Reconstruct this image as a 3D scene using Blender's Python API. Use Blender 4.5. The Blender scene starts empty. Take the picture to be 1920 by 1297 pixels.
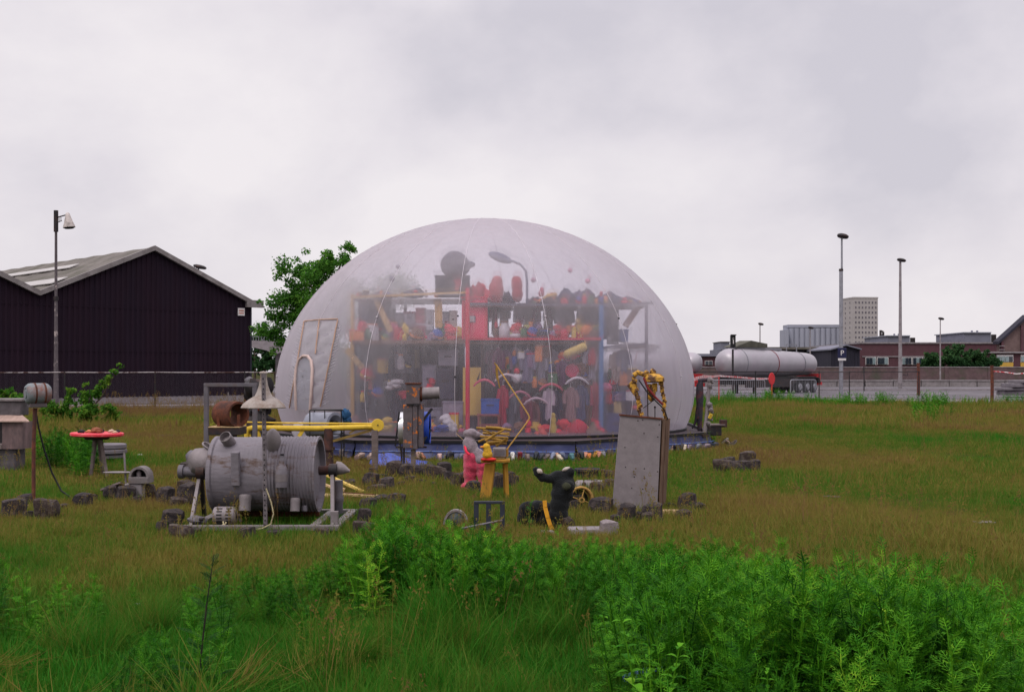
import bpy, bmesh, math, random
import numpy as np
from mathutils import Vector, Matrix, Euler

# ------------------------------------------------------------------ camera, sky, sun, exposure
SC = bpy.context.scene
COL = SC.collection
R_ = math.radians
F, HY, CX, H = 1920 * 40 / 36.0, 697.0, 960.0, 1.65      # focal length in px of a 1920 px frame, horizon row, centre, eye height
cam_d = bpy.data.cameras.new('camera')
cam_d.lens = 40; cam_d.sensor_width = 36; cam_d.clip_end = 6000; cam_d.clip_start = 0.1
cam_d.shift_y = (HY - 648.5) / 1920.0
cam = bpy.data.objects.new('camera', cam_d); COL.objects.link(cam)
cam.location = (0, 0, H); cam.rotation_euler = (R_(90), 0, 0)
SC.camera = cam
SC.render.resolution_x, SC.render.resolution_y = 1024, 691
SC.view_settings.view_transform = 'Standard'; SC.view_settings.look = 'None'
SC.view_settings.exposure = 0.0; SC.view_settings.gamma = 1.0; SC.view_settings.use_curve_mapping = False
cy = SC.cycles
cy.max_bounces = 5; cy.diffuse_bounces = 2; cy.glossy_bounces = 2; cy.transmission_bounces = 4; cy.transparent_max_bounces = 20
cy.use_adaptive_sampling = True; cy.adaptive_threshold = .005
cy.use_denoising = True; cy.denoising_prefilter = 'NONE'; cy.denoising_input_passes = 'RGB_ALBEDO_NORMAL'; cy.caustics_reflective = False; cy.caustics_refractive = False

SUN_EL, SUN_AZ = R_(52), R_(215)          # azimuth clockwise from +Y : behind the camera, to the left
world = bpy.data.worlds.new('World'); SC.world = world; world.use_nodes = True
wn = world.node_tree.nodes; wl = world.node_tree.links
for n in list(wn): wn.remove(n)
def N(t, **kw):
    n = wn.new(t)
    for k, v in kw.items(): setattr(n, k, v)
    return n
sky = N('ShaderNodeTexSky'); sky.sky_type = 'NISHITA'; sky.sun_disc = False
sky.sun_elevation = SUN_EL; sky.sun_rotation = SUN_AZ; sky.air_density = 1.2; sky.dust_density = 4
tc = N('ShaderNodeTexCoord')
mp = N('ShaderNodeMapping'); mp.inputs['Scale'].default_value = (1.0, 1.0, 1.45); mp.inputs['Location'].default_value = (1.95, 0.4, 0.27)
wl.new(tc.outputs['Generated'], mp.inputs['Vector'])
n1 = N('ShaderNodeTexNoise'); n1.inputs['Scale'].default_value = 2.6; n1.inputs['Detail'].default_value = 6; n1.inputs['Roughness'].default_value = .48; n1.inputs['Distortion'].default_value = .35
n2 = N('ShaderNodeTexNoise'); n2.inputs['Scale'].default_value = 8.0; n2.inputs['Detail'].default_value = 5; n2.inputs['Roughness'].default_value = .55
wl.new(mp.outputs[0], n1.inputs['Vector']); wl.new(mp.outputs[0], n2.inputs['Vector'])
mx = N('ShaderNodeMath', operation='MULTIPLY_ADD'); mx.inputs[1].default_value = .34
wl.new(n2.outputs['Fac'], mx.inputs[0]); wl.new(n1.outputs['Fac'], mx.inputs[2])
rp = N('ShaderNodeValToRGB')
rp.color_ramp.elements[0].position = .50; rp.color_ramp.elements[0].color = (6.6, 6.3, 6.95, 1)
rp.color_ramp.elements[1].position = .80; rp.color_ramp.elements[1].color = (9.2, 8.7, 8.95, 1)
e = rp.color_ramp.elements.new(.64); e.color = (8.0, 7.55, 8.05, 1)
wl.new(mx.outputs[0], rp.inputs['Fac'])
mix = N('ShaderNodeMix', data_type='RGBA'); mix.inputs[0].default_value = .93      # thick cloud over the clear sky
wl.new(sky.outputs[0], mix.inputs[6]); wl.new(rp.outputs[0], mix.inputs[7])
sep = N('ShaderNodeSeparateXYZ'); wl.new(tc.outputs['Generated'], sep.inputs[0])
mr = N('ShaderNodeMapRange'); mr.inputs[1].default_value = .3; mr.inputs[2].default_value = 1.0; mr.inputs[3].default_value = 1.0; mr.inputs[4].default_value = 2.5
wl.new(sep.outputs['Z'], mr.inputs[0])                  # an overcast sky is brighter towards the zenith
vm = N('ShaderNodeVectorMath', operation='SCALE'); wl.new(mix.outputs[2], vm.inputs[0]); wl.new(mr.outputs[0], vm.inputs['Scale'])
bg = N('ShaderNodeBackground'); bg.inputs['Strength'].default_value = .1
wl.new(vm.outputs[0], bg.inputs['Color'])
wo = N('ShaderNodeOutputWorld'); wl.new(bg.outputs[0], wo.inputs['Surface'])

sun_d = bpy.data.lights.new('sun', 'SUN'); sun_d.energy = 1.0; sun_d.angle = R_(14); sun_d.color = (1, .96, .9)
sun = bpy.data.objects.new('sun', sun_d); COL.objects.link(sun)
sdir = Vector((math.sin(SUN_AZ) * math.cos(SUN_EL), math.cos(SUN_AZ) * math.cos(SUN_EL), math.sin(SUN_EL)))
sun.rotation_euler = (-sdir).to_track_quat('-Z', 'Y').to_euler()

# ------------------------------------------------------------------ materials
def S(r, g, b):
    f = lambda c: (c / 255 / 12.92) if c / 255 <= .04045 else ((c / 255 + .055) / 1.055) ** 2.4
    return (f(r), f(g), f(b))
MATS = {}
def M(name, col, rough=.8, metal=0.0, var=.3, scale=7, bump=.25, col2=None, thr=.55, scale2=4, soft=.12, spec=.3, transl=0.0, stretch=None, bscale=None, sheen=0):
    if name in MATS: return MATS[name]
    m = bpy.data.materials.new(name); m.use_nodes = True; MATS[name] = m
    nt = m.node_tree; nd, lk = nt.nodes, nt.links
    bs = nd['Principled BSDF']; out = nd['Material Output']
    bs.inputs['Roughness'].default_value = rough; bs.inputs['Metallic'].default_value = metal
    bs.inputs['Specular IOR Level'].default_value = spec
    if sheen: bs.inputs['Sheen Weight'].default_value = sheen
    tcd = nd.new('ShaderNodeTexCoord'); oi = nd.new('ShaderNodeObjectInfo')
    off = nd.new('ShaderNodeVectorMath'); off.operation = 'SCALE'; off.inputs[0].default_value = (37.1, 91.7, 53.3)
    lk.new(oi.outputs['Random'], off.inputs['Scale'])
    ad = nd.new('ShaderNodeVectorMath'); ad.operation = 'ADD'
    lk.new(tcd.outputs['Object'], ad.inputs[0]); lk.new(off.outputs[0], ad.inputs[1])
    vec = ad.outputs[0]
    if stretch:
        ms = nd.new('ShaderNodeVectorMath'); ms.operation = 'MULTIPLY'; ms.inputs[1].default_value = stretch
        lk.new(vec, ms.inputs[0]); vec = ms.outputs[0]
    nz = nd.new('ShaderNodeTexNoise'); nz.inputs['Scale'].default_value = scale; nz.inputs['Detail'].default_value = 5; nz.inputs['Roughness'].default_value = .65
    lk.new(vec, nz.inputs['Vector'])
    rr = nd.new('ShaderNodeValToRGB')
    rr.color_ramp.elements[0].position = .28; rr.color_ramp.elements[1].position = .72
    lo = [max(0, c * (1 - var)) for c in col]; hi = [min(1, c * (1 + var)) for c in col]
    rr.color_ramp.elements[0].color = (*lo, 1); rr.color_ramp.elements[1].color = (*hi, 1)
    lk.new(nz.outputs['Fac'], rr.inputs['Fac']); colo = rr.outputs['Color']
    if col2:
        nb = nd.new('ShaderNodeTexNoise'); nb.inputs['Scale'].default_value = scale2; nb.inputs['Detail'].default_value = 7; nb.inputs['Roughness'].default_value = .7
        lk.new(vec, nb.inputs['Vector'])
        r2 = nd.new('ShaderNodeMapRange'); r2.inputs[1].default_value = thr - soft; r2.inputs[2].default_value = thr + soft
        lk.new(nb.outputs['Fac'], r2.inputs[0])
        mm = nd.new('ShaderNodeMix'); mm.data_type = 'RGBA'; mm.inputs[7].default_value = (*col2, 1)
        lk.new(r2.outputs[0], mm.inputs[0]); lk.new(colo, mm.inputs[6]); colo = mm.outputs[2]
    lk.new(colo, bs.inputs['Base Color'])
    if bump:
        nz2 = nd.new('ShaderNodeTexNoise'); nz2.inputs['Scale'].default_value = bscale or scale * 5; nz2.inputs['Detail'].default_value = 4
        lk.new(vec, nz2.inputs['Vector'])
        bp = nd.new('ShaderNodeBump'); bp.inputs['Strength'].default_value = bump; bp.inputs['Distance'].default_value = .02
        lk.new(nz2.outputs['Fac'], bp.inputs['Height']); lk.new(bp.outputs[0], bs.inputs['Normal'])
    if transl:
        tr = nd.new('ShaderNodeBsdfTranslucent'); lk.new(colo, tr.inputs['Color'])
        ms = nd.new('ShaderNodeMixShader'); ms.inputs[0].default_value = transl
        lk.new(bs.outputs[0], ms.inputs[1]); lk.new(tr.outputs[0], ms.inputs[2]); lk.new(ms.outputs[0], out.inputs['Surface'])
    return m

# ------------------------------------------------------------------ mesh helpers
class G:
    def __init__(s): s.v = []; s.f = []
    def add(s, vs, fs):
        b = len(s.v); s.v += [tuple(v) for v in vs]; s.f += [tuple(i + b for i in f) for f in fs]; return s
    def bx(s, x0, x1, y0, y1, z0, z1):
        return s.add([(x0, y0, z0), (x1, y0, z0), (x1, y1, z0), (x0, y1, z0), (x0, y0, z1), (x1, y0, z1), (x1, y1, z1), (x0, y1, z1)],
                     [(3, 2, 1, 0), (4, 5, 6, 7), (0, 1, 5, 4), (1, 2, 6, 5), (2, 3, 7, 6), (3, 0, 4, 7)])
    def box(s, c, sz, rot=(0, 0, 0)):
        m = Euler(rot).to_matrix(); c = Vector(c); h = Vector(sz) / 2
        vs = [c + m @ Vector((a * h.x, b * h.y, d * h.z)) for d in (-1, 1) for a, b in ((-1, -1), (1, -1), (1, 1), (-1, 1))]
        return s.add(vs, [(3, 2, 1, 0), (4, 5, 6, 7), (0, 1, 5, 4), (1, 2, 6, 5), (2, 3, 7, 6), (3, 0, 4, 7)])
    def hexa(s, v8):   # 4 front (tl,tr,br,bl) + 4 back in the same order
        return s.add(v8, [(0, 1, 2, 3), (7, 6, 5, 4), (0, 4, 5, 1), (1, 5, 6, 2), (2, 6, 7, 3), (3, 7, 4, 0)])
    def cyl(s, p0, p1, r0, r1=None, n=14, caps=True):
        return s.tube([p0, p1], [r0, r0 if r1 is None else r1], n, caps)
    def bar(s, p0, p1, w, d):   # a rectangular bar between two points
        p0, p1 = Vector(p0), Vector(p1); t = (p1 - p0).normalized()
        up = Vector((0, 1, 0)) if abs(t.y) < .9 else Vector((0, 0, 1))
        a = t.cross(up).normalized() * w / 2; b = t.cross(a).normalized() * d / 2
        return s.add([p0 - a - b, p0 + a - b, p0 + a + b, p0 - a + b, p1 - a - b, p1 + a - b, p1 + a + b, p1 - a + b],
                     [(3, 2, 1, 0), (4, 5, 6, 7), (0, 1, 5, 4), (1, 2, 6, 5), (2, 3, 7, 6), (3, 0, 4, 7)])
    def tube(s, pts, r, n=8, caps=True, closed=False):
        pts = [Vector(p) for p in pts]; k = len(pts)
        rs = r if isinstance(r, (list, tuple)) else [r] * k
        vs = []; prev = None
        for i, p in enumerate(pts):
            if closed: t = pts[(i + 1) % k] - pts[i - 1]
            else: t = pts[min(i + 1, k - 1)] - pts[max(i - 1, 0)]
            t.normalize()
            if prev is None:
                u = Vector((0, 0, 1)) if abs(t.z) < .9 else Vector((1, 0, 0))
                a = t.cross(u).normalized()
            else:
                a = (prev - t * prev.dot(t))
                a = a.normalized() if a.length > 1e-6 else t.orthogonal().normalized()
            prev = a; b = t.cross(a)
            for j in range(n):
                an = 2 * math.pi * j / n
                vs.append(p + (a * math.cos(an) + b * math.sin(an)) * rs[i])
        fs = []
        for i in range(k if closed else k - 1):
            i2 = (i + 1) % k
            for j in range(n):
                fs.append((i * n + j, i * n + (j + 1) % n, i2 * n + (j + 1) % n, i2 * n + j))
        if caps and not closed:
            fs.append(tuple(range(n - 1, -1, -1))); fs.append(tuple((k - 1) * n + j for j in range(n)))
        return s.add(vs, fs)
    def lathe(s, prof, c=(0, 0, 0), axis=(0, 0, 1), n=20, closed=False, caps=True):
        # prof: (radius, height along axis)
        ax = Vector(axis).normalized(); a = ax.orthogonal().normalized(); b = ax.cross(a); c = Vector(c)
        vs = []
        for (r, h) in prof:
            for j in range(n):
                an = 2 * math.pi * j / n
                vs.append(c + ax * h + (a * math.cos(an) + b * math.sin(an)) * max(r, 1e-4))
        k = len(prof); fs = []
        for i in range(k if closed else k - 1):
            i2 = (i + 1) % k
            for j in range(n): fs.append((i * n + j, i * n + (j + 1) % n, i2 * n + (j + 1) % n, i2 * n + j))
        if caps and not closed:
            fs.append(tuple(range(n - 1, -1, -1))); fs.append(tuple((k - 1) * n + j for j in range(n)))
        return s.add(vs, fs)
    def ball(s, c, r, n=12, rot=(0, 0, 0), rough=0, seed=0, flat=None):
        if not hasattr(r, '__len__'): r = (r, r, r)
        m = Euler(rot).to_matrix(); c = Vector(c); rn = random.Random(seed); k = max(4, n // 2 + 1)
        ph = [rn.uniform(0, 6.28) for _ in range(8)]
        vs = []
        for i in range(k):
            th = math.pi * (i + .0) / (k - 1)
            for j in range(n):
                an = 2 * math.pi * j / n
                d = Vector((math.sin(th) * math.cos(an), math.sin(th) * math.sin(an), math.cos(th)))
                w = 1
                if rough:
                    w += rough * (math.sin(3 * d.x * 2 + ph[0]) * math.sin(2 * d.y * 3 + ph[1]) + .7 * math.sin(7 * d.z + ph[2] + 4 * d.x) + .5 * math.sin(9 * d.y + ph[3] - 5 * d.z))
                q = Vector((d.x * r[0], d.y * r[1], d.z * r[2])) * w
                if flat is not None: q.z = max(q.z, flat)
                vs.append(c + m @ q)
        fs = [(i * n + j, (i + 1) * n + j, (i + 1) * n + (j + 1) % n, i * n + (j + 1) % n) for i in range(k - 1) for j in range(n)]
        return s.add(vs, fs)
    def prism(s, poly, y0, y1):   # (x,z) polygon pushed along y
        k = len(poly)
        vs = [(x, y0, z) for x, z in poly] + [(x, y1, z) for x, z in poly]
        fs = [tuple(range(k)), tuple(range(2 * k - 1, k - 1, -1))] + [(i, i + k, (i + 1) % k + k, (i + 1) % k) for i in range(k)]
        return s.add(vs, fs)
    def extr(s, poly, d):         # 3-D polygon pushed along the vector d
        k = len(poly); d = Vector(d); vs = [Vector(p) for p in poly]; vs = vs + [p + d for p in vs]
        return s.add(vs, [tuple(range(k)), tuple(range(2 * k - 1, k - 1, -1))] + [(i, i + k, (i + 1) % k + k, (i + 1) % k) for i in range(k)])
    def mesh(s, name, mat, smooth=0):
        me = bpy.data.meshes.new(name); me.from_pydata([tuple(v) for v in s.v], [], s.f)
        bm = bmesh.new(); bm.from_mesh(me)
        bmesh.ops.recalc_face_normals(bm, faces=bm.faces); bm.to_mesh(me); bm.free()
        if mat: me.materials.append(mat)
        if smooth:
            me.shade_smooth()
            if smooth < 180: me.set_sharp_from_angle(angle=R_(smooth))
        return me
    def build(s, name, mat, parent=None, smooth=0, bevel=0, remesh=0, sub=0, loc=None, rot=None):
        o = bpy.data.objects.new(name, s.mesh(name, mat, smooth)); COL.objects.link(o)
        if parent is not None: o.parent = parent
        if loc is not None: o.location = loc
        if rot is not None: o.rotation_euler = rot
        if remesh:
            md = o.modifiers.new('r', 'REMESH'); md.mode = 'VOXEL'; md.voxel_size = remesh; md.use_smooth_shade = True
            md = o.modifiers.new('s', 'SMOOTH'); md.factor = .6; md.iterations = 5
        if sub: o.modifiers.new('u', 'SUBSURF').render_levels = sub
        if bevel:
            md = o.modifiers.new('b', 'BEVEL'); md.width = bevel; md.segments = 1; md.limit_method = 'ANGLE'
        return o

def tag(o, label=None, cat=None, group=None, kind=None):
    if label: o['label'] = label
    if cat: o['category'] = cat
    if group: o['group'] = group
    if kind: o['kind'] = kind
    return o

class T:
    """A thing: an Empty on its base; p() turns a measured picture point at a depth into the thing's own metres."""
    def __init__(s, name, label, cat, px, py=None, D=None, group=None, z=0.0):
        s.D = D or F * H / (py - HY); s.k = s.D / F
        s.o = Vector(((px - CX) * s.k, s.D, z))
        s.e = bpy.data.objects.new(name, None); COL.objects.link(s.e); s.e.location = s.o; s.e.empty_display_size = .1
        tag(s.e, label, cat, group)
    def p(s, px, py, dy=0.0):
        d = s.D + dy
        return Vector(((px - CX) / F * d, d, H + (HY - py) / F * d)) - s.o
    def add(s, g, name, mat, parent=None, **kw): return g.build(name, mat, parent or s.e, **kw)

def gpos(px, py): D = F * H / (py - HY); return Vector(((px - CX) / F * D, D, 0))
def wp(px, py, D): return Vector(((px - CX) / F * D, D, H + (HY - py) / F * D))
def solo(g, name, mat, label, cat, loc, group=None, kind=None, **kw):
    return tag(g.build(name, mat, None, loc=loc, **kw), label, cat, group, kind)
# ------------------------------------------------------------------ the setting
rnd = random.Random(7)
m_ground = M('meadow_soil', S(66, 56, 30), .95, var=.35, scale=.7, col2=S(46, 58, 24), thr=.5, scale2=.35, soft=.15, bump=1.0, bscale=9, spec=.02)
m_asph = M('asphalt', S(82, 77, 82), .9, var=.22, scale=.6, bump=.2, bscale=30, col2=S(122, 116, 122), thr=.58, scale2=.12)
m_pave = M('pale_paving', S(112, 107, 108), .9, var=.2, scale=1.2, bump=.2, col2=S(100, 96, 94), thr=.6, scale2=.6)
m_conc = M('concrete', S(134, 127, 130), .9, var=.2, scale=2.5, bump=.25, col2=S(98, 92, 92), thr=.62, scale2=1.4)
m_brown_wall = M('old_brick_wall', S(92, 74, 76), .95, var=.3, scale=1.5, bump=.3, col2=S(70, 72, 58), thr=.6, scale2=.5)
m_brick = M('dark_red_brick', S(84, 57, 63), .9, var=.22, scale=2, bump=.2, col2=S(84, 52, 62), thr=.58, scale2=.5)
m_brick2 = M('brown_brick', S(104, 86, 84), .9, var=.22, scale=2, bump=.2)
m_darkshed = M('black_tarred_boards', S(44, 42, 54), .9, var=.4, scale=1.2, stretch=(1, 1, .15), bump=.2)
m_white = M('white_paint', S(205, 200, 200), .6, var=.1, scale=5, bump=.08, col2=S(160, 150, 145), thr=.68)
m_glass = M('window_glass', S(40, 48, 58), .12, var=.2, scale=2, bump=0, spec=.7)
m_pglass = M('pale_window_glass', S(120, 136, 140), .15, var=.3, scale=1.0, bump=0, spec=.7)
m_galv = M('galvanised_steel', S(146, 146, 154), .5, metal=.55, var=.15, scale=6, bump=.08, col2=S(110, 108, 112), thr=.62)
m_dark = M('dark_iron', S(46, 43, 46), .6, metal=.3, var=.3, scale=8, bump=.2, col2=S(78, 50, 38), thr=.62)
m_black = M('black_paint', S(24, 23, 26), .55, var=.25, scale=8, bump=.15)
m_rust = M('rust', S(104, 58, 40), .9, metal=.1, var=.35, scale=10, bump=.5, col2=S(60, 40, 36), thr=.52, scale2=6)
m_rustpole = M('rusty_pole', S(110, 60, 44), .85, var=.35, scale=8, bump=.4, col2=S(70, 46, 42), thr=.5, scale2=5)
m_peel = M('peeling_pole_paint', S(88, 80, 84), .8, var=.3, scale=5, bump=.4, col2=S(170, 156, 154), thr=.6, scale2=3, soft=.03)
m_cream = M('cream_render', S(160, 154, 154), .9, var=.08, scale=.2, bump=.05)
m_silo = M('grey_silo_concrete', S(148, 150, 164), .9, var=.1, scale=.1, bump=.05, stretch=(1, 1, .2))
m_blueb = M('slate_grey_cladding', S(112, 112, 126), .9, var=.12, scale=.3, bump=.05)
m_roof = M('fibre_cement_roof', S(104, 98, 94), .95, var=.3, scale=.8, bump=.3, col2=S(78, 76, 66), thr=.56, scale2=.6)
m_sky_l = M('roof_light', S(164, 160, 158), .5, var=.12, scale=1.0, bump=.05)
m_ware = M('aubergine_sheet_cladding', S(36, 23, 34), .8, spec=.12, var=.18, scale=.9, bump=.06, stretch=(2.5, 2.5, .3), col2=S(32, 24, 36), thr=.55, scale2=.3)
m_fascia = M('weathered_fascia', S(128, 122, 122), .8, var=.25, scale=2, bump=.2, col2=S(104, 96, 96), thr=.58, scale2=1.8)
m_alu = M('tank_aluminium', S(158, 154, 160), .42, metal=.4, var=.1, scale=1.2, bump=.06, col2=S(160, 150, 160), thr=.6, scale2=.8)
m_red = M('red_paint', S(196, 36, 40), .6, var=.2, scale=6, bump=.15)
m_tyre = M('tyre_rubber', S(30, 29, 32), .9, var=.3, scale=6, bump=.3)
m_fgreen = M('far_foliage', S(54, 84, 44), .85, var=.45, scale=.5, bump=0, transl=.25)

g = G(); n = 40
xs = [-2600, -900, -300] + [-120 + 12 * i for i in range(21)] + [300, 900, 2600]
ysv = [-60, -10] + [0 + 6 * i for i in range(24)] + [200, 400, 900, 2000, 4200]
for y in ysv:
    for x in xs: g.v.append((x, y, 0.0))
W = len(xs)
for j in range(len(ysv) - 1):
    for i in range(W - 1): g.f.append((j * W + i, j * W + i + 1, (j + 1) * W + i + 1, (j + 1) * W + i))
gr = g.build('ground', m_ground); tag(gr, 'olive brown meadow ground under the grass', None, kind='structure')

def sheet(name, label, poly, z, mat):
    g = G(); g.add([(x, y, z) for x, y in poly], [tuple(range(len(poly)))])
    return tag(g.build(name, mat), label, kind='structure')
sheet('road', 'grey asphalt road and yard behind the meadow', [(4, 74), (30, 68), (160, 66), (260, 126), (-12, 126), (-12, 92)], .004, m_asph)
sheet('yard', 'asphalt yard beside the dark warehouse', [(-60, 49.3), (-9, 50.3), (-7, 120), (-60, 120)], .004, m_asph)
sheet('pavement', 'pale paved strip at the edge of the road', [(16, 66.5), (24, 58.5), (90, 57.5), (90, 64.5), (30, 66.8), (18, 70)], .008, m_pave)
sheet('railway_yard', 'pale gravel strip beyond the concrete kerb', [(-30, 130.5), (260, 130.5), (260, 157), (-30, 157)], .004, m_pave)
# kerb strips on the road, and the long row of concrete blocks
g = G().bx(4, 190, 101.0, 101.6, 0, .13); tag(g.build('kerb', m_conc), 'low concrete kerb running along the road', kind='structure')
bar = bpy.data.objects.new('concrete_barrier', None); COL.objects.link(bar); bar.location = (10, 128, 0)
tag(bar, 'long low barrier of pale concrete blocks beyond the road', 'barrier')
gb = G().bx(0, 3.02, -.35, .35, 0, .62); gb.bx(-.02, 3.04, -.42, .42, .62, .78); mb = gb.mesh('block', m_conc)
for i in range(34):
    o = bpy.data.objects.new('block', mb); COL.objects.link(o); o.parent = bar; o.location = (-8 + i * 3.14, rnd.uniform(-.05, .05), rnd.uniform(-.03, .02))

# low wall beyond, with coping
t = bpy.data.objects.new('boundary_wall', None); COL.objects.link(t); t.location = (60, 158, 0)
tag(t, 'long low brown brick wall with a thin coping beyond the barrier', 'wall')
G().bx(-36, 60, -.2, .2, 0, 2.25).build('wall', m_brown_wall, t)
G().bx(-36.1, 60, -.28, .28, 2.25, 2.36).build('coping', m_conc, t)
for i in range(16): G().bx(-36 + i * 6, -35.5 + i * 6, -.3, -.2, 0, 2.2).build('pier', m_brown_wall, t)

# ------------------------------------------------------------------ warehouse (turned 45 degrees to the view)
def warehouse():
    A = Vector((-23.1, 55.4, 0)); B = Vector((-14.64, 64.0, 0))
    u = (B - A).normalized(); span = (B - A).length; back = Vector((-u.y, u.x, 0))
    eave, peak = 5.5, 8.15
    e = bpy.data.objects.new('warehouse', None); COL.objects.link(e); e.location = A
    tag(e, 'dark aubergine corrugated warehouse with two gables and pale roof edges', 'warehouse')
    def zr(s):                      # roof height along the wall, s = 0 in the valley
        s2 = s % span
        return eave + (peak - eave) * (1 - abs(s2 - span / 2) / (span / 2))
    g = G(); s0 = -span; pts = []
    x = s0; pitch = .28; i = 0
    while x < span:
        for dx, d in ((0, 0), (.10, 0), (.14, .045), (.24, .045)):
            if x + dx <= span: pts.append((x + dx, d))
        x += pitch
    pts.append((span, 0))
    for (sx, d) in pts:
        q = u * sx - back * d
        g.v.append((q.x, q.y, .35)); g.v.append((q.x, q.y, zr(sx) - .08 if abs(sx - span) > .01 else eave - .08))
    for k in range(len(pts) - 1): g.f.append((2 * k, 2 * k + 2, 2 * k + 3, 2 * k + 1))
    g.build('gable_wall', m_ware, e)
    # side wall to the right and plinth
    g = G(); q = u * span; L = 46
    g.add([q + Vector((0, 0, .35)), q + back * L + Vector((0, 0, .35)), q + back * L + Vector((0, 0, eave)), q + Vector((0, 0, eave))], [(0, 1, 2, 3)])
    g.build('side_wall', m_ware, e)
    g = G(); p0 = u * (-span) - back * .02
    g.extr([p0, u * span - back * .02, u * span - back * .02 + Vector((0, 0, .36)), p0 + Vector((0, 0, .36))], back * .3)
    g.build('plinth', m_conc, e)
    for b in (-1, 0):               # two roofs, each two slopes with roof lights
        o = u * (span * b)
        for s_, (s1, z1, s2, z2) in enumerate(((0, eave, span / 2, peak), (span / 2, peak, span, eave))):
            sl = (u * (s2 - s1) + Vector((0, 0, z2 - z1))); nrm = sl.cross(back).normalized()
            if nrm.z < 0: nrm = -nrm
            a0 = o + u * s1 + Vector((0, 0, z1)) - back * .25
            g = G(); nn = 40
            for k in range(nn + 1):  # sheets with shallow steps
                for q in (0, 1): 
                    g.v.append(tuple(a0 + sl * q + back * (L + .25) * k / nn + nrm * (.02 if k % 2 else .06)))
            for k in range(nn): g.f.append((2 * k, 2 * k + 1, 2 * k + 3, 2 * k + 2))
            rf = g.build('roof', m_roof, e)
            if s_ == 0:
                for (f0, f1, d0, d1) in ((.16, .30, .8, 17), (.62, .72, 5, 17), (.30, .4, 21, 30)):
                    c = [a0 + sl * f0 + back * d0, a0 + sl * f1 + back * d0, a0 + sl * f1 + back * d1, a0 + sl * f0 + back * d1]
                    G().extr([p + nrm * .09 for p in c], nrm * .05).build('roof_light', m_sky_l, e)
            # fascia along the rake
            fa = [o + u * s1 + Vector((0, 0, z1 + .1)), o + u * s2 + Vector((0, 0, z2 + .1)), o + u * s2 + Vector((0, 0, z2 - .15)), o + u * s1 + Vector((0, 0, z1 - .15))]
            G().extr([p - back * .32 for p in fa], back * .2).build('fascia', m_fascia, e)
    for zz in (2.7, 4.9):
        lp = [u * (-span) - back * .05, u * (span - .02) - back * .05]
        G().extr([lp[0] + Vector((0, 0, zz)), lp[1] + Vector((0, 0, zz)), lp[1] + Vector((0, 0, zz + .03)), lp[0] + Vector((0, 0, zz + .03))], back * .02).build('lap_joint', m_ware, e)
    G().tube([u * (span - .12) - back * .1 + Vector((0, 0, .35)), u * (span - .12) - back * .1 + Vector((0, 0, eave - .25))], .05, 8).build('downpipe', m_darkshed, e, smooth=60)
    # short level eave piece at the right corner
    fa = [u * (span - .5) + Vector((0, 0, eave + .16)), u * (span + .55) + Vector((0, 0, eave + .16)), u * (span + .55) + Vector((0, 0, eave - .24)), u * (span - .5) + Vector((0, 0, eave - .24))]
    G().extr([p - back * .36 for p in fa], back * .22).build('gutter_end', m_fascia, e)
    # small name plate
    s1 = span - .95
    pl = [u * s1 + Vector((0, 0, eave - .3)), u * (s1 + .42) + Vector((0, 0, eave - .3)), u * (s1 + .42) + Vector((0, 0, eave - .72)), u * s1 + Vector((0, 0, eave - .72))]
    sg = G().extr([p - back * .12 for p in pl], back * .04).build('plate', m_white, e)
    for k in (0, 1):
        ln = [u * (s1 + .05) + Vector((0, 0, eave - .42 - .14 * k)), u * (s1 + .37) + Vector((0, 0, eave - .42 - .14 * k)), u * (s1 + .37) + Vector((0, 0, eave - .47 - .14 * k)), u * (s1 + .05) + Vector((0, 0, eave - .47 - .14 * k))]
        G().extr([p - back * .126 for p in ln], back * .004).build('print', M('plate_print', S(176, 92, 60), .8), sg)
warehouse()
# pale kerb in front of the warehouse
g = G(); A = Vector((-34, 49.6, 0)); B = Vector((-9.6, 51.2, 0))
g.extr([A, B, B + Vector((0, 0, .16)), A + Vector((0, 0, .16))], Vector((0, .9, 0)))
tag(g.build('kerb', m_conc), 'pale concrete kerb behind the chain link fence by the warehouse', kind='structure')

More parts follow.
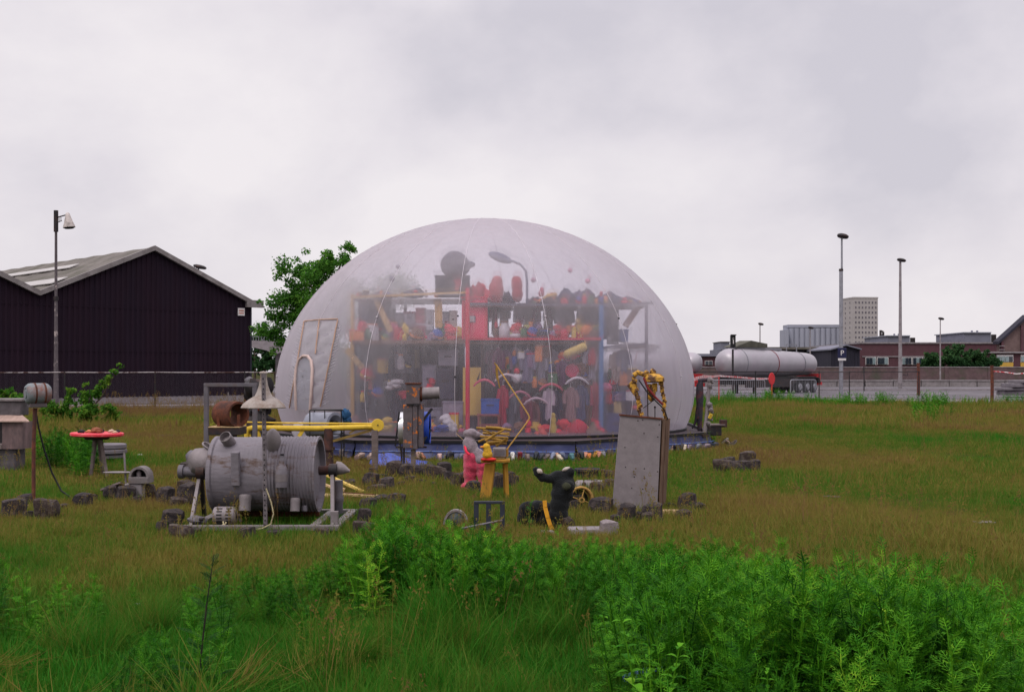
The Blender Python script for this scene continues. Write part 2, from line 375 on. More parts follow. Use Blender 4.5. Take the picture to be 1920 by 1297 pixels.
# ------------------------------------------------------------------ chain link fences
m_rail = M('rusty_white_rail', S(150, 142, 144), .8, var=.2, scale=9, bump=.2, col2=S(72, 48, 44), thr=.5, scale2=2.2, soft=.04)
m_wire = M('fence_wire', S(92, 88, 94), .6, metal=.5, var=.2, bump=0)
def chain_fence(name, label, P, hgt, mrail, mpost, rail_r, skip=(), mesh_gap=.075, wire=.0011, z0=.06):
    e = bpy.data.objects.new(name, None); COL.objects.link(e); e.location = P[0]; tag(e, label, 'fence')
    o = Vector(P[0])
    for i, q in enumerate(P):
        q = Vector(q) - o
        G().cyl(q, q + Vector((0, 0, hgt + .04)), .035, .033, 8).build('post', mpost, e, smooth=50)
    for i in range(len(P) - 1):
        if i in skip: continue
        a, b = Vector(P[i]) - o, Vector(P[i + 1]) - o
        L = (b - a).length; d = (b - a) / L; up = Vector((0, 0, 1))
        pts = [a + d * L * k / 6 + up * (hgt - .012 * math.sin(math.pi * k / 6)) for k in range(7)]
        G().tube(pts, rail_r, 6).build('rail', mrail, e, smooth=60)
        g = G(); h = hgt - z0; k = -int(h / mesh_gap) - 1
        nrm = d.cross(up) * wire
        while k * mesh_gap < L:
            for sg in (1, -1):
                s0, s1, zz0, zz1 = k * mesh_gap, k * mesh_gap + h, z0, hgt
                if s0 < 0: zz0 += -s0; s0 = 0
                if s1 > L: zz1 -= s1 - L; s1 = L
                if s1 - s0 > .05:
                    za, zb = (zz0, zz1) if sg > 0 else (hgt + z0 - zz0, hgt + z0 - zz1)
                    pa, pb = a + d * s0 + up * za, a + d * s1 + up * zb
                    t = (pb - pa).normalized(); w = t.cross(nrm.normalized()) * wire
                    q = nrm * .5 * sg
                    b0 = len(g.v)
                    for pp in (pa, pb):
                        for r in (w + q, -w + q, nrm * 1.5 + q): g.v.append(tuple(pp + r))
                    g.f += [(b0, b0 + 1, b0 + 4, b0 + 3), (b0 + 1, b0 + 2, b0 + 5, b0 + 4), (b0 + 2, b0, b0 + 3, b0 + 5)]
            k += 1
        tag(g.build('wire_mesh', m_wire, e), kind='stuff')
    return e
chain_fence('chain_link_fence', 'chain link fence with rusty white top rail in front of the warehouse',
            [(-26, 46.9, 0), (-22.3, 47.1, 0), (-18.6, 47.3, 0), (-14.9, 47.5, 0), (-11.2, 47.7, 0), (-7.5, 47.9, 0)], 1.63, m_rail, m_dark, .028)
chain_fence('chain_link_fence', 'chain link fence with dark top rail beside the tank trailer',
            [(9.2, 60, 0), (13.4, 62.6, 0), (17.6, 65.2, 0), (21.2, 71.5, 0), (27.6, 77.2, 0)], 1.66, m_dark, m_dark, .03, wire=.0010)
def single_post(label, px, py, top, mat, r, group=None, rag=None):
    t = T('fence_post', label, 'post', px, py, group=group); g = G()
    hgt = t.p(px, top).z
    g.tube([(0, 0, 0), (.01, 0, hgt * .5), (-.01, 0, hgt)], [r, r * .97, r * .95], 10); t.add(g, 'shaft', mat, smooth=50)
    t.add(G().cyl((-.01, 0, hgt), (-.01, 0, hgt + .03), r * 1.15, r * 1.1, 10), 'cap', mat, smooth=50)
    return t
t = single_post('thick rusty brown gate post at the end of the dark fence rail', 1722, 741, 681, m_rustpole, .11)
a = t.p(1722, 696); b = t.p(1702, 696); c = t.p(1702, 704); d = t.p(1693, 702)
t.add(G().tube([a, b, c, d], .035, 6), 'latch', m_dark)
single_post('red brown gate post with dark foot at the far side of the opening', 1860, 757, 686, m_rustpole, .085)
single_post('slim dark post with pale insulators in front of the low wall', 1620, 733, 688, m_dark, .05)
t = T('barrier_tape', 'loose red and white tape tied to the red brown gate post', 'tape', 1861, 757)
m_tape = M('red_white_tape', S(196, 40, 52), .5, var=.15, scale=3, bump=.1, col2=S(214, 200, 204), thr=.5, scale2=5, soft=.02)
t.add(G().tube([t.p(1861, 696), t.p(1885, 698, -.3), t.p(1905, 701, -.5), t.p(1935, 699, -.8)], .03, 5), 'strip', m_tape)

# ------------------------------------------------------------------ lamp posts
def lamp(label, px, py, top, head, r0, mat, D=None, headmat=None, group=None):
    t = T('lamp_post', label, 'lamp post', px, py, D=D, group=group); k = t.k; h = t.p(px, top).z
    return t, k, h
t, k, h = lamp('tall rust streaked pole with bell lamp on a short arm by the warehouse', 105, 765, 398, None, .1, None)
t.add(G().tube([(0, 0, 0), (0, 0, h * .1), (0, 0, h * .26), (0, 0, h * .6), (0, 0, h)], [.12, .11, .09, .065, .055], 10), 'pole', m_peel, smooth=60)
t.add(G().cyl((0, 0, h * .55), (0, 0, h * .57), .11, .11, 10), 'collar', m_dark, smooth=50)
t.add(G().cyl((0, 0, h * .9), (0, 0, h + .08), .1, .1, 10), 'top_sleeve', m_dark, smooth=50)
x1 = 20 * k
ar = G().tube([(0, 0, h - .25), (x1 * .9, 0, h - .13), (x1 * 1.05, 0, h - .2)], .03, 6).tube([(0, 0, h - .5), (x1 * .55, 0, h - .38)], .02, 6)
for q in range(3): ar.tube([(x1 * (.12 + .17 * q), 0, h - .48 + .03 * q), (x1 * (.12 + .17 * q), 0, h - .22)], .015, 5)
t.add(ar, 'arm', m_dark)
hd = t.add(G().lathe([(.05, .1), (.09, .05), (.13, -.1), (.2, -.35), (.27, -.55), (.27, -.58), (.18, -.5)], (x1 * 1.1, 0, h - .12), (-.12, 0, 1), 16), 'lamp_head', M('lamp_enamel', S(186, 176, 172), .5, var=.15, col2=S(90, 80, 76), thr=.6), smooth=40)
G().lathe([(.2, -.5), (.245, -.585), (.2, -.62), (.02, -.64)], (x1 * 1.1, 0, h - .12), (-.12, 0, 1), 16).build('lens', m_black, hd, smooth=50)
def disc_lamp(label, px, py, top, base_r, D=None, hr=.3, slim=None, mat=None, group=None):
    t, k, h = lamp(label, px, py, top, None, 0, None, D, group=group); mat = mat or m_galv
    if slim:
        t.add(G().tube([(0, 0, 0), (0, 0, h * slim)], [base_r, base_r * .9], 10), 'lower_pole', mat, smooth=60)
        t.add(G().tube([(.05, 0, h * slim - 1.2), (.05, 0, h)], [base_r * .55, base_r * .45], 8), 'upper_pole', mat, smooth=60)
        t.add(G().cyl((0, 0, h * slim), (0, 0, h * slim + .15), base_r * 1.1, base_r, 10), 'collar', m_dark)
    else:
        t.add(G().tube([(0, 0, 0), (0, 0, h)], [base_r, base_r * .55], 10), 'pole', mat, smooth=60)
    hd = t.add(G().lathe([(.1, -.05), (hr * 1.1, .0), (hr * 1.35, .1), (hr * 1.25, .2), (hr * .8, .27), (.05, .29)], (.1, 0, h), (.22, 0, 1), 16), 'lamp_head', m_dark, smooth=40)
    G().lathe([(hr * .75, .02), (hr * .7, -.03), (.02, -.05)], (.1, 0, h), (.1, 0, 1), 14).build('lens', m_galv, hd, smooth=40)
    return t, k, h
t, k, h = disc_lamp('tallest galvanised lamp post carrying a dark parking sign', 1577, 742, 446, .14, slim=.79)
# parking sign with the letter P
m_signb = M('sign_dark_blue', S(26, 28, 62), .5, var=.15, bump=.03)
zc = t.p(1577, 662).z
sg = t.add(G().bx(-.3, .3, -.26, -.22, zc - .36, zc + .36), 'sign_plate', m_signb, bevel=.02)
cur = bpy.data.curves.new('sign_letter', 'FONT'); cur.body = 'P'; cur.size = .5; cur.extrude = .006; cur.align_x = 'CENTER'; cur.align_y = 'CENTER'
tmp = bpy.data.objects.new('letter_tmp', cur); COL.objects.link(tmp); bpy.context.view_layer.update()
lm_ = bpy.data.meshes.new_from_object(tmp.evaluated_get(bpy.context.evaluated_depsgraph_get())); lm_.materials.clear(); lm_.materials.append(m_white); bpy.data.objects.remove(tmp)
ob = bpy.data.objects.new('sign_letter', lm_); COL.objects.link(ob); ob.parent = sg; ob.location = (0, -.268, zc); ob.rotation_euler = (R_(90), 0, 0)
zc = t.p(1577, 673).z
t.add(G().bx(-.27, .27, -.25, -.22, zc - .1, zc + .1), 'lower_plate', m_white)
disc_lamp('tall concrete lamp post in front of the red brick building', 1688, 728, 490, .2, hr=.34, mat=m_conc)
disc_lamp('thin lamp post in front of the dark trees', 1763, 720, 599, .11, hr=.3, mat=m_conc)
disc_lamp('thin distant lamp post above the tank trailer', 1425, 719, 609, .12, hr=.3, mat=m_conc)
disc_lamp('thin grey lamp post in front of the silo', 1519, 719, 616, .12, hr=.3, mat=m_conc)
disc_lamp('lamp post showing only its disc head above the warehouse roof', 372, None, 503, .13, D=95, hr=.42, mat=m_galv)

# ------------------------------------------------------------------ far buildings
def blk(e, name, x0, x1, yb, yt, D, dep, mat, dy=0):
    a = wp(x0, yb, D); b = wp(x1, yt, D); o = Vector(e.location)
    z0 = max(0, a.z) if yb < 712 else 0
    return G().bx(a.x - o.x, b.x - o.x, D + dy - o.y, D + dy + dep - o.y, z0, b.z).build(name, mat, e)
def bld(name, label, px, D, cat='building'):
    e = bpy.data.objects.new(name, None); COL.objects.link(e); q = wp(px, 697, D); e.location = (q.x, D, 0); tag(e, label, cat); return e
# red brick factory
e = bld('brick_factory', 'long flat roofed dark red brick factory with strip windows', 1740, 185)
blk(e, 'wall', 1613, 1880, 720, 643, 185, 30, m_brick)
blk(e, 'parapet', 1612, 1880, 644.2, 641.5, 184.8, 30.4, m_conc)
blk(e, 'lintel_band', 1617, 1790, 669.2, 667.4, 184.85, .15, m_conc)
for (x0, x1) in ((1624, 1642), (1645.5, 1665), (1692, 1709), (1712, 1730), (1734, 1750), (1754, 1770)):
    f = blk(e, 'window', x0 - .9, x1 + .9, 683.6, 669.6, 184.8, .2, m_white)
    o = Vector(e.location)
    for q in range(3):
        w = (x1 - x0) / 3
        a = wp(x0 + w * q + .25, 682.7, 184.7); b = wp(x0 + w * (q + 1) - .25, 670.4, 184.7)
        G().bx(a.x - o.x, b.x - o.x, 184.7 - o.y, 184.78 - o.y, a.z, b.z).build('pane', m_pglass if (q + int(x0)) % 3 == 0 else m_glass, f)
# gabled building at the right edge, annex below
e = bld('gabled_hall', 'brown brick hall with steep dark gable at the right edge', 1915, 172)
o = Vector(e.location); D = 172
pr = [wp(1876, 720, D), wp(1876, 640, D), wp(1926, 597, D), wp(1976, 640, D), wp(1976, 720, D)]
G().prism([(p.x - o.x, max(0, p.z)) for p in pr], 0, 1.4).build('wall', m_brick2, e)
rf = [wp(1870, 645, D), wp(1926, 594.5, D), wp(1982, 645, D), wp(1982, 640, D), wp(1926, 589.5, D), wp(1870, 640, D)]
G().prism([(p.x - o.x, p.z) for p in rf], -.5, 1.6).build('roof', m_darkshed, e)
for (x0, x1) in ((1876, 1880), (1913, 1917)):
    blk(e, 'pier', x0, x1, 720, 640 if x0 < 1900 else 610, D, .6, m_brick, dy=-.35)
for yy in (648, 655): blk(e, 'ledge', 1872, 1881, yy + 1.2, yy, D, .3, m_conc, dy=-.6)
e = bld('low_annex', 'low flat brick annex with yellow panels below its windows', 1890, 166)
blk(e, 'wall', 1858, 1960, 720, 662, 166, 5, m_brick); blk(e, 'flat_roof', 1855, 1962, 662, 659, 165.6, 6, m_conc)
o = Vector(e.location)
for (x0, x1) in ((1869, 1900), (1914, 1944)):
    f = blk(e, 'window', x0, x1, 679, 665, 165.9, .2, m_white)
    for (c0, c1, rw) in ((.03, .27, 0), (.3, .5, 0), (.53, .73, 0), (.76, .97, 0)):
        a = wp(x0 + (x1 - x0) * c0, 678.2, 165.8); b = wp(x0 + (x1 - x0) * c1, 668.2, 165.8)
        G().bx(a.x - o.x, b.x - o.x, 165.8 - o.y, 165.88 - o.y, a.z, b.z).build('pane', m_glass if c0 > .7 else m_pglass, f)
    blk(e, 'spandrel_panel', x0, x1, 688, 679.3, 165.85, .25, M('ochre_panel', S(190, 152, 70), .8, var=.15))
# dark sheds
e = bld('tarred_shed', 'black tarred board shed with shallow gable beside the factory', 1585, 176)
o = Vector(e.location); D = 176
pr = [wp(1558, 720, D), wp(1558, 655, D), wp(1585, 647.5, D), wp(1612, 655, D), wp(1612, 720, D)]
G().prism([(p.x - o.x, max(0, p.z)) for p in pr], 0, 20).build('wall', m_darkshed, e)
pr = [wp(1555, 656.5, D), wp(1585, 648, D), wp(1614, 656, D), wp(1614, 653.5, D), wp(1585, 645.5, D), wp(1555, 654, D)]
G().prism([(p.x - o.x, p.z) for p in pr], -.5, 20).build('roof', m_blueb, e)
for i in range(9):
    x = 1560 + i * 6; blk(e, 'board', x, x + 1.0, 718, 657, D - .12, .12, m_darkshed)
e = bld('long_dark_shed', 'long low black shed with pale roof edge behind the tank trailer', 1460, 190)
blk(e, 'wall', 1405, 1558, 720, 655, 190, 14, m_darkshed); blk(e, 'roof', 1400, 1560, 655, 650.5, 189, 16, m_roof)
o = Vector(e.location)
for i in range(14): blk(e, 'post', 1408 + i * 11, 1409.5 + i * 11, 720, 655, 189.7, .25, m_dark)
e = bld('pink_brick_house', 'low pinkish brick building with two small windows left of the tank', 1325, 190)
blk(e, 'wall', 1280, 1372, 720, 668, 190, 12, m_brick); blk(e, 'roof', 1278, 1374, 668, 663, 189.5, 13, m_blueb)
for x0 in (1322, 1346): 
    f = blk(e, 'window', x0, x0 + 14, 684, 676, 189.8, .2, m_white); o = Vector(e.location)
    for q in (0, 1):
        a = wp(x0 + .6 + 7 * q, 683.4, 189.7); b = wp(x0 + 6.4 + 7 * q, 676.6, 189.7)
        G().bx(a.x - o.x, b.x - o.x, 189.7 - o.y, 189.78 - o.y, a.z, b.z).build('pane', m_glass, f)
e = bld('far_block', 'small grey block with stepped roof left of the traffic light', 1356, 260)
blk(e, 'wall', 1352, 1368, 720, 641, 260, 10, m_blueb); blk(e, 'lower_wing', 1345, 1353, 720, 655, 260, 10, m_blueb); blk(e, 'parapet', 1351, 1369, 641, 640, 259.7, 10.6, m_conc)
# silo and tower
e = bld('grain_silo', 'grey concrete silo of joined round cells beside the pale tower', 1530, 600)
o = Vector(e.location); D = 600
blk(e, 'head_house', 1478, 1588, 614, 608.5, D + 7.2, 12, m_silo)
for i in range(11):
    q = wp(1480.5 + i * 10, 700, D); c = G()
    zt = wp(0, 614, D).z
    c.lathe([(1.5, 0), (1.5, zt)], (q.x - o.x, 8, 0), n=20); c.build('silo_cell', m_silo, e, smooth=50)
blk(e, 'side_bay', 1472, 1479, 720, 618, D + 2, 12, m_silo)
e = bld('pale_tower', 'pale cream tower block with rows of tiny square windows', 1612, 590)
e.rotation_euler = (0, 0, R_(8))
w2, d2, zt = 6.55, 7.0, wp(0, 561, 590).z
G().bx(-w2, w2, -d2, d2, 0, zt).build('wall', m_cream, e)
G().bx(-w2 - .15, w2 + .15, -d2 - .15, d2 + .15, zt, zt + .7).build('parapet', m_cream, e)
mw = G().bx(-.34, .34, -.12, .1, 0, 1.0).mesh('window', M('tower_window', S(92, 88, 98), .6, bump=0))
for fl in range(13):
    for cix in range(7):
        ob = bpy.data.objects.new('window', mw); COL.objects.link(ob); ob.parent = e; ob.location = (-5.4 + cix * 1.8, -d2, zt - 2.6 - fl * 2.55)
    for cix in range(2):
        ob = bpy.data.objects.new('window', mw); COL.objects.link(ob); ob.parent = e; ob.rotation_euler = (0, 0, R_(-90)); ob.location = (-w2, -2.6 + cix * 5.4, zt - 2.6 - fl * 2.55)
for (lab, x0, x1, y0, sx) in (('slate grey roof block behind the factory near the tall concrete lamp', 1665, 1706, 630, 1.0), ('wide slate grey roof block behind the factory near its right end', 1808, 1858, 624, 1.0)):
    e = bld('rooftop_block', lab, (x0 + x1) / 2, 300)
    blk(e, 'wall', x0, x1, 720, y0, 300, 20, m_blueb); blk(e, 'coping', x0 - 1, x1 + 1, y0, y0 - 1.6, 299.5, 21, m_silo)
    blk(e, 'side_wing', x0 - 6, x0, 720, y0 + 10, 300, 15, m_blueb)
    for q in (.3, .5): blk(e, 'vent', x0 + (x1 - x0) * q, x0 + (x1 - x0) * q + 1.2, y0 - 1, y0 - 4.5, 305, 1, m_blueb)
    o = Vector(e.location)
    gg = G()
    for q in range(3): gg.bar(wp(x1 + 2 + q * 3.2, 645, 300) - o, wp(x1 + 2 + q * 3.2, y0 + 3, 300) - o, .35, .35)
    gg.bar(wp(x1 + 1, y0 + 4, 300) - o, wp(x1 + 9.4, y0 + 4, 300) - o, .3, .3); gg.build('pipe_rack', m_dark, e)
t = T('dockside_crane', 'small dark loading gantry on the skyline beside the pale tower', 'crane', 1655, None, D=320)
gg = G()
for (a, b, w) in (((1651, 645), (1651, 619), .5), ((1656, 645), (1656, 622), .5), ((1651, 620), (1656, 622), .4), ((1651, 640), (1664, 634), .4), ((1651, 632), (1656, 626), .3), ((1645, 641), (1662, 641), .7)):
    gg.bar(t.p(*a), t.p(*b), w, w)
t.add(gg, 'lattice', m_dark); t.add(G().bx(-3, 2, -1, 1, 0, 8.6), 'tower_base', m_blueb)

# bridge at the left, between warehouse and dome
e = bld('road_bridge', 'concrete road bridge with railing between the warehouse and the dome', 500, 118, 'bridge'); o = Vector(e.location)
pr = [wp(440, 637, 118), wp(560, 641, 118), wp(560, 652, 118), wp(530, 660, 118), wp(515, 664, 118), wp(500, 657, 118), wp(470, 650, 118), wp(440, 648, 118)]
G().prism([(p.x - o.x, p.z) for p in pr], 0, 9).build('deck', m_conc, e)
gg = G().bar(wp(440, 629.5, 118) - o, wp(560, 633.5, 118) - o, .07, .07)
for i in range(24): gg.bar(wp(440 + i * 5, 637 + i * .17, 118) - o, wp(440 + i * 5, 629.5 + i * .17, 118) - o, .05, .05)
gg.build('railing', m_galv, e)
G().bx(wp(509, 0, 118).x - o.x, wp(522, 0, 118).x - o.x, 2, 7, 0, wp(0, 660, 118).z).build('pier', m_conc, e)

# ------------------------------------------------------------------ tank trailers, barriers, signals
def tanker(name, label, P0, P1, r, full=True):
    P0, P1 = Vector(P0), Vector(P1); L = (P1 - P0).length; d = (P1 - P0) / L
    e = bpy.data.objects.new(name, None); COL.objects.link(e); e.location = P0; e.rotation_euler = (0, 0, math.atan2(d.y, d.x)); tag(e, label, 'tank trailer')
    zc = 2.28
    prof = [(.02, 0), (r * .42, .06), (r * .74, .22), (r * .92, .5), (r * 1.03, .9), (r * 1.08, 1.4), (r * 1.08, L * .2), (r, L * .45), (r * .92, L * .7), (r * .84, L - 1.0), (r * .78, L - .5), (r * .6, L - .16), (r * .3, L - .03), (.02, L)]
    tk = G().lathe([(a, b) for a, b in prof], (0, 0, zc), (1, 0, 0), 28).build('tank', m_alu, e, smooth=50)
    for s in (1.6, L * .47, L * .8):
        rr = r * (1.085 if s < 2 else 1.005 if s < L * .6 else .90)
        G().lathe([(rr, s), (rr + .02, s), (rr + .02, s + .07), (rr, s + .07)], (0, 0, zc), (1, 0, 0), 28, closed=True, caps=False).build('hoop', M('dull_red_hoop', S(128, 62, 66), .6) if s == L * .47 else m_galv, tk, smooth=30)
    G().bx(.6, L - .4, -.75, .75, .72, 1.3).build('chassis', m_black, e)
    G().bx(L - .5, L - .3, -1.0, 1.0, .9, 1.5).build('rear_panel', m_red, e)
    G().bx(1.4, L - 5.1, -1.08, -1.0, .5, 1.15).build('side_guard', m_dark, e)
    g = G().bx(1.0, L * .6, -.32, .32, zc + r * .98, zc + r + .12)
    g.build('catwalk', m_galv, e)
    g = G().prism([(.9, zc + r + .12), (3.2, zc + r + .62), (5.6, zc + r + .42), (5.6, zc + r + .14), (.9, zc + r + .1)], -.5, .5)
    g.build('top_cover', M('olive_grey_cover', S(78, 76, 66), .8, var=.4, scale=2), e)
    g = G()
    for s in (L * .66, L * .78): g.bar((s, -.3, zc + r * .9), (s, -.3, zc + r + .45), .05, .05)
    g.bar((L * .66, -.3, zc + r + .45), (L * .78, -.3, zc + r + .45), .05, .05); g.build('guard_rail', m_galv, e)
    for s in (L - 1.6, L - 2.85, L - 4.1):
        for y in (-1.0, 1.0):
            w = G().lathe([(.2, -.16), (.42, -.17), (.5, -.1), (.5, .1), (.42, .17), (.2, .16)], (s, y, .5), (0, 1, 0), 22).build('wheel', m_tyre, e, smooth=40)
            sy = -1 if y < 0 else 1
            G().lathe([(.27, 0), (.25, -.06), (.1, -.07), (.02, .02)], (s, y + sy * .17, .5), (0, -sy, 0), 16).build('rim', m_galv, w, smooth=40)
    for y in (-1.0, 1.0):
        pts = [(L - 5.0, y, .8), (L - 4.8, y, 1.12), (L - 4.3, y, 1.2), (L - 1.4, y, 1.2), (L - .9, y, 1.12), (L - .75, y, .75)]
        gg = G()
        for a, b in zip(pts, pts[1:]): gg.add([(a[0], y - .25, a[2]), (a[0], y + .25, a[2]), (b[0], y + .25, b[2]), (b[0], y - .25, b[2]), (a[0], y - .25, a[2] + .05), (a[0], y + .25, a[2] + .05), (b[0], y + .25, b[2] + .05), (b[0], y - .25, b[2] + .05)], [(0, 1, 2, 3), (4, 7, 6, 5), (0, 3, 7, 4), (1, 5, 6, 2)])
        gg.build('mudguard', m_dark, e)
        G().bx(3.1, 3.3, y * .75 - .09, y * .75 + .09, 0.02, 1.1).bx(2.95, 3.45, y * .75 - .15, y * .75 + .15, 0, .05).build('landing_leg', m_dark, e)
    G().bx(4.6, 6.2, -1.0, -.5, .55, 1.05).build('locker', m_blueb, e, bevel=.03)
    G().bx(L - .35, L - .2, -1.1, 1.1, .6, .85).build('bumper', m_red, e)
    return e
tanker('tank_trailer', 'silver tank trailer with triple wheels parked behind the fence', (15.2, 82, 0), (24.2, 92.2, 0), 1.06)
tanker('tank_trailer', 'rounded end of a second pale tank just beside the dome', (6.0, 87, 0), (13.6, 81.8, 0), .95)
def crowd_barrier(label, px0, px1, D0, D1):
    a = Vector(((px0 - CX) / F * D0, D0, 0)); b = Vector(((px1 - CX) / F * D1, D1, 0)); d = b - a; L = d.length; d /= L
    e = bpy.data.objects.new('crowd_barrier', None); COL.objects.link(e); e.location = a; e.rotation_euler = (0, 0, math.atan2(d.y, d.x)); tag(e, label, 'barrier', 'crowd barriers by the tank trailer')
    pts = [(0, 0, .02), (0, 0, 1.0), (.04, 0, 1.08), (.12, 0, 1.12), (L - .12, 0, 1.12), (L - .04, 0, 1.08), (L, 0, 1.0), (L, 0, .02)]
    G().tube(pts, .032, 6).tube([(0, 0, .18), (L, 0, .18)], .025, 6).build('frame', m_galv, e, smooth=60)
    nb = int(L / .13)
    for i in range(1, nb): G().tube([(L * i / nb, 0, .18), (L * i / nb, 0, 1.11)], .012, 4).build('rung', m_galv, e)
    G().bx(.2, .26, -.25, .25, 0, .05).bx(L - .26, L - .2, -.25, .25, 0, .05).build('foot', m_galv, e)
crowd_barrier('grey crowd barrier with close bars in front of the trailer wheels', 1482, 1530, 76, 77)
crowd_barrier('long grey crowd barrier left of the red disc sign', 1335, 1434, 75, 74.5)
t = T('traffic_signal', 'black signal box with white sign on a dark post beside the tank', 'traffic light', 1374, None, D=80)
t.add(G().cyl((0, 0, 0), (0, 0, t.p(0, 655).z), .075, .07, 10), 'post', m_dark, smooth=50)
z1, z0 = t.p(0, 628).z, t.p(0, 651).z
bx = t.add(G().bx(-.17, .17, -.2, .14, z0, z1), 'housing', m_black, bevel=.03)
G().bx(-.2, .2, -.3, -.2, z1 - .03, z1 + .03).build('visor', m_black, bx)
G().bx(-.03, .03, -.222, -.202, z0 + .25, z1 - .2).add([(-.09, -.222, z1 - .32), (.03, -.222, z1 - .2), (.03, -.222, z1 - .32)], [(0, 1, 2)]).build('white_mark', m_white, bx)
t = T('disc_sign', 'red oval disc sign on a short red post by the barriers', 'sign', 1447, None, D=74)
t.add(G().cyl((0, 0, 0), (0, 0, .85), .05, .05, 8), 'post', m_red)
t.add(G().lathe([(.02, -.03), (.36, -.03), (.4, 0), (.36, .03), (.02, .03)], (0, 0, 1.2), (.72, -.69, 0), 20), 'disc', m_red, smooth=30)
t = T('marker_stake', 'thin red stake holding up the barrier tape', 'stake', 1348, None, D=60)
t.add(G().cyl((0, 0, 0), (0, 0, 1.28), .024, .02, 8).lathe([(.03, 1.28), (.045, 1.3), (.03, 1.34), (.005, 1.36)], n=8), 'shaft', m_red)
t = T('barrier_tape', 'red and white barrier tape strung between dome and red disc', 'tape', 1348, None, D=60)
P = [t.p(1296, 712, -26), t.p(1320, 706.5, -32), t.p(1335, 706, -8), t.p(1348, 704.5, 0), t.p(1385, 707, 5), t.p(1415, 709.5, 10), t.p(1442, 710, 13.9)]
gg = G()
for a, b in zip(P, P[1:]):
    s = .05; gg.add([a - Vector((0, 0, s)), b - Vector((0, 0, s)), b + Vector((0, .01, s)), a + Vector((0, .01, s)), a + Vector((0, .02, -s)), b + Vector((0, .02, -s))], [(0, 1, 2, 3), (4, 5, 2, 3)])
t.add(gg, 'strip', m_tape)
# grey slabs at the right edge
t = T('stone_slab_stack', 'stack of grey stone slabs at the right edge of the road', 'slabs', 1905, 744)
m_slab = M('grey_slab', S(112, 106, 112), .9, var=.25, scale=3, bump=.4)
for i, (x0, x1, y0, y1) in enumerate(((1880, 1935, 741, 732), (1876, 1930, 732, 726), (1888, 1940, 726, 718), (1902, 1940, 718, 712))):
    a, b = t.p(x0, y0), t.p(x1, y1); t.add(G().box(((a.x + b.x) / 2, .3 - .1 * i, (max(a.z, 0) + b.z) / 2), (b.x - a.x, 1.6, b.z - max(a.z, 0) - .02), (0, 0, .1 * i - .1)), 'slab', m_slab, bevel=.03)
# ------------------------------------------------------------------ the inflated dome
DC = Vector(((911 - CX) / F * 27.5, 27.5, 0)); DR, DZ, DT, DB = 4.97, 1.25, 5.31, .31
def dome_r(z):
    if z >= DZ: return DR * math.sqrt(max(0, 1 - ((z - DZ) / (DT - DZ)) ** 1.85))
    return DR * (1 - .05 * ((DZ - z) / 1.0) ** 2)
def dome_pt(az, z, off=0.0):             # az = 0 faces the camera, positive to the right
    r = dome_r(z) + off
    return Vector((DC.x + r * math.sin(az), DC.y - r * math.cos(az), z))
def dome_hit(px, py):                    # azimuth and height where a line of sight meets the film
    d = Vector(((px - CX) / F, 1, (HY - py) / F))
    tt = 21.5
    while tt < 30:
        q = Vector((0, 0, H)) + d * tt
        if DB <= q.z <= DT and math.hypot(q.x - DC.x, q.y - DC.y) <= dome_r(q.z): break
        tt += .01
    q = Vector((0, 0, H)) + d * tt
    return math.atan2(q.x - DC.x, -(q.y - DC.y)), max(DB, min(DT - .01, q.z))
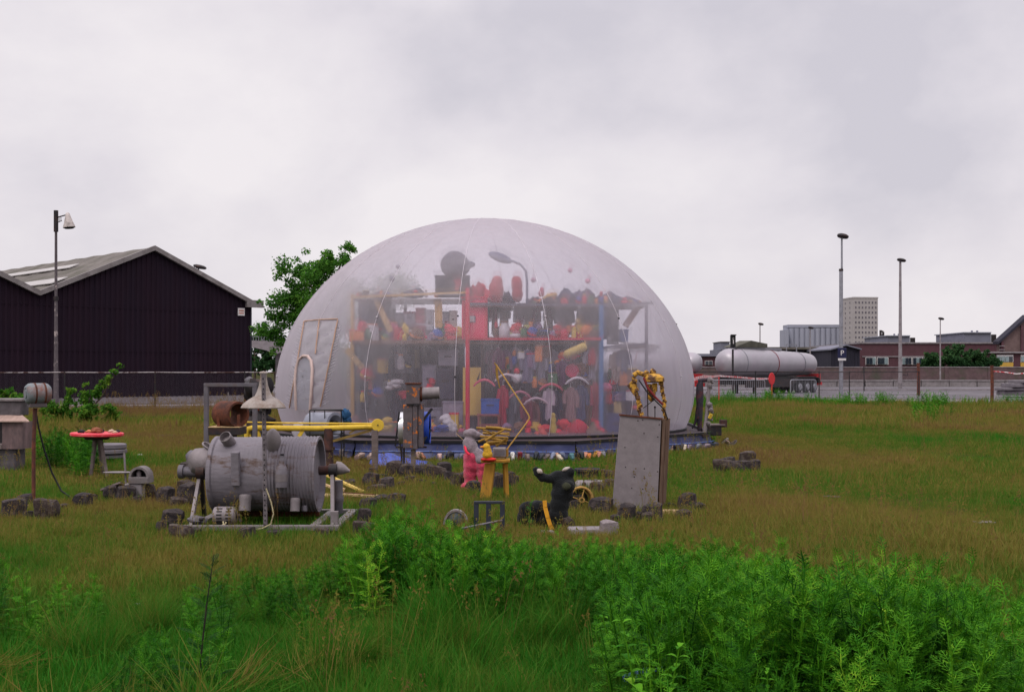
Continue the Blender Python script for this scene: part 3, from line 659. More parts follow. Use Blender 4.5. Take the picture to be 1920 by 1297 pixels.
def film_mat(name, base, edge, tint, white, wr=.25, sc=(1, 1, 1), soft_=0):
    m = bpy.data.materials.new(name); m.use_nodes = True; nd, lk = m.node_tree.nodes, m.node_tree.links
    for n_ in list(nd): nd.remove(n_)
    out = nd.new('ShaderNodeOutputMaterial'); tr = nd.new('ShaderNodeBsdfTransparent'); tr.inputs[0].default_value = (*tint, 1)
    df = nd.new('ShaderNodeBsdfDiffuse'); tl = nd.new('ShaderNodeBsdfTranslucent'); gl = nd.new('ShaderNodeBsdfGlossy')
    df.inputs[0].default_value = (*white, 1); tl.inputs[0].default_value = (*white, 1); gl.inputs['Roughness'].default_value = .5; gl.inputs[0].default_value = (.9, .9, .9, 1)
    tcd = nd.new('ShaderNodeTexCoord'); mp_ = nd.new('ShaderNodeMapping'); mp_.inputs['Scale'].default_value = sc; lk.new(tcd.outputs['Object'], mp_.inputs[0])
    nz = nd.new('ShaderNodeTexNoise'); nz.inputs['Scale'].default_value = 1.6; nz.inputs['Detail'].default_value = 6; lk.new(mp_.outputs[0], nz.inputs['Vector'])
    bz = nd.new('ShaderNodeTexNoise'); bz.inputs['Scale'].default_value = 3.5; bz.inputs['Detail'].default_value = 3; lk.new(mp_.outputs[0], bz.inputs['Vector'])
    bp = nd.new('ShaderNodeBump'); bp.inputs['Strength'].default_value = wr; bp.inputs['Distance'].default_value = .05; lk.new(bz.outputs['Fac'], bp.inputs['Height'])
    for s_ in (df, tl, gl): lk.new(bp.outputs[0], s_.inputs['Normal'])
    m1 = nd.new('ShaderNodeMixShader'); m1.inputs[0].default_value = .62; lk.new(df.outputs[0], m1.inputs[1]); lk.new(tl.outputs[0], m1.inputs[2])
    m2 = nd.new('ShaderNodeMixShader'); m2.inputs[0].default_value = .08; lk.new(m1.outputs[0], m2.inputs[1]); lk.new(gl.outputs[0], m2.inputs[2])
    lw = nd.new('ShaderNodeLayerWeight'); lw.inputs['Blend'].default_value = .5
    pw = nd.new('ShaderNodeMath'); pw.operation = 'POWER'; pw.inputs[1].default_value = 1.3; lk.new(lw.outputs['Facing'], pw.inputs[0])
    fa = nd.new('ShaderNodeMath'); fa.operation = 'MULTIPLY_ADD'; fa.inputs[1].default_value = edge; fa.inputs[2].default_value = base; lk.new(pw.outputs[0], fa.inputs[0])
    f2 = nd.new('ShaderNodeMath'); f2.operation = 'MULTIPLY_ADD'; f2.inputs[1].default_value = .28; f2.use_clamp = True; lk.new(nz.outputs['Fac'], f2.inputs[0])
    f3 = nd.new('ShaderNodeMath'); f3.operation = 'SUBTRACT'; f3.inputs[1].default_value = .14; lk.new(fa.outputs[0], f3.inputs[0]); lk.new(f3.outputs[0], f2.inputs[2])
    m3 = nd.new('ShaderNodeMixShader'); lk.new(f2.outputs[0], m3.inputs[0]); lk.new(tr.outputs[0], m3.inputs[1]); lk.new(m2.outputs[0], m3.inputs[2])
    if soft_:
        rf = nd.new('ShaderNodeBsdfRefraction'); rf.inputs['IOR'].default_value = 1.04; rf.inputs['Roughness'].default_value = .24; rf.inputs[0].default_value = (*tint, 1)
        m4 = nd.new('ShaderNodeMixShader'); m4.inputs[0].default_value = soft_; lk.new(tr.outputs[0], m4.inputs[1]); lk.new(rf.outputs[0], m4.inputs[2]); lk.new(m4.outputs[0], m3.inputs[1])
    lk.new(m3.outputs[0], out.inputs['Surface']); return m
m_film = film_mat('milky_plastic_film', .24, .7, (.94, .93, .98), (.67, .62, .68), wr=.7, sc=(1.5, 1.5, .35), soft_=.18)
m_door = film_mat('wrinkled_door_film', .55, .4, (.95, .94, .97), (.66, .63, .67), .6, (2, 2, .6))
m_seam = M('seam_cord', S(196, 188, 196), .6, var=.15, bump=.1)
m_tapeo = M('orange_brown_tape', S(168, 138, 120), .7, var=.2, bump=.1, scale=5)
m_pinkt = M('pale_pink_tape', S(190, 168, 162), .7, var=.15, bump=.1)

dome = bpy.data.objects.new('inflatable_dome', None); COL.objects.link(dome); dome.location = (DC.x, DC.y, 0)
tag(dome, 'huge transparent inflated plastic dome over the shelves', 'dome')
O = Vector((DC.x, DC.y, 0))
g = G(); NA, NZ = 96, 44
zs = [DB + (DT - DB) * math.sin(math.pi / 2 * i / NZ) ** 1.0 for i in range(NZ + 1)]
for z in zs:
    for j in range(NA):
        az = 2 * math.pi * j / NA
        puff = .022 * abs(math.sin(8 * (az + R_(5.8))))            # gores bulge a little between the seams
        q = dome_pt(az, min(z, DT - .0005), puff * min(1, dome_r(min(z, DT - .001)) / 3)) - O; g.v.append(tuple(q))
for i in range(NZ):
    for j in range(NA): g.f.append((i * NA + j, i * NA + (j + 1) % NA, (i + 1) * NA + (j + 1) % NA, (i + 1) * NA + j))
g.f.append(tuple(NZ * NA + j for j in range(NA)))
film = g.build('film', m_film, dome, smooth=180)
for s_ in range(16):
    az = R_(-5.8 + 22.5 * s_)
    pts = [dome_pt(az, DB + (DT - .03 - DB) * math.sin(math.pi / 2 * i / 26), .012) - O for i in range(27)]
    se = G().tube(pts, .005, 5).build('seam', m_seam, dome, smooth=60)
    for z in (1.55, 2.78):
        c = dome_pt(az, z, .02) - O
        G().ball(c, .02, 8).build('grommet', m_seam if s_ % 2 else m_dark, se, smooth=60)
# base band of the film
pts = [dome_pt(2 * math.pi * i / 64, DB + .02, .02) - O for i in range(64)]
G().tube(pts, .03, 6, closed=True).build('base_cable', m_black, dome, smooth=60)
# door panel: film doubled up, with taped seams and an arched opening
def surf_patch(pxl, pxr, ys, off, nu=14):
    g = G()
    for i, y in enumerate(ys):
        for j in range(nu + 1):
            f = j / nu; px = pxl(y) * (1 - f) + pxr(y) * f
            az, z = dome_hit(px, y)
            w = .02 * math.sin(f * 9 + i * 1.7) + .012 * math.sin(i * 2.9 + f * 4)
            g.v.append(tuple(dome_pt(az, z, off + w * min(1, 4 * f * (1 - f) * 2)) - O))
    for i in range(len(ys) - 1):
        for j in range(nu): g.f.append((i * (nu + 1) + j, i * (nu + 1) + j + 1, (i + 1) * (nu + 1) + j + 1, (i + 1) * (nu + 1) + j))
    return g
dl = lambda y: 575 + (600 - y) * (-.02) - max(0, y - 600) * .19
dr = lambda y: 637 - max(0, y - 600) * .20
ysd = [602 + 8.5 * i for i in range(20)]
dp = surf_patch(dl, dr, ysd, .03, 18).build('door_panel', m_door, dome, smooth=180)
def surf_line(pl, off): return [dome_pt(*dome_hit(x, y), off) - O for x, y in pl]
for nm, pl in (('tape', [(576, 602), (606, 599), (637, 598)]), ('tape', [(dl(y), y) for y in range(602, 765, 9)]), ('tape', [(dr(y), y) for y in range(600, 765, 9)]),
               ('tape', [(603 - .12 * (y - 600), y) for y in range(600, 668, 9)])):
    G().tube(surf_line(pl, .055), .016, 5).build(nm, m_tapeo, dp, smooth=60)
arch = [(561, 768), (560, 740), (559, 712), (561, 690), (566, 674), (574, 667), (583, 668), (589, 676), (591, 692), (590, 715), (589, 742), (587, 768)]
G().tube(surf_line(arch, .07), .034, 6).build('door_arch', m_pinkt, dome, smooth=60)
g = G(); al = surf_line(arch, .065); g.v = [tuple(p) for p in al]; g.f = [(i, i + 1, len(al) - 2 - i, len(al) - 1 - i) for i in range(len(al) // 2 - 1)]
g.build('door_window', film_mat('clear_door_film', .2, .3, (.9, .92, .95), (.7, .7, .75)), dome, smooth=180)
rn = random.Random(3)
g = G()
for side in (0, 1):                       # gathered pleats on both edges of the door
    for i in range(26):
        y = 615 + i * 5.8 + rn.uniform(-1, 1); x = (dl(y) if side == 0 else dr(y)); ln = rn.uniform(7, 15)
        pl = [(x, y), (x + (-ln if side == 0 else ln) * .5, y - ln * .25), (x + (-ln if side == 0 else ln), y - ln * rn.uniform(.5, .8))]
        if pl[-1][0] < 533: continue
        g.tube(surf_line(pl, .02), [.014, .012, .003], 5)
g.build('pleats', m_door, dp, smooth=60)

# ------------------------------------------------------------------ platform with blue tarpaulin skirt
m_blue = M('blue_tarpaulin', S(25, 35, 90), .45, var=.3, scale=2.5, bump=.6, bscale=5, col2=S(24, 32, 78), thr=.55, scale2=2, spec=.5)
m_deck = M('dark_deck_boards', S(78, 68, 72), .85, var=.3, scale=4, bump=.3, stretch=(.3, 2, 1))
plat = bpy.data.objects.new('platform', None); COL.objects.link(plat); plat.location = O
tag(plat, 'low eight sided platform under the dome with blue tarpaulin skirt', 'platform')
AP = 5.2; RV = AP / math.cos(math.pi / 8); ph0 = R_(3.0)
vert = [Vector((.97 * RV * math.sin(math.pi / 8 + i * math.pi / 4 - ph0), -1.13 * RV * math.cos(math.pi / 8 + i * math.pi / 4 - ph0), 0)) for i in range(8)]
g = G(); g.v = [(v.x, v.y, .24) for v in vert] + [(v.x, v.y, .29) for v in vert]; g.f = [tuple(range(8)), tuple(range(15, 7, -1))] + [(i, (i + 1) % 8, (i + 1) % 8 + 8, i + 8) for i in range(8)]
g.build('deck', m_deck, plat)
for i in range(8):
    a, b = vert[i], vert[(i + 1) % 8]; d = (b - a); L = d.length; d /= L; nr = Vector((d.y, -d.x, 0)); g = G(); nn = 46
    if nr.dot(a) < 0: nr = -nr
    for s_ in range(nn + 1):
        q = a + d * L * s_ / nn
        for zz, out_ in ((.3, .025), (.22, .04), (.14, .06), (.06, .09), (.01, .15)):
            w = (.02 * math.sin(s_ * .9 + i) + .014 * math.sin(s_ * 2.3 + zz * 20)) * (1.2 - zz * 3)
            g.v.append(tuple(q + nr * (out_ + w) + Vector((0, 0, zz))))
    for s_ in range(nn):
        for k in range(4): g.f.append((s_ * 5 + k, s_ * 5 + k + 1, (s_ + 1) * 5 + k + 1, (s_ + 1) * 5 + k))
    sk = g.build('skirt', m_blue, plat, smooth=70)
    G().bar(a + nr * .03 + Vector((0, 0, .32)), b + nr * .03 + Vector((0, 0, .32)), .05, .06).build('edge_board', m_black, plat)
    G().tube([a + d * L * s_ / 8 + nr * (.1 + .01 * math.sin(s_ * 2.1)) + Vector((0, 0, .145 - .01 * math.sin(math.pi * (s_ % 2)))) for s_ in range(9)], .009, 5).build('rope', M('pale_blue_rope', S(96, 118, 176), .7), sk)

# ------------------------------------------------------------------ shelving inside
DI = 26.0
m_yel = M('ochre_paint', S(196, 152, 66), .7, var=.2, scale=5, bump=.15)
m_bluep = M('sky_blue_paint', S(66, 122, 178), .6, var=.15, bump=.1)
m_redp = M('crimson_paint', S(212, 28, 62), .6, var=.12, bump=.1)
m_greyp = M('grey_shelf_steel', S(104, 100, 112), .6, var=.2, bump=.1)
m_brownp = M('brown_shelf_timber', S(112, 84, 70), .8, var=.3, scale=5, stretch=(.4, 2, 2))
t = T('shelving_frame', 'three level shelving frame of coloured posts inside the dome', 'shelving', 920, None, D=DI, z=.25)
def shelf_post(px, y0, mat, dy=0, r=.035): t.add(G().tube([t.p(px, 820, dy) * 1.0, t.p(px, y0, dy)], r, 8), 'post', mat, smooth=60)
def fix0(v): return Vector((v.x, v.y, max(v.z, 0)))
for px, y0, mat, dy, r in ((661, 552, m_yel, 0, .045), (877, 540, m_redp, -.1, .05), (1127, 572, m_bluep, -.1, .055), (1212, 572, m_greyp, 0, .04), (760, 560, m_greyp, 1.6, .035), (990, 560, m_greyp, 1.6, .035), (1110, 560, m_greyp, 1.7, .035), (850, 640, m_greyp, .6, .03), (905, 640, m_brownp, .9, .045), (1060, 640, m_greyp, 1.5, .035)):
    b = t.p(px, 697, dy); top = t.p(px, y0, dy)
    t.add(G().tube([(b.x, b.y, 0), top], r, 8), 'post', mat, smooth=60)
def beam(x0, y0, x1, y1, mat, dy=0, w=.06, d=.06): t.add(G().bar(t.p(x0, y0, dy), t.p(x1, y1, dy), w, d), 'beam', mat)
beam(661, 557, 877, 548, m_yel, -.08, .055); beam(877, 635.5, 1127, 635.5, m_redp, -.14, .05)
beam(661, 641, 877, 641, m_brownp, -.06, .07); beam(1127, 652, 1212, 645, m_greyp, -.06); beam(877, 570, 1127, 572, m_greyp, -.06); beam(1127, 573, 1225, 568, m_greyp, -.05)
for (y, x0, x1, nm) in ((644, 664, 876, 'shelf'), (642, 879, 1125, 'shelf'), (649, 1129, 1210, 'shelf'), (560, 664, 876, 'shelf'), (573, 879, 1125, 'shelf'), (573, 1129, 1210, 'shelf')):
    a = t.p(x0, y); b = t.p(x1, y)
    t.add(G().bx(a.x, b.x, .02, 1.75 if x1 < 1200 else 1.2, a.z - .03, a.z), nm, m_brownp)

def inn(name, label, cat, px, py, D=DI + .4, group=None):
    return T(name, label, cat, px, None, D=D, group=group, z=H + (HY - py) / F * D)
SL = []
def cloth_g(t, x0, x1, y0, y1, seed=0, thick=.05):
    rn_ = random.Random(seed); g = G(); nu, nv = 12, 9; a = t.p(x0, y0); b = t.p(x1, y1); w = (b.x - a.x) / 2; cx = (a.x + b.x) / 2
    fr = rn_.uniform(6, 10); p_ = rn_.uniform(0, 6)
    for side in (-1, 1):
        for j in range(nv + 1):
            v = j / nv; z = a.z + (b.z - a.z) * v; wd = w * (.55 + .45 * min(1, v / .12)) * (1 - .12 * math.sin(v * 3.1)) * (1 + .08 * v)
            for i in range(nu + 1):
                u_ = i / nu * 2 - 1
                y = side * thick * math.sqrt(max(0, 1 - u_ * u_)) * (.5 + .6 * v) + .03 * v * math.sin(u_ * fr + p_ + 2 * v)
                g.v.append((cx + u_ * wd, y, z + .03 * math.sin(u_ * 5 + p_) * v))
    m_ = (nu + 1) * (nv + 1)
    if abs(b.z - a.z) > .5:
        for sd in (-1, 1):
            hh_ = b.z - a.z; sl = rn_.uniform(.45, .7); sw = rn_.uniform(1.0, 1.35)
            SL.append([(cx + sd * w * .8, 0, a.z + hh_ * .1), (cx + sd * w * sw, -.04, a.z + hh_ * .3), (cx + sd * w * sw * rn_.uniform(.85, 1.1), -.06, a.z + hh_ * sl)])
    for sd in (0, 1):
        for j in range(nv):
            for i in range(nu):
                q = sd * m_ + j * (nu + 1) + i; g.f.append((q, q + 1, q + nu + 2, q + nu + 1) if sd == 0 else (q + nu + 1, q + nu + 2, q + 1, q))
    while SL: s3 = SL.pop(); g.tube(s3, [.055, .05, .042], 8)
    return g
def hanger_g(t, cx, y, wpx):
    c = t.p(cx, y); w = wpx * t.k / 2
    return G().tube([(c.x - w, 0, c.z - .12), (c.x - w * .3, 0, c.z - .01), (c.x, 0, c.z + .02), (c.x + w * .3, 0, c.z - .01), (c.x + w, 0, c.z - .12)], .012, 5).tube([(c.x, 0, c.z + .02), (c.x, 0, c.z + .1), (c.x + .03, 0, c.z + .13), (c.x + .05, 0, c.z + .1)], .008, 5)
def garment(label, x0, x1, y0, y1, rgb, D=DI + .2, group='clothes hanging inside the dome', hang=S(200, 190, 195), seed=0):
    t = inn('hanging_garment', label, 'garment', (x0 + x1) / 2, y1, D, group)
    m = M('cloth_%d_%d_%d' % rgb, S(*rgb), .9, var=.28, scale=4, bump=.3, stretch=(2, 2, .5))
    t.add(cloth_g(t, x0, x1, y0, y1, seed + int(x0)), 'cloth', m, smooth=60)
    t.add(hanger_g(t, (x0 + x1) / 2, y0, (x1 - x0) * .8), 'hanger', M('hanger_%d' % int(hang[0] * 255), hang, .5, var=.1))
    return t
def crate(name, label, cat, x0, x1, y0, y1, rgb, D=DI + .5, dep=.4, trim=None, group=None):
    t = inn(name, label, cat, (x0 + x1) / 2, y1, D, group); a = t.p(x0, y0); b = t.p(x1, y1); mt = M('box_%d_%d_%d' % rgb, S(*rgb), .8, var=.22, scale=4, bump=.2)
    t.add(G().bx(a.x, b.x, 0, dep, 0, a.z - .03), 'body', mt, bevel=.01)
    t.add(G().bx(a.x - .012, b.x + .012, -.012, dep + .012, a.z - .05, a.z), 'lid', M('boxlid_%d_%d_%d' % (trim or rgb), S(*(trim or rgb)), .8, var=.2), bevel=.008)
    t.add(G().bx(a.x + (b.x - a.x) * .3, a.x + (b.x - a.x) * .7, -.02, 0, a.z * .55, a.z * .62), 'handle', m_dark)
    return t
def plush(name, label, cat, balls, rgb, px, py, D=DI + .3, rough=.05, remesh=.03, group=None, extra=None):
    t = inn(name, label, cat, px, py, D, group); g = G()
    for i, (x, y, rx, rz) in enumerate(balls):
        c = t.p(x, y); g.ball((c.x, 0, c.z), (rx * t.k, min(rx, rz) * t.k * .9 + .02, rz * t.k), 16, rough=rough, seed=i)
    t.add(g, 'body', M('plush_%d_%d_%d' % rgb, S(*rgb), .95, var=.25, scale=9, bump=.6, sheen=.3), remesh=remesh)
    return t
def heap(name, label, cat, x0, x1, y0, y1, rgb, D=DI + .6, group=None, seed=0, dep=.5):
    t = inn(name, label, cat, (x0 + x1) / 2, y1, D, group); a, b = t.p(x0, y0), t.p(x1, y1); w = (b.x - a.x) / 2; h = a.z
    g = G(); rn_ = random.Random(seed + 5)
    for i in range(7):
        f = rn_.uniform(-.65, .65); g.ball((f * w, rn_.uniform(-.1, .2), h * .35 * (1 - abs(f)) + .03), (w * rn_.uniform(.3, .5), dep * .5, h * rn_.uniform(.4, .6) * (1 - .5 * abs(f))), 14, rough=.14, seed=seed + i, rot=(0, rn_.uniform(-.3, .3), 0))
    for i, v in enumerate(g.v): g.v[i] = (v[0], v[1], max(0, v[2]))
    t.add(g, 'folds', M('heap_%d_%d_%d' % rgb, S(*rgb), .95, var=.45, scale=5, bump=.5), smooth=60)
    return t
def bottle(label, cx, y0, y1, wpx, rgb, D=DI + .25):
    t = inn('bottle', label, 'bottle', cx, y1, D); h = t.p(cx, y0).z; r = wpx * t.k / 2
    t.add(G().lathe([(r * .9, 0), (r, .02), (r, h * .6), (r * .8, h * .72), (r * .35, h * .82), (r * .32, h * .95), (r * .4, h * .96), (r * .4, h)], n=14), 'glass', M('bottle_%d_%d_%d' % rgb, S(*rgb), .3, var=.15), smooth=50)
    t.add(G().lathe([(r * .43, h * .93), (r * .43, h + .01), (.01, h + .012)], n=12), 'cap', m_dark, smooth=40)
def plank(label, x0, y0, x1, y1, wpx, rgb, D=DI + .1, name='plank', cat='board', group=None):
    base = max((y0, x0), (y1, x1)); t = inn(name, label, cat, base[1], base[0], D, group); mt = M('plank_%d_%d_%d' % rgb, S(*rgb), .8, var=.25, scale=5, stretch=(2, 2, .4))
    t.add(G().bar(t.p(x0, y0), t.p(x1, y1), wpx * t.k, .05), 'board', mt, bevel=.006)
    c = (t.p(x0, y0) * .25 + t.p(x1, y1) * .75); d = (t.p(x1, y1) - t.p(x0, y0)).normalized(); nn_ = d.cross(Vector((0, 1, 0))) * wpx * t.k * .5
    t.add(G().bar(c - nn_ + Vector((0, -.035, 0)), c + nn_ + Vector((0, -.035, 0)), .04, .02), 'batten', mt)

# --- top shelf
t = plush('fuzzy_head', 'big dark fuzzy round head on the top shelf of the dome', 'plush head', [(853, 497, 27, 27), (845, 497, 20, 22), (862, 499, 20, 20), (884, 496, 8, 6)], (50, 50, 72), 852, 520, rough=.015)
crate('black_case', 'dark upright case under the fuzzy head on the top shelf', 'case', 816, 880, 516, 556, (44, 46, 60), D=DI + .5, trim=(46, 48, 62))
t = plush('small_doll', 'small red doll with orange head in front of the dark case', 'doll', [(859, 530, 6, 11), (856, 542, 4, 5), (852, 524, 3, 5)], (206, 62, 84), 858, 547, D=DI + .35, remesh=.015)
c = t.p(855, 511); t.add(G().ball((c.x, 0, c.z), 5 * t.k, 12), 'head', M('doll_orange', S(206, 150, 96), .8), smooth=60)
heap('red_coat_pile', 'pile of crimson coats on the top shelf beside the red cabinet', 'coats', 884, 922, 517, 566, (176, 42, 62), D=DI + .5, seed=2)
t = plush('red_sack', 'rounded brick red sack standing on the top shelf', 'sack', [(930, 545, 14, 24), (932, 528, 11, 12), (928, 562, 15, 9)], (188, 78, 84), 930, 571, D=DI + .6, rough=.06)
t = plush('red_bolster', 'upright red bolster beside the gooseneck lamp', 'bolster', [(969, 535, 11, 16), (970, 552, 11, 16), (968, 524, 10, 7)], (182, 74, 82), 969, 571, D=DI + .6, rough=.04)
t = inn('gooseneck_lamp', 'tall dark gooseneck lamp rising from the top shelf', 'lamp', 988, 573)
t.add(G().tube([(0, 0, 0), t.p(988, 530), t.p(986, 508), t.p(976, 496), t.p(960, 489)], .028, 8), 'stem', M('lamp_grey', S(84, 86, 112), .5, var=.15), smooth=60)
t.add(G().lathe([(.1, 0), (.13, .02), (.03, .04)], n=14), 'base', m_greyp, smooth=40)
t.add(G().ball(t.p(938, 483), (24 * t.k, .1, 8.5 * t.k), 16, rot=(0, .36, 0)), 'lamp_head', M('lamp_slate', S(92, 96, 128), .6, var=.2), smooth=60)
for i, (x0, x1, y0, rgb, lab, dd) in enumerate(((1035, 1090, 540, (70, 70, 92), 'slate grey heap of clothes on the top shelf', .5), (1072, 1118, 533, (84, 72, 98), 'tallest mauve grey heap of clothes on the top shelf', .8), (1110, 1165, 545, (66, 70, 96), 'blue grey heap of clothes left of the top shelf end', .5), (1010, 1045, 552, (104, 92, 92), 'low brown grey bundle beside the gooseneck lamp', .4))):
    heap('clothes_heap', lab, 'clothes', x0, x1, y0, 572, rgb, D=DI + dd, seed=20 + i)
heap('clothes_heap', 'low grey bundle at the left end of the yellow beam', 'clothes', 692, 738, 546, 559, (70, 74, 98), seed=31)
heap('clothes_heap', 'long low dark bundle on the yellow beam beside the case', 'clothes', 752, 806, 540, 558, (66, 70, 90), seed=32)
t = plush('yellow_toy', 'small ochre toy lying on the top shelf right of the lamp', 'toy', [(1030, 556, 8, 6), (1040, 553, 6, 5), (1022, 560, 6, 5)], (206, 166, 96), 1032, 572, D=DI + .3, remesh=.02)
t = plush('pink_toy', 'small pink toy on the top shelf between lamp and heap', 'toy', [(1015, 550, 6, 7), (1016, 542, 4, 4)], (184, 70, 96), 1015, 560, D=DI + .3, remesh=.02)
for (x, y, r, rgb, lab, yt) in ((735, 523, 5.5, (84, 86, 110), 'dark ball hanging below the left dome roof', 470), (746, 500, 4, (130, 124, 146), 'grey ball hanging highest under the left dome roof', 460), (1069, 507, 4.5, (204, 110, 150), 'pink paper ball hanging under the dome roof', 470), (1102, 527, 5, (206, 84, 124), 'larger pink paper ball hanging above the mauve heap', 478), (1000, 525, 5, (176, 110, 140), 'dull pink ball hanging beside the gooseneck lamp', 480)):
    t = inn('hanging_ball', lab, 'ball', x, y + r, DI + .2); c = t.p(x, y)
    t.add(G().ball((0, 0, c.z), r * t.k, 12, rough=.04), 'ball', M('hang_%d_%d_%d' % rgb, S(*rgb), .8, var=.15), smooth=60)
    g = G().tube([(0, 0, c.z), t.p(x, yt)], .004, 4); t.add(g, 'string', m_seam)

# --- middle shelf
t = inn('red_cabinet', 'bright crimson cabinet with a small white window in the dome', 'cabinet', 890, 637, DI + .05)
a, b = t.p(866, 559), t.p(914, 637); m_rc = M('crimson_cabinet', S(236, 36, 88), .6, var=.12, scale=3, bump=.1)
t.add(G().bx(a.x, b.x, 0, .45, 0, a.z), 'body', m_rc, bevel=.01)
t.add(G().bx(a.x + .02, t.p(871, 0).x, -.02, 0, .02, a.z - .02).bx(t.p(909, 0).x, b.x - .02, -.02, 0, .02, a.z - .02), 'side_stile', m_redp)
c = t.p(885.5, 598.5); s = 6.2 * t.k
w = t.add(G().bx(c.x - s, c.x + s, -.02, .0, c.z - s, c.z + s), 'window_frame', m_greyp); G().bx(c.x - s * .9, c.x + s * .65, -.03, -.02, c.z - s * .7, c.z + s * .9).build('window', m_white, w)
t.add(G().bx(a.x - .03, b.x + .03, -.03, .48, a.z, a.z + .04), 'top', m_redp)
plank('short ochre board standing upright on the middle shelf', 822, 560, 823, 615, 14, (190, 146, 84))
plank('ochre board leaning at the left end of the middle shelf', 706, 562, 733, 622, 11, (186, 148, 90))
plank('brown board leaning at the right end of the middle shelf', 1196, 575, 1172, 612, 12, (168, 132, 112), D=DI + .25)
heap('dark_bundle', 'dark blue bundle at the left end of the middle shelf', 'bundle', 672, 724, 572, 642, (54, 58, 84), seed=41)
heap('dark_bundle', 'purple grey bundle behind the ochre leaning board', 'bundle', 700, 742, 585, 642, (70, 60, 84), D=DI + 1.0, seed=42)
for i, (x0, x1, y0, y1, rgb, tr, nm, lab, dd) in enumerate((
    (742, 756, 586, 640, (150, 148, 160), (120, 120, 140), 'carton', 'narrow pale carton left of the doll houses', .5),
    (757, 778, 584, 612, (186, 180, 192), (150, 60, 90), 'doll_house', 'small white doll house with maroon roof on the crate', .5),
    (754, 779, 612, 641, (164, 56, 92), (120, 40, 70), 'crate', 'maroon crate carrying the small white doll house', .45),
    (780, 797, 577, 606, (206, 64, 104), (180, 60, 90), 'toy_box', 'pink striped box on the pink crate', .5),
    (779, 799, 606, 641, (170, 70, 100), (210, 190, 200), 'crate', 'pink crate with white edge under the striped box', .42),
    (799, 812, 580, 641, (202, 198, 208), (210, 206, 214), 'white_panel_box', 'tall narrow white box beside the ochre board', .35),
    (830, 842, 584, 632, (176, 172, 184), (150, 148, 160), 'carton', 'tall grey white carton right of the ochre board', .5),
    (843, 856, 582, 622, (212, 204, 202), (190, 180, 180), 'white_box', 'tall off white box next to the crimson cabinet', .4),
    (800, 840, 618, 642, (62, 58, 76), (70, 66, 84), 'dark_chest', 'dark chest lying below the ochre board', .25),
    (843, 866, 622, 642, (70, 62, 78), (60, 54, 70), 'dark_chest', 'small dark chest beside the crimson cabinet foot', .3),
    (1163, 1178, 617, 641, (66, 96, 152), (56, 84, 136), 'blue_box', 'blue box at the right end of the middle shelf', .25),
    (1140, 1160, 590, 645, (72, 72, 90), (84, 84, 100), 'dark_crate', 'dark upright crate near the right end of the middle shelf', .6))):
    crate(nm, lab, nm.split('_')[-1], x0, x1, y0, y1, rgb, D=DI + dd, dep=.35, trim=tr)
t = plush('white_bust', 'small white bust on the small chest beside the crimson cabinet', 'bust', [(848, 634, 5, 7), (849, 627, 4, 4)], (206, 196, 190), 848, 641, D=DI + .2, remesh=.015)
heap('dark_sofa_cushion', 'long black cushion lying on the middle shelf above the red beam', 'cushion', 976, 1036, 611, 636, (40, 40, 58), D=DI + .2, seed=51)
heap('cloth_bundle', 'grey brown bundle right of the crimson cabinet', 'bundle', 926, 962, 605, 636, (96, 78, 92), D=DI + .4, seed=52)
t = inn('yellow_oar', 'yellow green paddle lying slanted on the middle shelf', 'paddle', 944, 634, DI + .12)
t.add(G().tube([t.p(938, 633), t.p(985, 614)], .03, 8), 'shaft', M('yellow_green', S(178, 172, 92), .6), smooth=60)
t.add(G().ball(t.p(990, 613), (9 * t.k, .02, 4 * t.k), 12, rot=(0, .3, 0)), 'blade', M('yellow_green', S(178, 172, 92), .6), smooth=60)
bottle('olive brown bottle on the middle shelf behind the black cushion', 1023, 595, 622, 8, (132, 116, 74), D=DI + .6)
t = plush('yellow_doll', 'tall yellow doll standing on the middle shelf', 'doll', [(1081, 620, 6, 14), (1084, 602, 6, 7), (1079, 632, 7, 6), (1088, 616, 3, 8)], (206, 172, 96), 1082, 637, D=DI + .2, remesh=.02)
t = plush('grey_ball_toy', 'dark round toy beside the yellow doll', 'toy', [(1101, 622, 9, 10), (1103, 611, 5, 5)], (72, 80, 100), 1102, 637, D=DI + .35)
for i, (x, w, rgb, lab) in enumerate(((912, 10, (84, 78, 96), 'dark grey curtain strip right of the crimson cabinet'), (925, 7, (150, 66, 86), 'narrow maroon curtain strip on the middle shelf'), (972, 12, (120, 84, 104), 'mauve curtain strip above the black cushion'), (1006, 8, (112, 62, 84), 'wine red curtain strip above the cushion end'), (1052, 16, (76, 74, 96), 'slate curtain strip behind the yellow doll'), (1108, 10, (66, 72, 96), 'blue grey curtain strip left of the blue post'), (1122, 9, (74, 66, 84), 'dark purple curtain strip behind the blue post'), (1150, 10, (94, 90, 104), 'grey curtain strip right of the blue post'))):
    garment(lab, x - w / 2, x + w / 2, 577, 634 - (i % 3) * 6, rgb, D=DI + 1.0, group='curtain strips on the middle shelf', seed=60 + i)
for i, (x, w) in enumerate(((945, 18), (990, 20), (1030, 15), (1066, 14), (1092, 12))):
    t = garment(['first', 'second', 'third', 'fourth', 'fifth'][i] + ' white cloth from the left hanging behind the middle shelf', x - w / 2, x + w / 2, 577, 622 + i % 2 * 8, (206, 198, 206), D=DI + 1.55, group='white cloths at the back of the middle shelf', seed=70 + i)

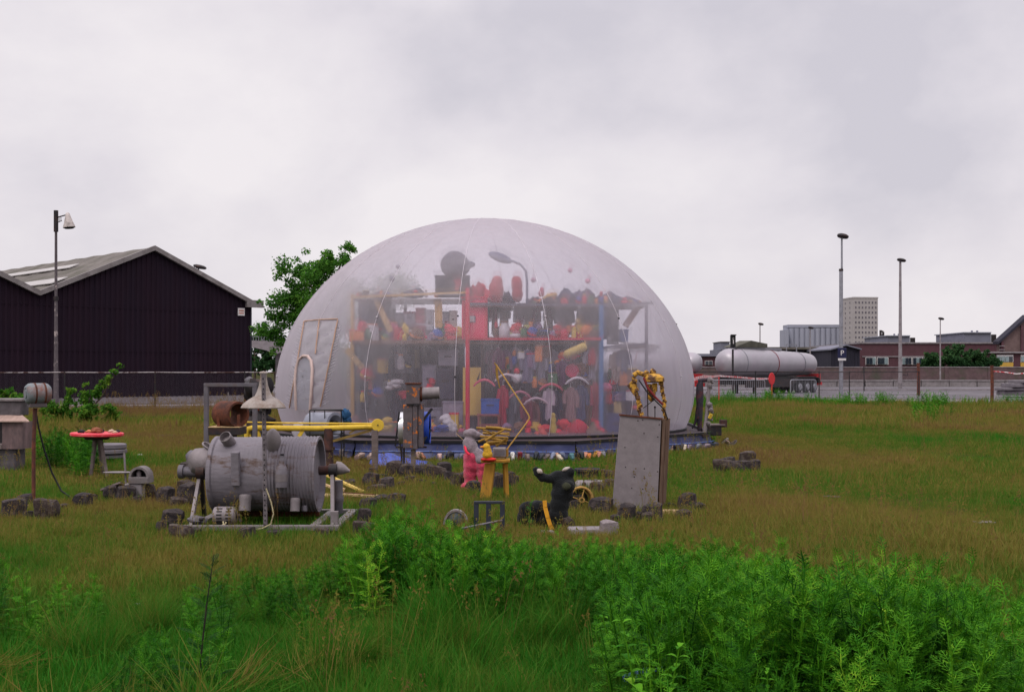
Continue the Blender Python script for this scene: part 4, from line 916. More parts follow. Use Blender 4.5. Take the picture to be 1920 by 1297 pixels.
# --- lower level
t = inn('yellow_screen', 'tall yellow panel standing right of the crimson post', 'screen', 886, 790, DI + .25); t.o.z = .25; t.e.location = t.o
a, b = t.p(868, 689), t.p(902, 778); m_yp = M('yellow_panel', S(222, 184, 92), .7, var=.1, scale=3)
t.add(G().bx(a.x, b.x, 0, .05, b.z, a.z), 'board', m_yp, bevel=.004)
t.add(G().bx(a.x, a.x + .05, .05, .1, 0, b.z + .3).bx(b.x - .05, b.x, .05, .1, 0, b.z + .3), 'leg', m_yp)
t.add(G().extr([t.p(873, 704, -.02), t.p(881, 712, -.02), t.p(879, 714, -.02)], (0, .015, 0)).extr([t.p(901, 695, -.02), t.p(894, 712, -.02), t.p(897, 713, -.02)], (0, .015, 0)), 'notch', m_dark)
t = inn('small_chair', 'small reddish brown chair carrying the blue box', 'chair', 915, 806, DI - .05); t.o.z = .25; t.e.location = t.o
m_ch = M('red_brown_wood', S(146, 74, 62), .7, var=.2); a, b = t.p(894, 776), t.p(938, 780)
t.add(G().bx(a.x, b.x, 0, .45, b.z, a.z), 'seat', m_ch, bevel=.01)
for x in (a.x + .02, b.x - .06):
    for y in (.02, .38): t.add(G().bx(x, x + .04, y, y + .04, 0, b.z), 'leg', m_ch)
t.add(G().bx(a.x + .03, b.x - .03, .03, .05, b.z * .4, b.z * .55), 'stretcher', m_ch)
crate('blue_box', 'bright blue box standing on the small chair', 'box', 902, 936, 747, 776, (38, 84, 168), D=DI, dep=.38, trim=(34, 76, 156))
for (cx, y, w, rgb, lab) in ((908, 716, 40, (214, 84, 110), 'pink padded hanger right of the yellow panel'), (950, 706, 44, (206, 190, 196), 'white hanger on the front rail beside the zigzag rod'), (1082, 712, 44, (214, 206, 214), 'wide white arched hanger left of the blue post'), (1033, 724, 44, (196, 74, 96), 'red hanger in the middle of the rail'), (975, 738, 40, (180, 110, 128), 'dull pink hanger lower on the rail'), (1005, 750, 46, (190, 164, 176), 'pale lilac hanger in the second row')):
    t = inn('clothes_hanger', lab, 'hanger', cx, y + 6, DI - .12, 'loose hangers on the front rail'); c = t.p(cx, y); w_ = w * t.k / 2
    pts = [(-w_, 0, c.z - .1), (-w_ * .75, 0, c.z - .03), (-w_ * .35, 0, c.z + .03), (0, 0, c.z + .05), (w_ * .35, 0, c.z + .03), (w_ * .75, 0, c.z - .03), (w_, 0, c.z - .1)]
    mt = M('hgr_%d_%d_%d' % rgb, S(*rgb), .6, var=.1)
    t.add(G().tube(pts, [.015, .025, .03, .03, .03, .025, .015], 8), 'arms', mt, smooth=60); t.add(G().tube([(0, 0, c.z + .05), (0, 0, c.z + .14), (.03, 0, c.z + .17), (.06, 0, c.z + .14)], .008, 5), 'hook', m_galv)
cl = [(936, 950, 722, 800, (172, 36, 66), 'crimson dress hanging right of the blue box'), (950, 966, 735, 806, (104, 106, 118), 'grey coat hanging beside the crimson dress'), (962, 980, 744, 812, (150, 146, 156), 'pale grey shirt hanging behind the zigzag rod'), (978, 994, 742, 815, (118, 40, 60), 'dark red dress hanging under the dull pink hanger'), (990, 1008, 752, 822, (120, 66, 66), 'brown red coat hanging low beside the zigzag rod'), (1008, 1022, 754, 812, (40, 52, 86), 'navy coat hanging in the middle of the rail'), (1022, 1036, 728, 786, (186, 168, 182), 'lilac white blouse under the red hanger'), (1036, 1050, 732, 790, (34, 40, 76), 'dark navy dress next to the lilac blouse'), (1050, 1064, 738, 800, (134, 70, 96), 'mauve dress hanging beside the dark navy one'), (1060, 1080, 726, 790, (150, 116, 120), 'dusty pink coat under the white arched hanger'), (1080, 1098, 722, 786, (86, 92, 130), 'grey blue jacket under the white arched hanger'), (1096, 1112, 720, 800, (150, 108, 84), 'tan coat hanging left of the blue post'), (1110, 1122, 716, 790, (160, 50, 70), 'red scarf hanging against the blue post'), (942, 956, 655, 715, (124, 96, 120), 'mauve shirt high on the rail beside the zigzag rod tip'), (958, 976, 652, 712, (170, 160, 178), 'pale shirt high under the red beam'), (978, 1000, 656, 716, (112, 104, 128), 'grey purple jacket high under the red beam'), (1004, 1022, 654, 720, (150, 146, 164), 'silver grey shirt high under the red beam'), (1026, 1044, 655, 716, (190, 182, 196), 'whitish shirt high left of the yellow bolster'), (1046, 1062, 676, 722, (96, 62, 92), 'plum shirt below the yellow bolster'), (1098, 1116, 655, 712, (176, 168, 184), 'pale blouse high beside the blue post'), (914, 930, 655, 712, (104, 66, 84), 'wine coloured cardigan above the pink hanger'), (928, 942, 652, 722, (92, 44, 72), 'dark plum coat hanging near the pink hanger')]
for i, (x0, x1, y0, y1, rgb, lab) in enumerate(cl): garment(lab, x0, x1, y0, y1, rgb, D=DI + .1 + .14 * (i % 3), seed=100 + i)
ORD = ['leftmost', 'second from the left', 'third from the left', 'fourth from the left', 'fifth from the left', 'sixth from the left', 'seventh from the left', 'eighth from the left', 'ninth from the left', 'tenth from the left', 'eleventh from the left', 'twelfth from the left']
for i in range(12):
    x = 932 + i * 16 + (i * 37) % 9; w_ = 7 + (i * 5) % 8
    garment('garment %s in the dim back row under the red beam' % ORD[i], x - w_, x + w_, 656 + (i * 17) % 36, 806 - (i * 23) % 60, [(44, 38, 60), (104, 34, 52), (52, 58, 92), (96, 76, 84), (130, 60, 80), (70, 60, 50)][i % 6], D=DI + 1.0 + .1 * (i % 3), group='garments in the back row', seed=140 + i)
def floor_it(t): t.o.z = .25; t.e.location = t.o
t = inn('red_cushion', 'big red cushion on the dome floor left of the blue post', 'cushion', 1085, 826, DI - .5)
c0 = t.p(1085, 806); t.add(G().ball((0, 0, c0.z), (17 * t.k, .14, 20 * t.k), 18, rough=.04), 'cushion', M('cushion_red', S(190, 26, 54), .85, var=.15, bump=.3), smooth=60)
t = inn('red_drum', 'round crimson drum hanging above the white arched hanger', 'drum', 1073, 706, DI + .05)
t.add(G().lathe([(.02, -.1), (11 * t.k, -.1), (12 * t.k, -.05), (12 * t.k, .05), (11 * t.k, .1), (.02, .1)], (0, 0, t.p(0, 695).z), (.1, 1, 0), 20), 'shell', M('drum_crimson', S(186, 36, 84), .6), smooth=40)
t.add(G().lathe([(11.6 * t.k, -.12), (12.6 * t.k, -.12), (12.6 * t.k, -.09), (11.6 * t.k, -.09)], (0, 0, t.p(0, 695).z), (.1, 1, 0), 20, closed=True, caps=False), 'hoop', m_redp)
t = inn('yellow_bolster', 'yellow roll hanging slanted under the red beam', 'roll', 1079, 674, DI - .2)
t.add(G().tube([t.p(1058, 667), t.p(1062, 665), t.p(1096, 650), t.p(1100, 648)], [.05, .1, .1, .05], 12), 'roll', M('bolster_yellow', S(206, 178, 96), .8, var=.15), smooth=50)
t.add(G().tube([t.p(1097, 648), t.p(1097, 637)], .012, 5), 'strap', m_yel)
t = plush('yellow_bottle_toy', 'upright yellow toy on the floor under the navy coat', 'toy', [(1037, 806, 7, 18), (1037, 788, 6, 9), (1037, 778, 5, 5)], (186, 160, 66), 1037, 826, D=DI - .5, remesh=.02)
heap('floor_clothes', 'orange red clothes heap on the floor below the zigzag rod', 'clothes', 998, 1032, 800, 827, (178, 74, 66), D=DI - .9, seed=81)
heap('floor_clothes', 'dull red clothes heap on the floor beside the red cushion', 'clothes', 1040, 1076, 806, 828, (140, 62, 72), D=DI - .9, seed=82)
heap('floor_clothes', 'brown clothes heap on the floor under the tan coat', 'clothes', 1096, 1130, 790, 824, (124, 100, 84), D=DI - .4, seed=83)
heap('floor_clothes', 'dark clothes heap on the floor under the grey coat', 'clothes', 945, 1000, 798, 822, (52, 46, 62), D=DI - .2, seed=84)
crate('blue_crate', 'navy blue crate on the floor right of the blue post', 'crate', 1138, 1172, 775, 818, (44, 58, 116), D=DI - .1, trim=(40, 52, 104))
crate('blue_case', 'small blue case on a hook right of the blue post', 'case', 1148, 1178, 734, 752, (48, 66, 128), D=DI + .2, dep=.2, trim=(42, 58, 112))
heap('grey_bundle', 'grey bundle on the blue case right of the blue post', 'bundle', 1142, 1160, 716, 736, (76, 74, 88), seed=85)
garment('yellow blouse hanging right of the blue post', 1150, 1166, 752, 776, (196, 172, 118), seed=86)
garment('beige coat hanging high right of the blue post', 1146, 1160, 660, 716, (166, 146, 140), seed=87)
garment('slate coat hanging high right of the beige coat', 1160, 1178, 655, 700, (96, 100, 130), seed=88)
for i, (x0, x1, y0, y1, rgb, tr, nm, lab, dd) in enumerate((
    (822, 858, 656, 686, (168, 164, 178), (150, 146, 164), 'white_carton', 'white carton hanging under the brown beam left of the crimson post', .5),
    (818, 852, 690, 748, (58, 56, 76), (66, 62, 84), 'dark_cupboard', 'dark cupboard left of the crimson post', .5),
    (792, 818, 684, 748, (158, 152, 168), (140, 136, 152), 'pale_cupboard', 'pale grey cupboard left of the dark cupboard', .6),
    (830, 868, 752, 806, (150, 142, 156), (132, 126, 142), 'pale_chest', 'pale chest on the floor left of the crimson post', .2),
    (795, 828, 764, 806, (132, 128, 142), (118, 114, 130), 'grey_chest', 'grey chest on the floor behind the rusty blower post', .4),
    (740, 776, 664, 700, (118, 124, 134), (104, 110, 122), 'grey_carton', 'dull grey carton under the brown beam', 1.0),
    (700, 712, 690, 736, (64, 70, 120), (56, 62, 108), 'blue_box', 'narrow blue box beside the orange strip', .7))):
    tt = crate(nm, lab, nm.split('_')[-1], x0, x1, y0, y1, rgb, D=DI + dd, dep=.35, trim=tr)
plank('orange strip of board in the dim left part of the dome', 695, 684, 695, 730, 8, (176, 110, 92), D=DI + .6)
plank('ochre board slanting down from the left shelf post', 650, 655, 680, 690, 11, (176, 146, 96), D=DI - .05)
plank('faded ochre board standing in the dim lower left shelf', 782, 655, 782, 690, 9, (140, 130, 100), D=DI + .9)
heap('dark_bundle', 'dark green grey bundle on the floor in the left of the dome', 'bundle', 690, 740, 740, 806, (62, 70, 72), D=DI + .8, seed=91)
heap('dark_bundle', 'dark blue bundle at the foot of the left shelf post', 'bundle', 730, 772, 700, 806, (60, 66, 84), D=DI + 1.2, seed=92)
heap('dark_bundle', 'peach coloured bundle beside the left shelf foot', 'bundle', 652, 676, 770, 806, (150, 118, 116), D=DI, seed=93)

# --- clutter: small finds crowding the shelves and the floor
rn = random.Random(55)
PAL = [('crimson', (206, 30, 62)), ('red', (196, 40, 52)), ('blue', (48, 74, 150)), ('yellow', (206, 172, 70)), ('black', (34, 32, 42)), ('white', (206, 200, 204)), ('brown', (112, 78, 60)), ('pink', (212, 104, 138)), ('green', (66, 104, 70)), ('orange', (208, 120, 60)), ('mauve', (132, 104, 134))]
rows = [('on the floor right of the yellow screen', 940, 1122, 826, 30, 14, 42, -.35), ('on the floor left of the crimson post', 672, 866, 812, 22, 14, 40, -.1), ('on the middle shelf right of the cabinet', 926, 1122, 635.5, 22, 12, 38, .15), ('on the middle shelf left of the cabinet', 668, 862, 641, 20, 12, 44, .2), ('on the top shelf right of the lamp', 1000, 1205, 572, 20, 8, 26, .3), ('on the top shelf left of the case', 668, 822, 558, 12, 6, 18, .3), ('hung in the upper tier under the red beam', 938, 1118, 705, 26, 14, 34, .15), ('hung in the tier right of the blue post', 1134, 1200, 740, 12, 12, 30, .2), ('hung in the tier left of the cupboards', 676, 812, 720, 14, 12, 34, .6)]
for where, x0, x1, yb, n_, s0, s1, dd in rows:
    cnt = {}
    for i in range(n_):
        x = x0 + (x1 - x0) * (i + rn.uniform(.15, .85)) / n_; w_ = rn.uniform(s0, s1) * .62; h = rn.uniform(s0, s1); cn_, rgb = rn.choice(PAL); kd = rn.choice(['toy', 'tin', 'ball', 'bundle', 'jar'])
        key = (cn_, kd); cnt[key] = cnt.get(key, 0) + 1
        lab = '%s %s %s %s' % (['small', 'second small', 'third small', 'fourth small', 'fifth small', 'sixth small'][min(5, cnt[key] - 1)], cn_, kd, where) + ('' if cnt[key] == 1 else ' from the left')
        y = yb if 'tier' not in where else yb + rn.uniform(-34, 34)
        t = inn('clutter_' + kd, lab, kd, x, y, DI + dd + rn.uniform(-.12, .12), 'small finds crowding the dome'); k = t.k; a, b = w_ * k, h * k
        mt = M('find_%d_%d_%d' % rgb, S(*rgb), .75, var=.3, scale=9, bump=.25); m2 = M('find2_%d' % (i % 4), S(*PAL[(i * 3) % 10][1]), .8, var=.25)
        if kd == 'toy':
            t.add(G().ball((0, 0, b * .32), (a * .55, a * .45, b * .34), 12, rough=.05).ball((-a * .45, 0, b * .4), (a * .2, a * .2, b * .22), 8).ball((a * .45, 0, b * .4), (a * .2, a * .2, b * .22), 8), 'body', mt, smooth=60); t.add(G().ball((0, 0, b * .8), (a * .38, a * .36, b * .22), 12), 'head', m2, smooth=60)
        elif kd == 'tin':
            t.add(G().box((0, 0, b * .45), (a, a * .8, b * .9), (0, 0, rn.uniform(-.6, .6))), 'body', mt, bevel=.01); t.add(G().box((0, 0, b * .93), (a * 1.06, a * .86, b * .08), (0, 0, 0)), 'lid', m2, bevel=.005)
        elif kd == 'ball':
            t.add(G().ball((0, 0, a * .6), a * .6, 14, rough=.03), 'ball', mt, smooth=60); t.add(G().lathe([(a * .6, -.03), (a * .615, 0), (a * .6, .03)], (0, 0, a * .6), (.3, -.4, 1), 18, caps=False), 'stripe', m2, smooth=60)
        elif kd == 'bundle':
            g = G()
            for q in range(4): g.ball((rn.uniform(-.4, .4) * a, rn.uniform(-.05, .05), b * (.2 + .18 * q)), (a * rn.uniform(.4, .7), a * .4, b * .22), 12, rough=.16, seed=q + i)
            t.add(g, 'cloth', mt, smooth=60)
        else:
            t.add(G().lathe([(a * .4, 0), (a * .5, b * .1), (a * .5, b * .6), (a * .3, b * .8), (a * .3, b * .92)], n=14), 'glass', mt, smooth=40); t.add(G().lathe([(a * .34, b * .88), (a * .34, b), (.01, b * 1.01)], n=12), 'lid', m2, smooth=40)
# green hedge behind the dome, seen through the film (leaves are added with the other plants)

def curtain(label, x0, x1, y0, y1, rgb, D, seed, folds=9):
    t = inn('drape', label, 'drape', (x0 + x1) / 2, y1, D, 'dark drapes at the back of the dome'); g = G(); nu, nv = 60, 8; a, b = t.p(x0, y0), t.p(x1, y1); rn_ = random.Random(seed); ph_ = rn_.uniform(0, 6)
    for th in (0, .02):
        for j in range(nv + 1):
            v = j / nv
            for i in range(nu + 1):
                u = i / nu; y = .06 * math.sin(u * folds * 6.28 + ph_ + .6 * math.sin(v * 3)) * (.4 + .6 * v) + .03 * math.sin(u * 17 + v * 2)
                g.v.append((a.x + (b.x - a.x) * u, y + th, a.z + (b.z - a.z) * v - .05 * math.sin(u * 5 + ph_) * (1 if j == nv else 0)))
    m_ = (nu + 1) * (nv + 1)
    for sd in (0, 1):
        for j in range(nv):
            for i in range(nu): q = sd * m_ + j * (nu + 1) + i; g.f.append((q, q + 1, q + nu + 2, q + nu + 1))
    t.add(g, 'cloth', M('drape_%d_%d_%d' % rgb, S(*rgb), .9, var=.4, scale=3, bump=.3, stretch=(2, 2, .5)), smooth=60); t.add(G().tube([(a.x, 0, a.z + .02), (b.x, 0, a.z + .02)], .015, 6), 'rail', m_greyp, smooth=60)
for i, (x0, x1, y0, y1, rgb, lab) in enumerate(((664, 742, 636, 806, (70, 80, 84), 'grey green drape at the back left of the dome'), (738, 806, 636, 806, (78, 80, 92), 'slate drape behind the cupboards of the dome'), (804, 872, 636, 806, (60, 58, 78), 'dark violet drape left of the crimson post'), (880, 986, 634, 812, (52, 36, 58), 'dark plum drape behind the blue box'), (982, 1062, 634, 812, (64, 50, 74), 'dusky purple drape behind the middle of the rail'), (1058, 1128, 634, 812, (70, 48, 62), 'dark wine drape left of the blue post'), (1130, 1200, 700, 812, (84, 80, 108), 'grey blue drape right of the blue post'), (672, 742, 570, 640, (58, 58, 80), 'dark blue drape at the left of the middle shelf'), (1096, 1160, 578, 640, (74, 70, 90), 'slate drape at the right of the middle shelf'))):
    curtain(lab, x0, x1, y0, y1, rgb, DI + 1.72, 200 + i, 5 + i % 4)
for i, (x0, x1, y0, rgb, lab) in enumerate(((868, 896, 528, (150, 34, 58), 'crimson bundle behind the coats on the top shelf'), (936, 966, 545, (60, 50, 72), 'dark bundle between sack and bolster on the top shelf'), (990, 1020, 554, (80, 66, 86), 'mauve bundle at the foot of the gooseneck lamp'), (1150, 1205, 556, (72, 70, 92), 'grey bundle at the right end of the top shelf'))):
    heap('clothes_heap', lab, 'clothes', x0, x1, y0, 572 if x0 > 860 else 558, rgb, D=DI + .9, seed=300 + i)
# ------------------------------------------------------------------ junk sculptures in the meadow
m_drum = M('grey_drum_paint', S(118, 112, 119), .7, metal=.1, var=.2, scale=5, bump=.3, col2=S(84, 66, 58), thr=.6, scale2=5, soft=.06, stretch=(.5, 1.5, 1.5))
m_grey = M('dull_grey_steel', S(102, 98, 105), .65, metal=.3, var=.25, scale=8, bump=.25, col2=S(86, 72, 68), thr=.6, scale2=4)
m_lgrey = M('pale_grey_zinc', S(126, 118, 120), .6, metal=.25, var=.2, scale=7, bump=.25, col2=S(112, 104, 104), thr=.6, scale2=4)
m_ywel = M('yellow_enamel', S(206, 172, 56), .6, var=.15, scale=6, bump=.2, col2=S(150, 116, 44), thr=.66, scale2=7)
m_wood = M('grey_weathered_wood', S(110, 98, 96), .9, var=.3, scale=5, bump=.4, stretch=(.5, .5, 3))
m_pale = M('pale_plank', S(178, 150, 112), .85, var=.25, scale=5, bump=.3, stretch=(3, .5, .5))
m_rorange = M('orange_rust_iron', S(92, 84, 88), .8, metal=.2, var=.25, scale=6, bump=.4, col2=S(196, 110, 38), thr=.585, scale2=7, soft=.02)
m_brownp2 = M('dark_brown_iron', S(62, 46, 46), .8, var=.3, scale=8, bump=.35, col2=S(96, 56, 44), thr=.6)

# --- drum machine
t = T('drum_machine', 'large ribbed grey drum machine lying on a pale steel frame', 'machine', 500, None, D=12.35)
k = t.k; c0 = t.p(402, 888); c1 = t.p(600, 888); R = .405; L = c1.x - c0.x
prof = [(R * .9, .0), (R * .97, .005), (R * 1.01, .02), (R * 1.01, .05), (R * .965, .065), (R * .965, .10)]
x = .10
while x < L - .04:
    f = x / L; dep = .012 if f > .52 else .004
    if f < .3: prof += [(R * .985, x), (R * .985, x + .05)]
    else: prof += [(R * .985, x), (R * .985 + dep, x + .014), (R * .985, x + .028)]
    x += .055 if f < .3 else .045 if f < .52 else .036
prof += [(R, L - .02), (R * 1.015, L - .01), (R * 1.015, L), (R * .93, L), (R * .92, L - .06), (R * .5, L - .08)]
dr_ = t.add(G().lathe(prof, (c0.x, 0, c0.z), (1, 0, 0), 40), 'drum', m_drum, smooth=35)
t.add(G().tube([t.p(338, 884), t.p(405, 886)], .055, 14).cyl(t.p(336, 884), t.p(345, 884), .075, .075, 14), 'left_axle', m_grey, smooth=40)
t.add(G().tube([t.p(598, 882), t.p(634, 880)], .05, 14), 'right_axle', m_brownp2, smooth=40)
cn = t.add(G().lathe([(.07, 0), (.075, .04), (.05, .1), (.02, .145), (.018, .16)], t.p(629, 876), (1, 0, -.25), 14), 'cone', m_lgrey, smooth=40)
G().ball(t.p(653, 882), .02, 8).build('tip', m_red, cn, smooth=60)
def on_drum(px, py, r=R * 1.0):        # point on the near side of the drum
    q = t.p(px, py, -.3); dz = q.z - c0.z; y = -math.sqrt(max(0, r * r - dz * dz)); q = t.p(px, py, y); return q
q = on_drum(431, 830); t.add(G().lathe([(.045, -.05), (.06, -.04), (.066, .02), (.066, .12), (.058, .125), (.05, .06), (.01, .05)], q, (-.25, -.75, .6), 16), 'can', m_lgrey, smooth=40)
q = on_drum(514, 832); t.add(G().lathe([(.04, -.09), (.062, -.06), (.085, .02), (.08, .09), (.05, .14), (.02, .165), (.002, .17)], q + Vector((0, -.05, 0)), (0, -.15, 1), 16), 'bulb', m_lgrey, smooth=60)
q = on_drum(443, 878); t.add(G().box(q + Vector((0, -.02, 0)), (15 * k, .07, 62 * k), (.1, 0, 0)), 'side_box', m_drum, bevel=.008)
q = on_drum(529, 888); jar = t.add(G().lathe([(.058, -.16), (.062, -.14), (.062, .03), (.05, .06), (.03, .09), (.03, .14), (.022, .145), (.022, .17)], q + Vector((0, -.03, .02)), (0, .05, 1), 16), 'jar', m_drum, smooth=40)
G().lathe([(.0655, -.1), (.0655, -.02)], q + Vector((0, -.03, .02)), (0, .05, 1), 16, caps=False).build('band', m_lgrey, jar, smooth=40)
for i, (px, py, r, ln) in enumerate(((463, 930, .062, .17), (556, 936, .05, .14), (573, 950, .03, .05))):
    q = on_drum(px, py); t.add(G().lathe([(r, 0), (r * 1.05, -.02), (r * 1.05, -.05), (r, -.06), (r, -ln), (r * .6, -ln)], q + Vector((0, -.06, .02)), (0, .25, 1), 14), 'can', m_lgrey if i < 2 else m_grey, smooth=40)
q = on_drum(450, 845); t.add(G().box(on_drum(529, 853), (6 * k, .02, 5 * k)), 'plate', m_dark)
# left duct elbow with ring
q = t.p(378, 862); t.add(G().tube([t.p(402, 868), t.p(388, 868), t.p(372, 862), t.p(358, 853)], [.15, .155, .15, .085], 16), 'duct_elbow', m_lgrey, smooth=35)
t.add(G().tube([t.p(372, 862), t.p(370, 850)], [.09, .06], 12).tube([t.p(358, 853), t.p(353, 848)], [.07, .04], 10), 'duct_spout', m_grey, smooth=40)
rg = [t.p(390, 836) + Vector((.055 * math.cos(a), .045 * math.sin(a), .02 * math.sin(a) - .03 * math.cos(a))) for a in [i * math.pi / 9 for i in range(18)]]
t.add(G().tube(rg, .012, 6, closed=True), 'ring', m_lgrey, smooth=60)
# supports and frame
fy, by = -.72, .62
for (xa, ya, xb, yb, nm) in ((357, 991, 375, 890, 'support'), (624, 991, 623, 884, 'support')):
    t.add(G().bar(t.p(xa, ya, fy), t.p(xb, yb, -.05), .035, .035), nm, m_lgrey)
t.add(G().bar(t.p(384, 975, .4), t.p(377, 890, .0), .04, .04).bar(t.p(625, 960, .4), t.p(624, 884, .0), .04, .04), 'rear_support', m_dark)
t.add(G().cyl(t.p(370, 884, -.08), t.p(385, 884, -.08), .085, .085, 12), 'bearing', m_dark, smooth=40)
t.add(G().cyl(t.p(617, 881, -.06), t.p(632, 881, -.06), .07, .07, 12), 'bearing', m_dark, smooth=40)
fz = .085
xl, xr = t.p(334, 990, fy).x, t.p(636, 990, fy).x
for (y, nm) in ((fy, 'front_beam'), (by, 'rear_beam')): t.add(G().bx(xl, xr, y - .035, y + .035, .03, fz + .0), nm, m_lgrey, bevel=.004)
for x in (xl + .12, t.p(608, 990).x, xr - .05): t.add(G().bx(x - .045, x + .045, fy + .04, by - .04, .035, fz - .005), 'cross_beam', m_lgrey, bevel=.004)
a = t.p(620, 958, fy + .06); b = t.p(634, 992, fy + .06); t.add(G().bx(a.x, b.x, fy + .045, fy + .1, .05, a.z), 'end_plate', m_lgrey, bevel=.004)
a = t.p(444, 962, .2); b = t.p(600, 947, .2); t.add(G().bx(a.x, b.x, .15, .2, a.z - .03, b.z), 'rust_beam', m_rust, bevel=.004)
a = t.p(626, 900, .45); b = t.p(640, 960, .45); t.add(G().lathe([(.055, 0), (.06, .02), (.06, .18), (.07, .2), (.07, .24), (.06, .26), (.06, a.z)], ((a.x + b.x) / 2, .45, 0), n=14), 'rear_pillar', m_grey, smooth=40)
# perforated upright
px_ = t.add(G().bar(t.p(498, 993, fy - .02), t.p(494, 700, fy - .02), .036, .036), 'perforated_upright', M('mottled_angle_iron', S(112, 104, 108), .75, var=.35, scale=14, bump=.4, col2=S(58, 50, 54), thr=.56, scale2=12))
g = G()
for i in range(30):
    f = .03 + i / 31.0; q = t.p(498, 993, fy - .02).lerp(t.p(494, 700, fy - .02), f) + Vector((0, -.0185, 0)); g.box(q, (.012, .004, .014))
g.build('hole', m_black, px_)
t.add(G().tube([t.p(499, 915, fy - .05), t.p(508, 940, fy - .05), t.p(513, 962, fy - .05), t.p(508, 982, fy - .05), t.p(492, 990, fy - .06), t.p(478, 993, fy - .06)], .007, 5), 'cable', M('cream_cable', S(176, 164, 130), .6))

t = T('bell_lampshade', 'weathered bell lampshade on top of the perforated upright', 'lampshade', 494, None, D=11.75, z=1.2)
c = t.p(494, 765); k = t.k; hh = lambda y: (765 - y) * k
t.add(G().lathe([(41 * k, 0), (42 * k, .008), (38 * k, hh(757)), (28 * k, hh(749)), (16 * k, hh(742)), (12 * k, hh(733)), (8.5 * k, hh(722)), (6.5 * k, hh(710)), (6.5 * k, hh(701)), (8 * k, hh(699)), (7 * k, hh(697)), (3 * k, hh(696))], c, n=28), 'shade', M('dirty_enamel', S(150, 140, 134), .7, var=.2, scale=9, bump=.35, col2=S(112, 92, 78), thr=.58, scale2=6), smooth=50)
t.add(G().lathe([(3.5 * k, hh(742)), (4.5 * k, hh(750)), (4.5 * k, hh(760)), (1 * k, hh(764))], c, n=12), 'bulb', m_lgrey, smooth=60)

t = T('electric_motor', 'slotted grey electric motor on the front beam of the drum frame', 'motor', 421, None, D=11.8, z=.09)
k = t.k; c = t.p(401, 966); zz = c.z
t.add(G().lathe([(.02, 0), (.07, 0), (.088, .01), (.094, .03), (.094, .20), (.088, .22), (.07, .235), (.02, .235)], (c.x, 0, zz), (1, 0, 0), 22), 'housing', m_lgrey, smooth=35)
g = G()
for row in range(6):
    an = R_(-55 + row * 22)
    for xx in (.055, .15):
        g.box((c.x + xx + .02, -.0945 * math.cos(an), zz + .0945 * math.sin(an)), (.055, .005, .014), (-an, 0, 0))
t.add(g, 'slot', m_black)
t.add(G().bx(c.x + .02, c.x + .05, -.08, .08, 0, zz - .05).bx(c.x + .18, c.x + .21, -.08, .08, 0, zz - .05), 'foot', m_dark)
t.add(G().tube([(c.x + .235, 0, zz), (c.x + .27, 0, zz - .005)], .025, 10).bar((c.x + .25, 0, zz - .01), (c.x + .29, -.02, .01), .02, .03), 'shaft', m_dark, smooth=40)
t.add(G().tube([(c.x + .12, -.1, zz - .05), (c.x + .14, -.13, zz - .09), (c.x + .16, -.12, .02)], .009, 6).ball((c.x + .13, -.12, zz - .09), .02, 8), 'terminal', M('cream_cable', S(176, 164, 130), .6))
t = T('scrap_casting', 'small lumpy grey casting on the left end of the frame beam', 'scrap', 368, None, D=11.72, z=.088)
t.add(G().ball((0, 0, .04), (.09, .06, .045), 14, rough=.12).ball((.07, 0, .035), (.05, .05, .035), 12, rough=.1, seed=4), 'casting', m_grey, smooth=50); t.add(G().cyl((.05, -.05, .05), (.1, -.07, .06), .018, .014, 8), 'nozzle', m_dark)

# --- grey gate frame
t = T('gate_frame', 'grey square tube frame standing behind the drum machine', 'frame', 432, 884); y1 = t.p(0, 725).z
for px in (387, 478): t.add(G().bx(t.p(px - 4, 0).x, t.p(px + 4, 0).x, -.04, .04, 0, y1), 'upright', m_grey, bevel=.005)
t.add(G().bx(t.p(383, 0).x, t.p(482, 0).x, -.042, .042, y1, y1 + .06), 'top_bar', m_grey, bevel=.005)
for px in (387, 478): t.add(G().bx(t.p(px - 9, 0).x, t.p(px + 9, 0).x, -.12, .12, 0, .02), 'foot_plate', m_dark)

# --- rusty pipe on board
t = T('rusty_pipe_stand', 'rusty wide pipe section resting on a dark board stand', 'pipe', 430, None, D=16.2); k = t.k
a = t.p(398, 800); b = t.p(456, 814); t.add(G().bx(a.x, b.x, -.22, .22, b.z, a.z), 'board', m_dark, bevel=.006)
a2 = t.p(420, 0).x; b2 = t.p(441, 0).x; t.add(G().bx(a2, b2, -.12, .12, 0, b.z), 'post', m_black)
t.add(G().bx(t.p(398, 0).x, b.x, -.23, .23, a.z, a.z + .012), 'top_sheet', m_pale)
cc = t.p(432, 776); pp = [(.18, -.2), (.185, -.18), (.185, .18), (.18, .2), (.15, .2), (.148, 0), (.15, -.2)]
t.add(G().lathe(pp, (cc.x, 0, cc.z), (-.75, .66, 0), 24, closed=True, caps=False), 'pipe', m_rust, smooth=40)
t.add(G().bar((cc.x - .14, -.1, a.z), (cc.x - .15, -.1, cc.z), .04, .03).bar((cc.x + .15, -.14, a.z), (cc.x + .15, -.14, cc.z), .04, .03), 'cradle', m_rust)
t.add(G().tube([t.p(428, 756), t.p(428, 735)], .008, 6), 'pin', m_lgrey)
t = T('yellow_flower_pot', 'small yellow green tuft of weed beside the rusty pipe stand', 'plant', 401, None, D=16.3, z=t.p(0, 800).z)
rn = random.Random(5); g = G()
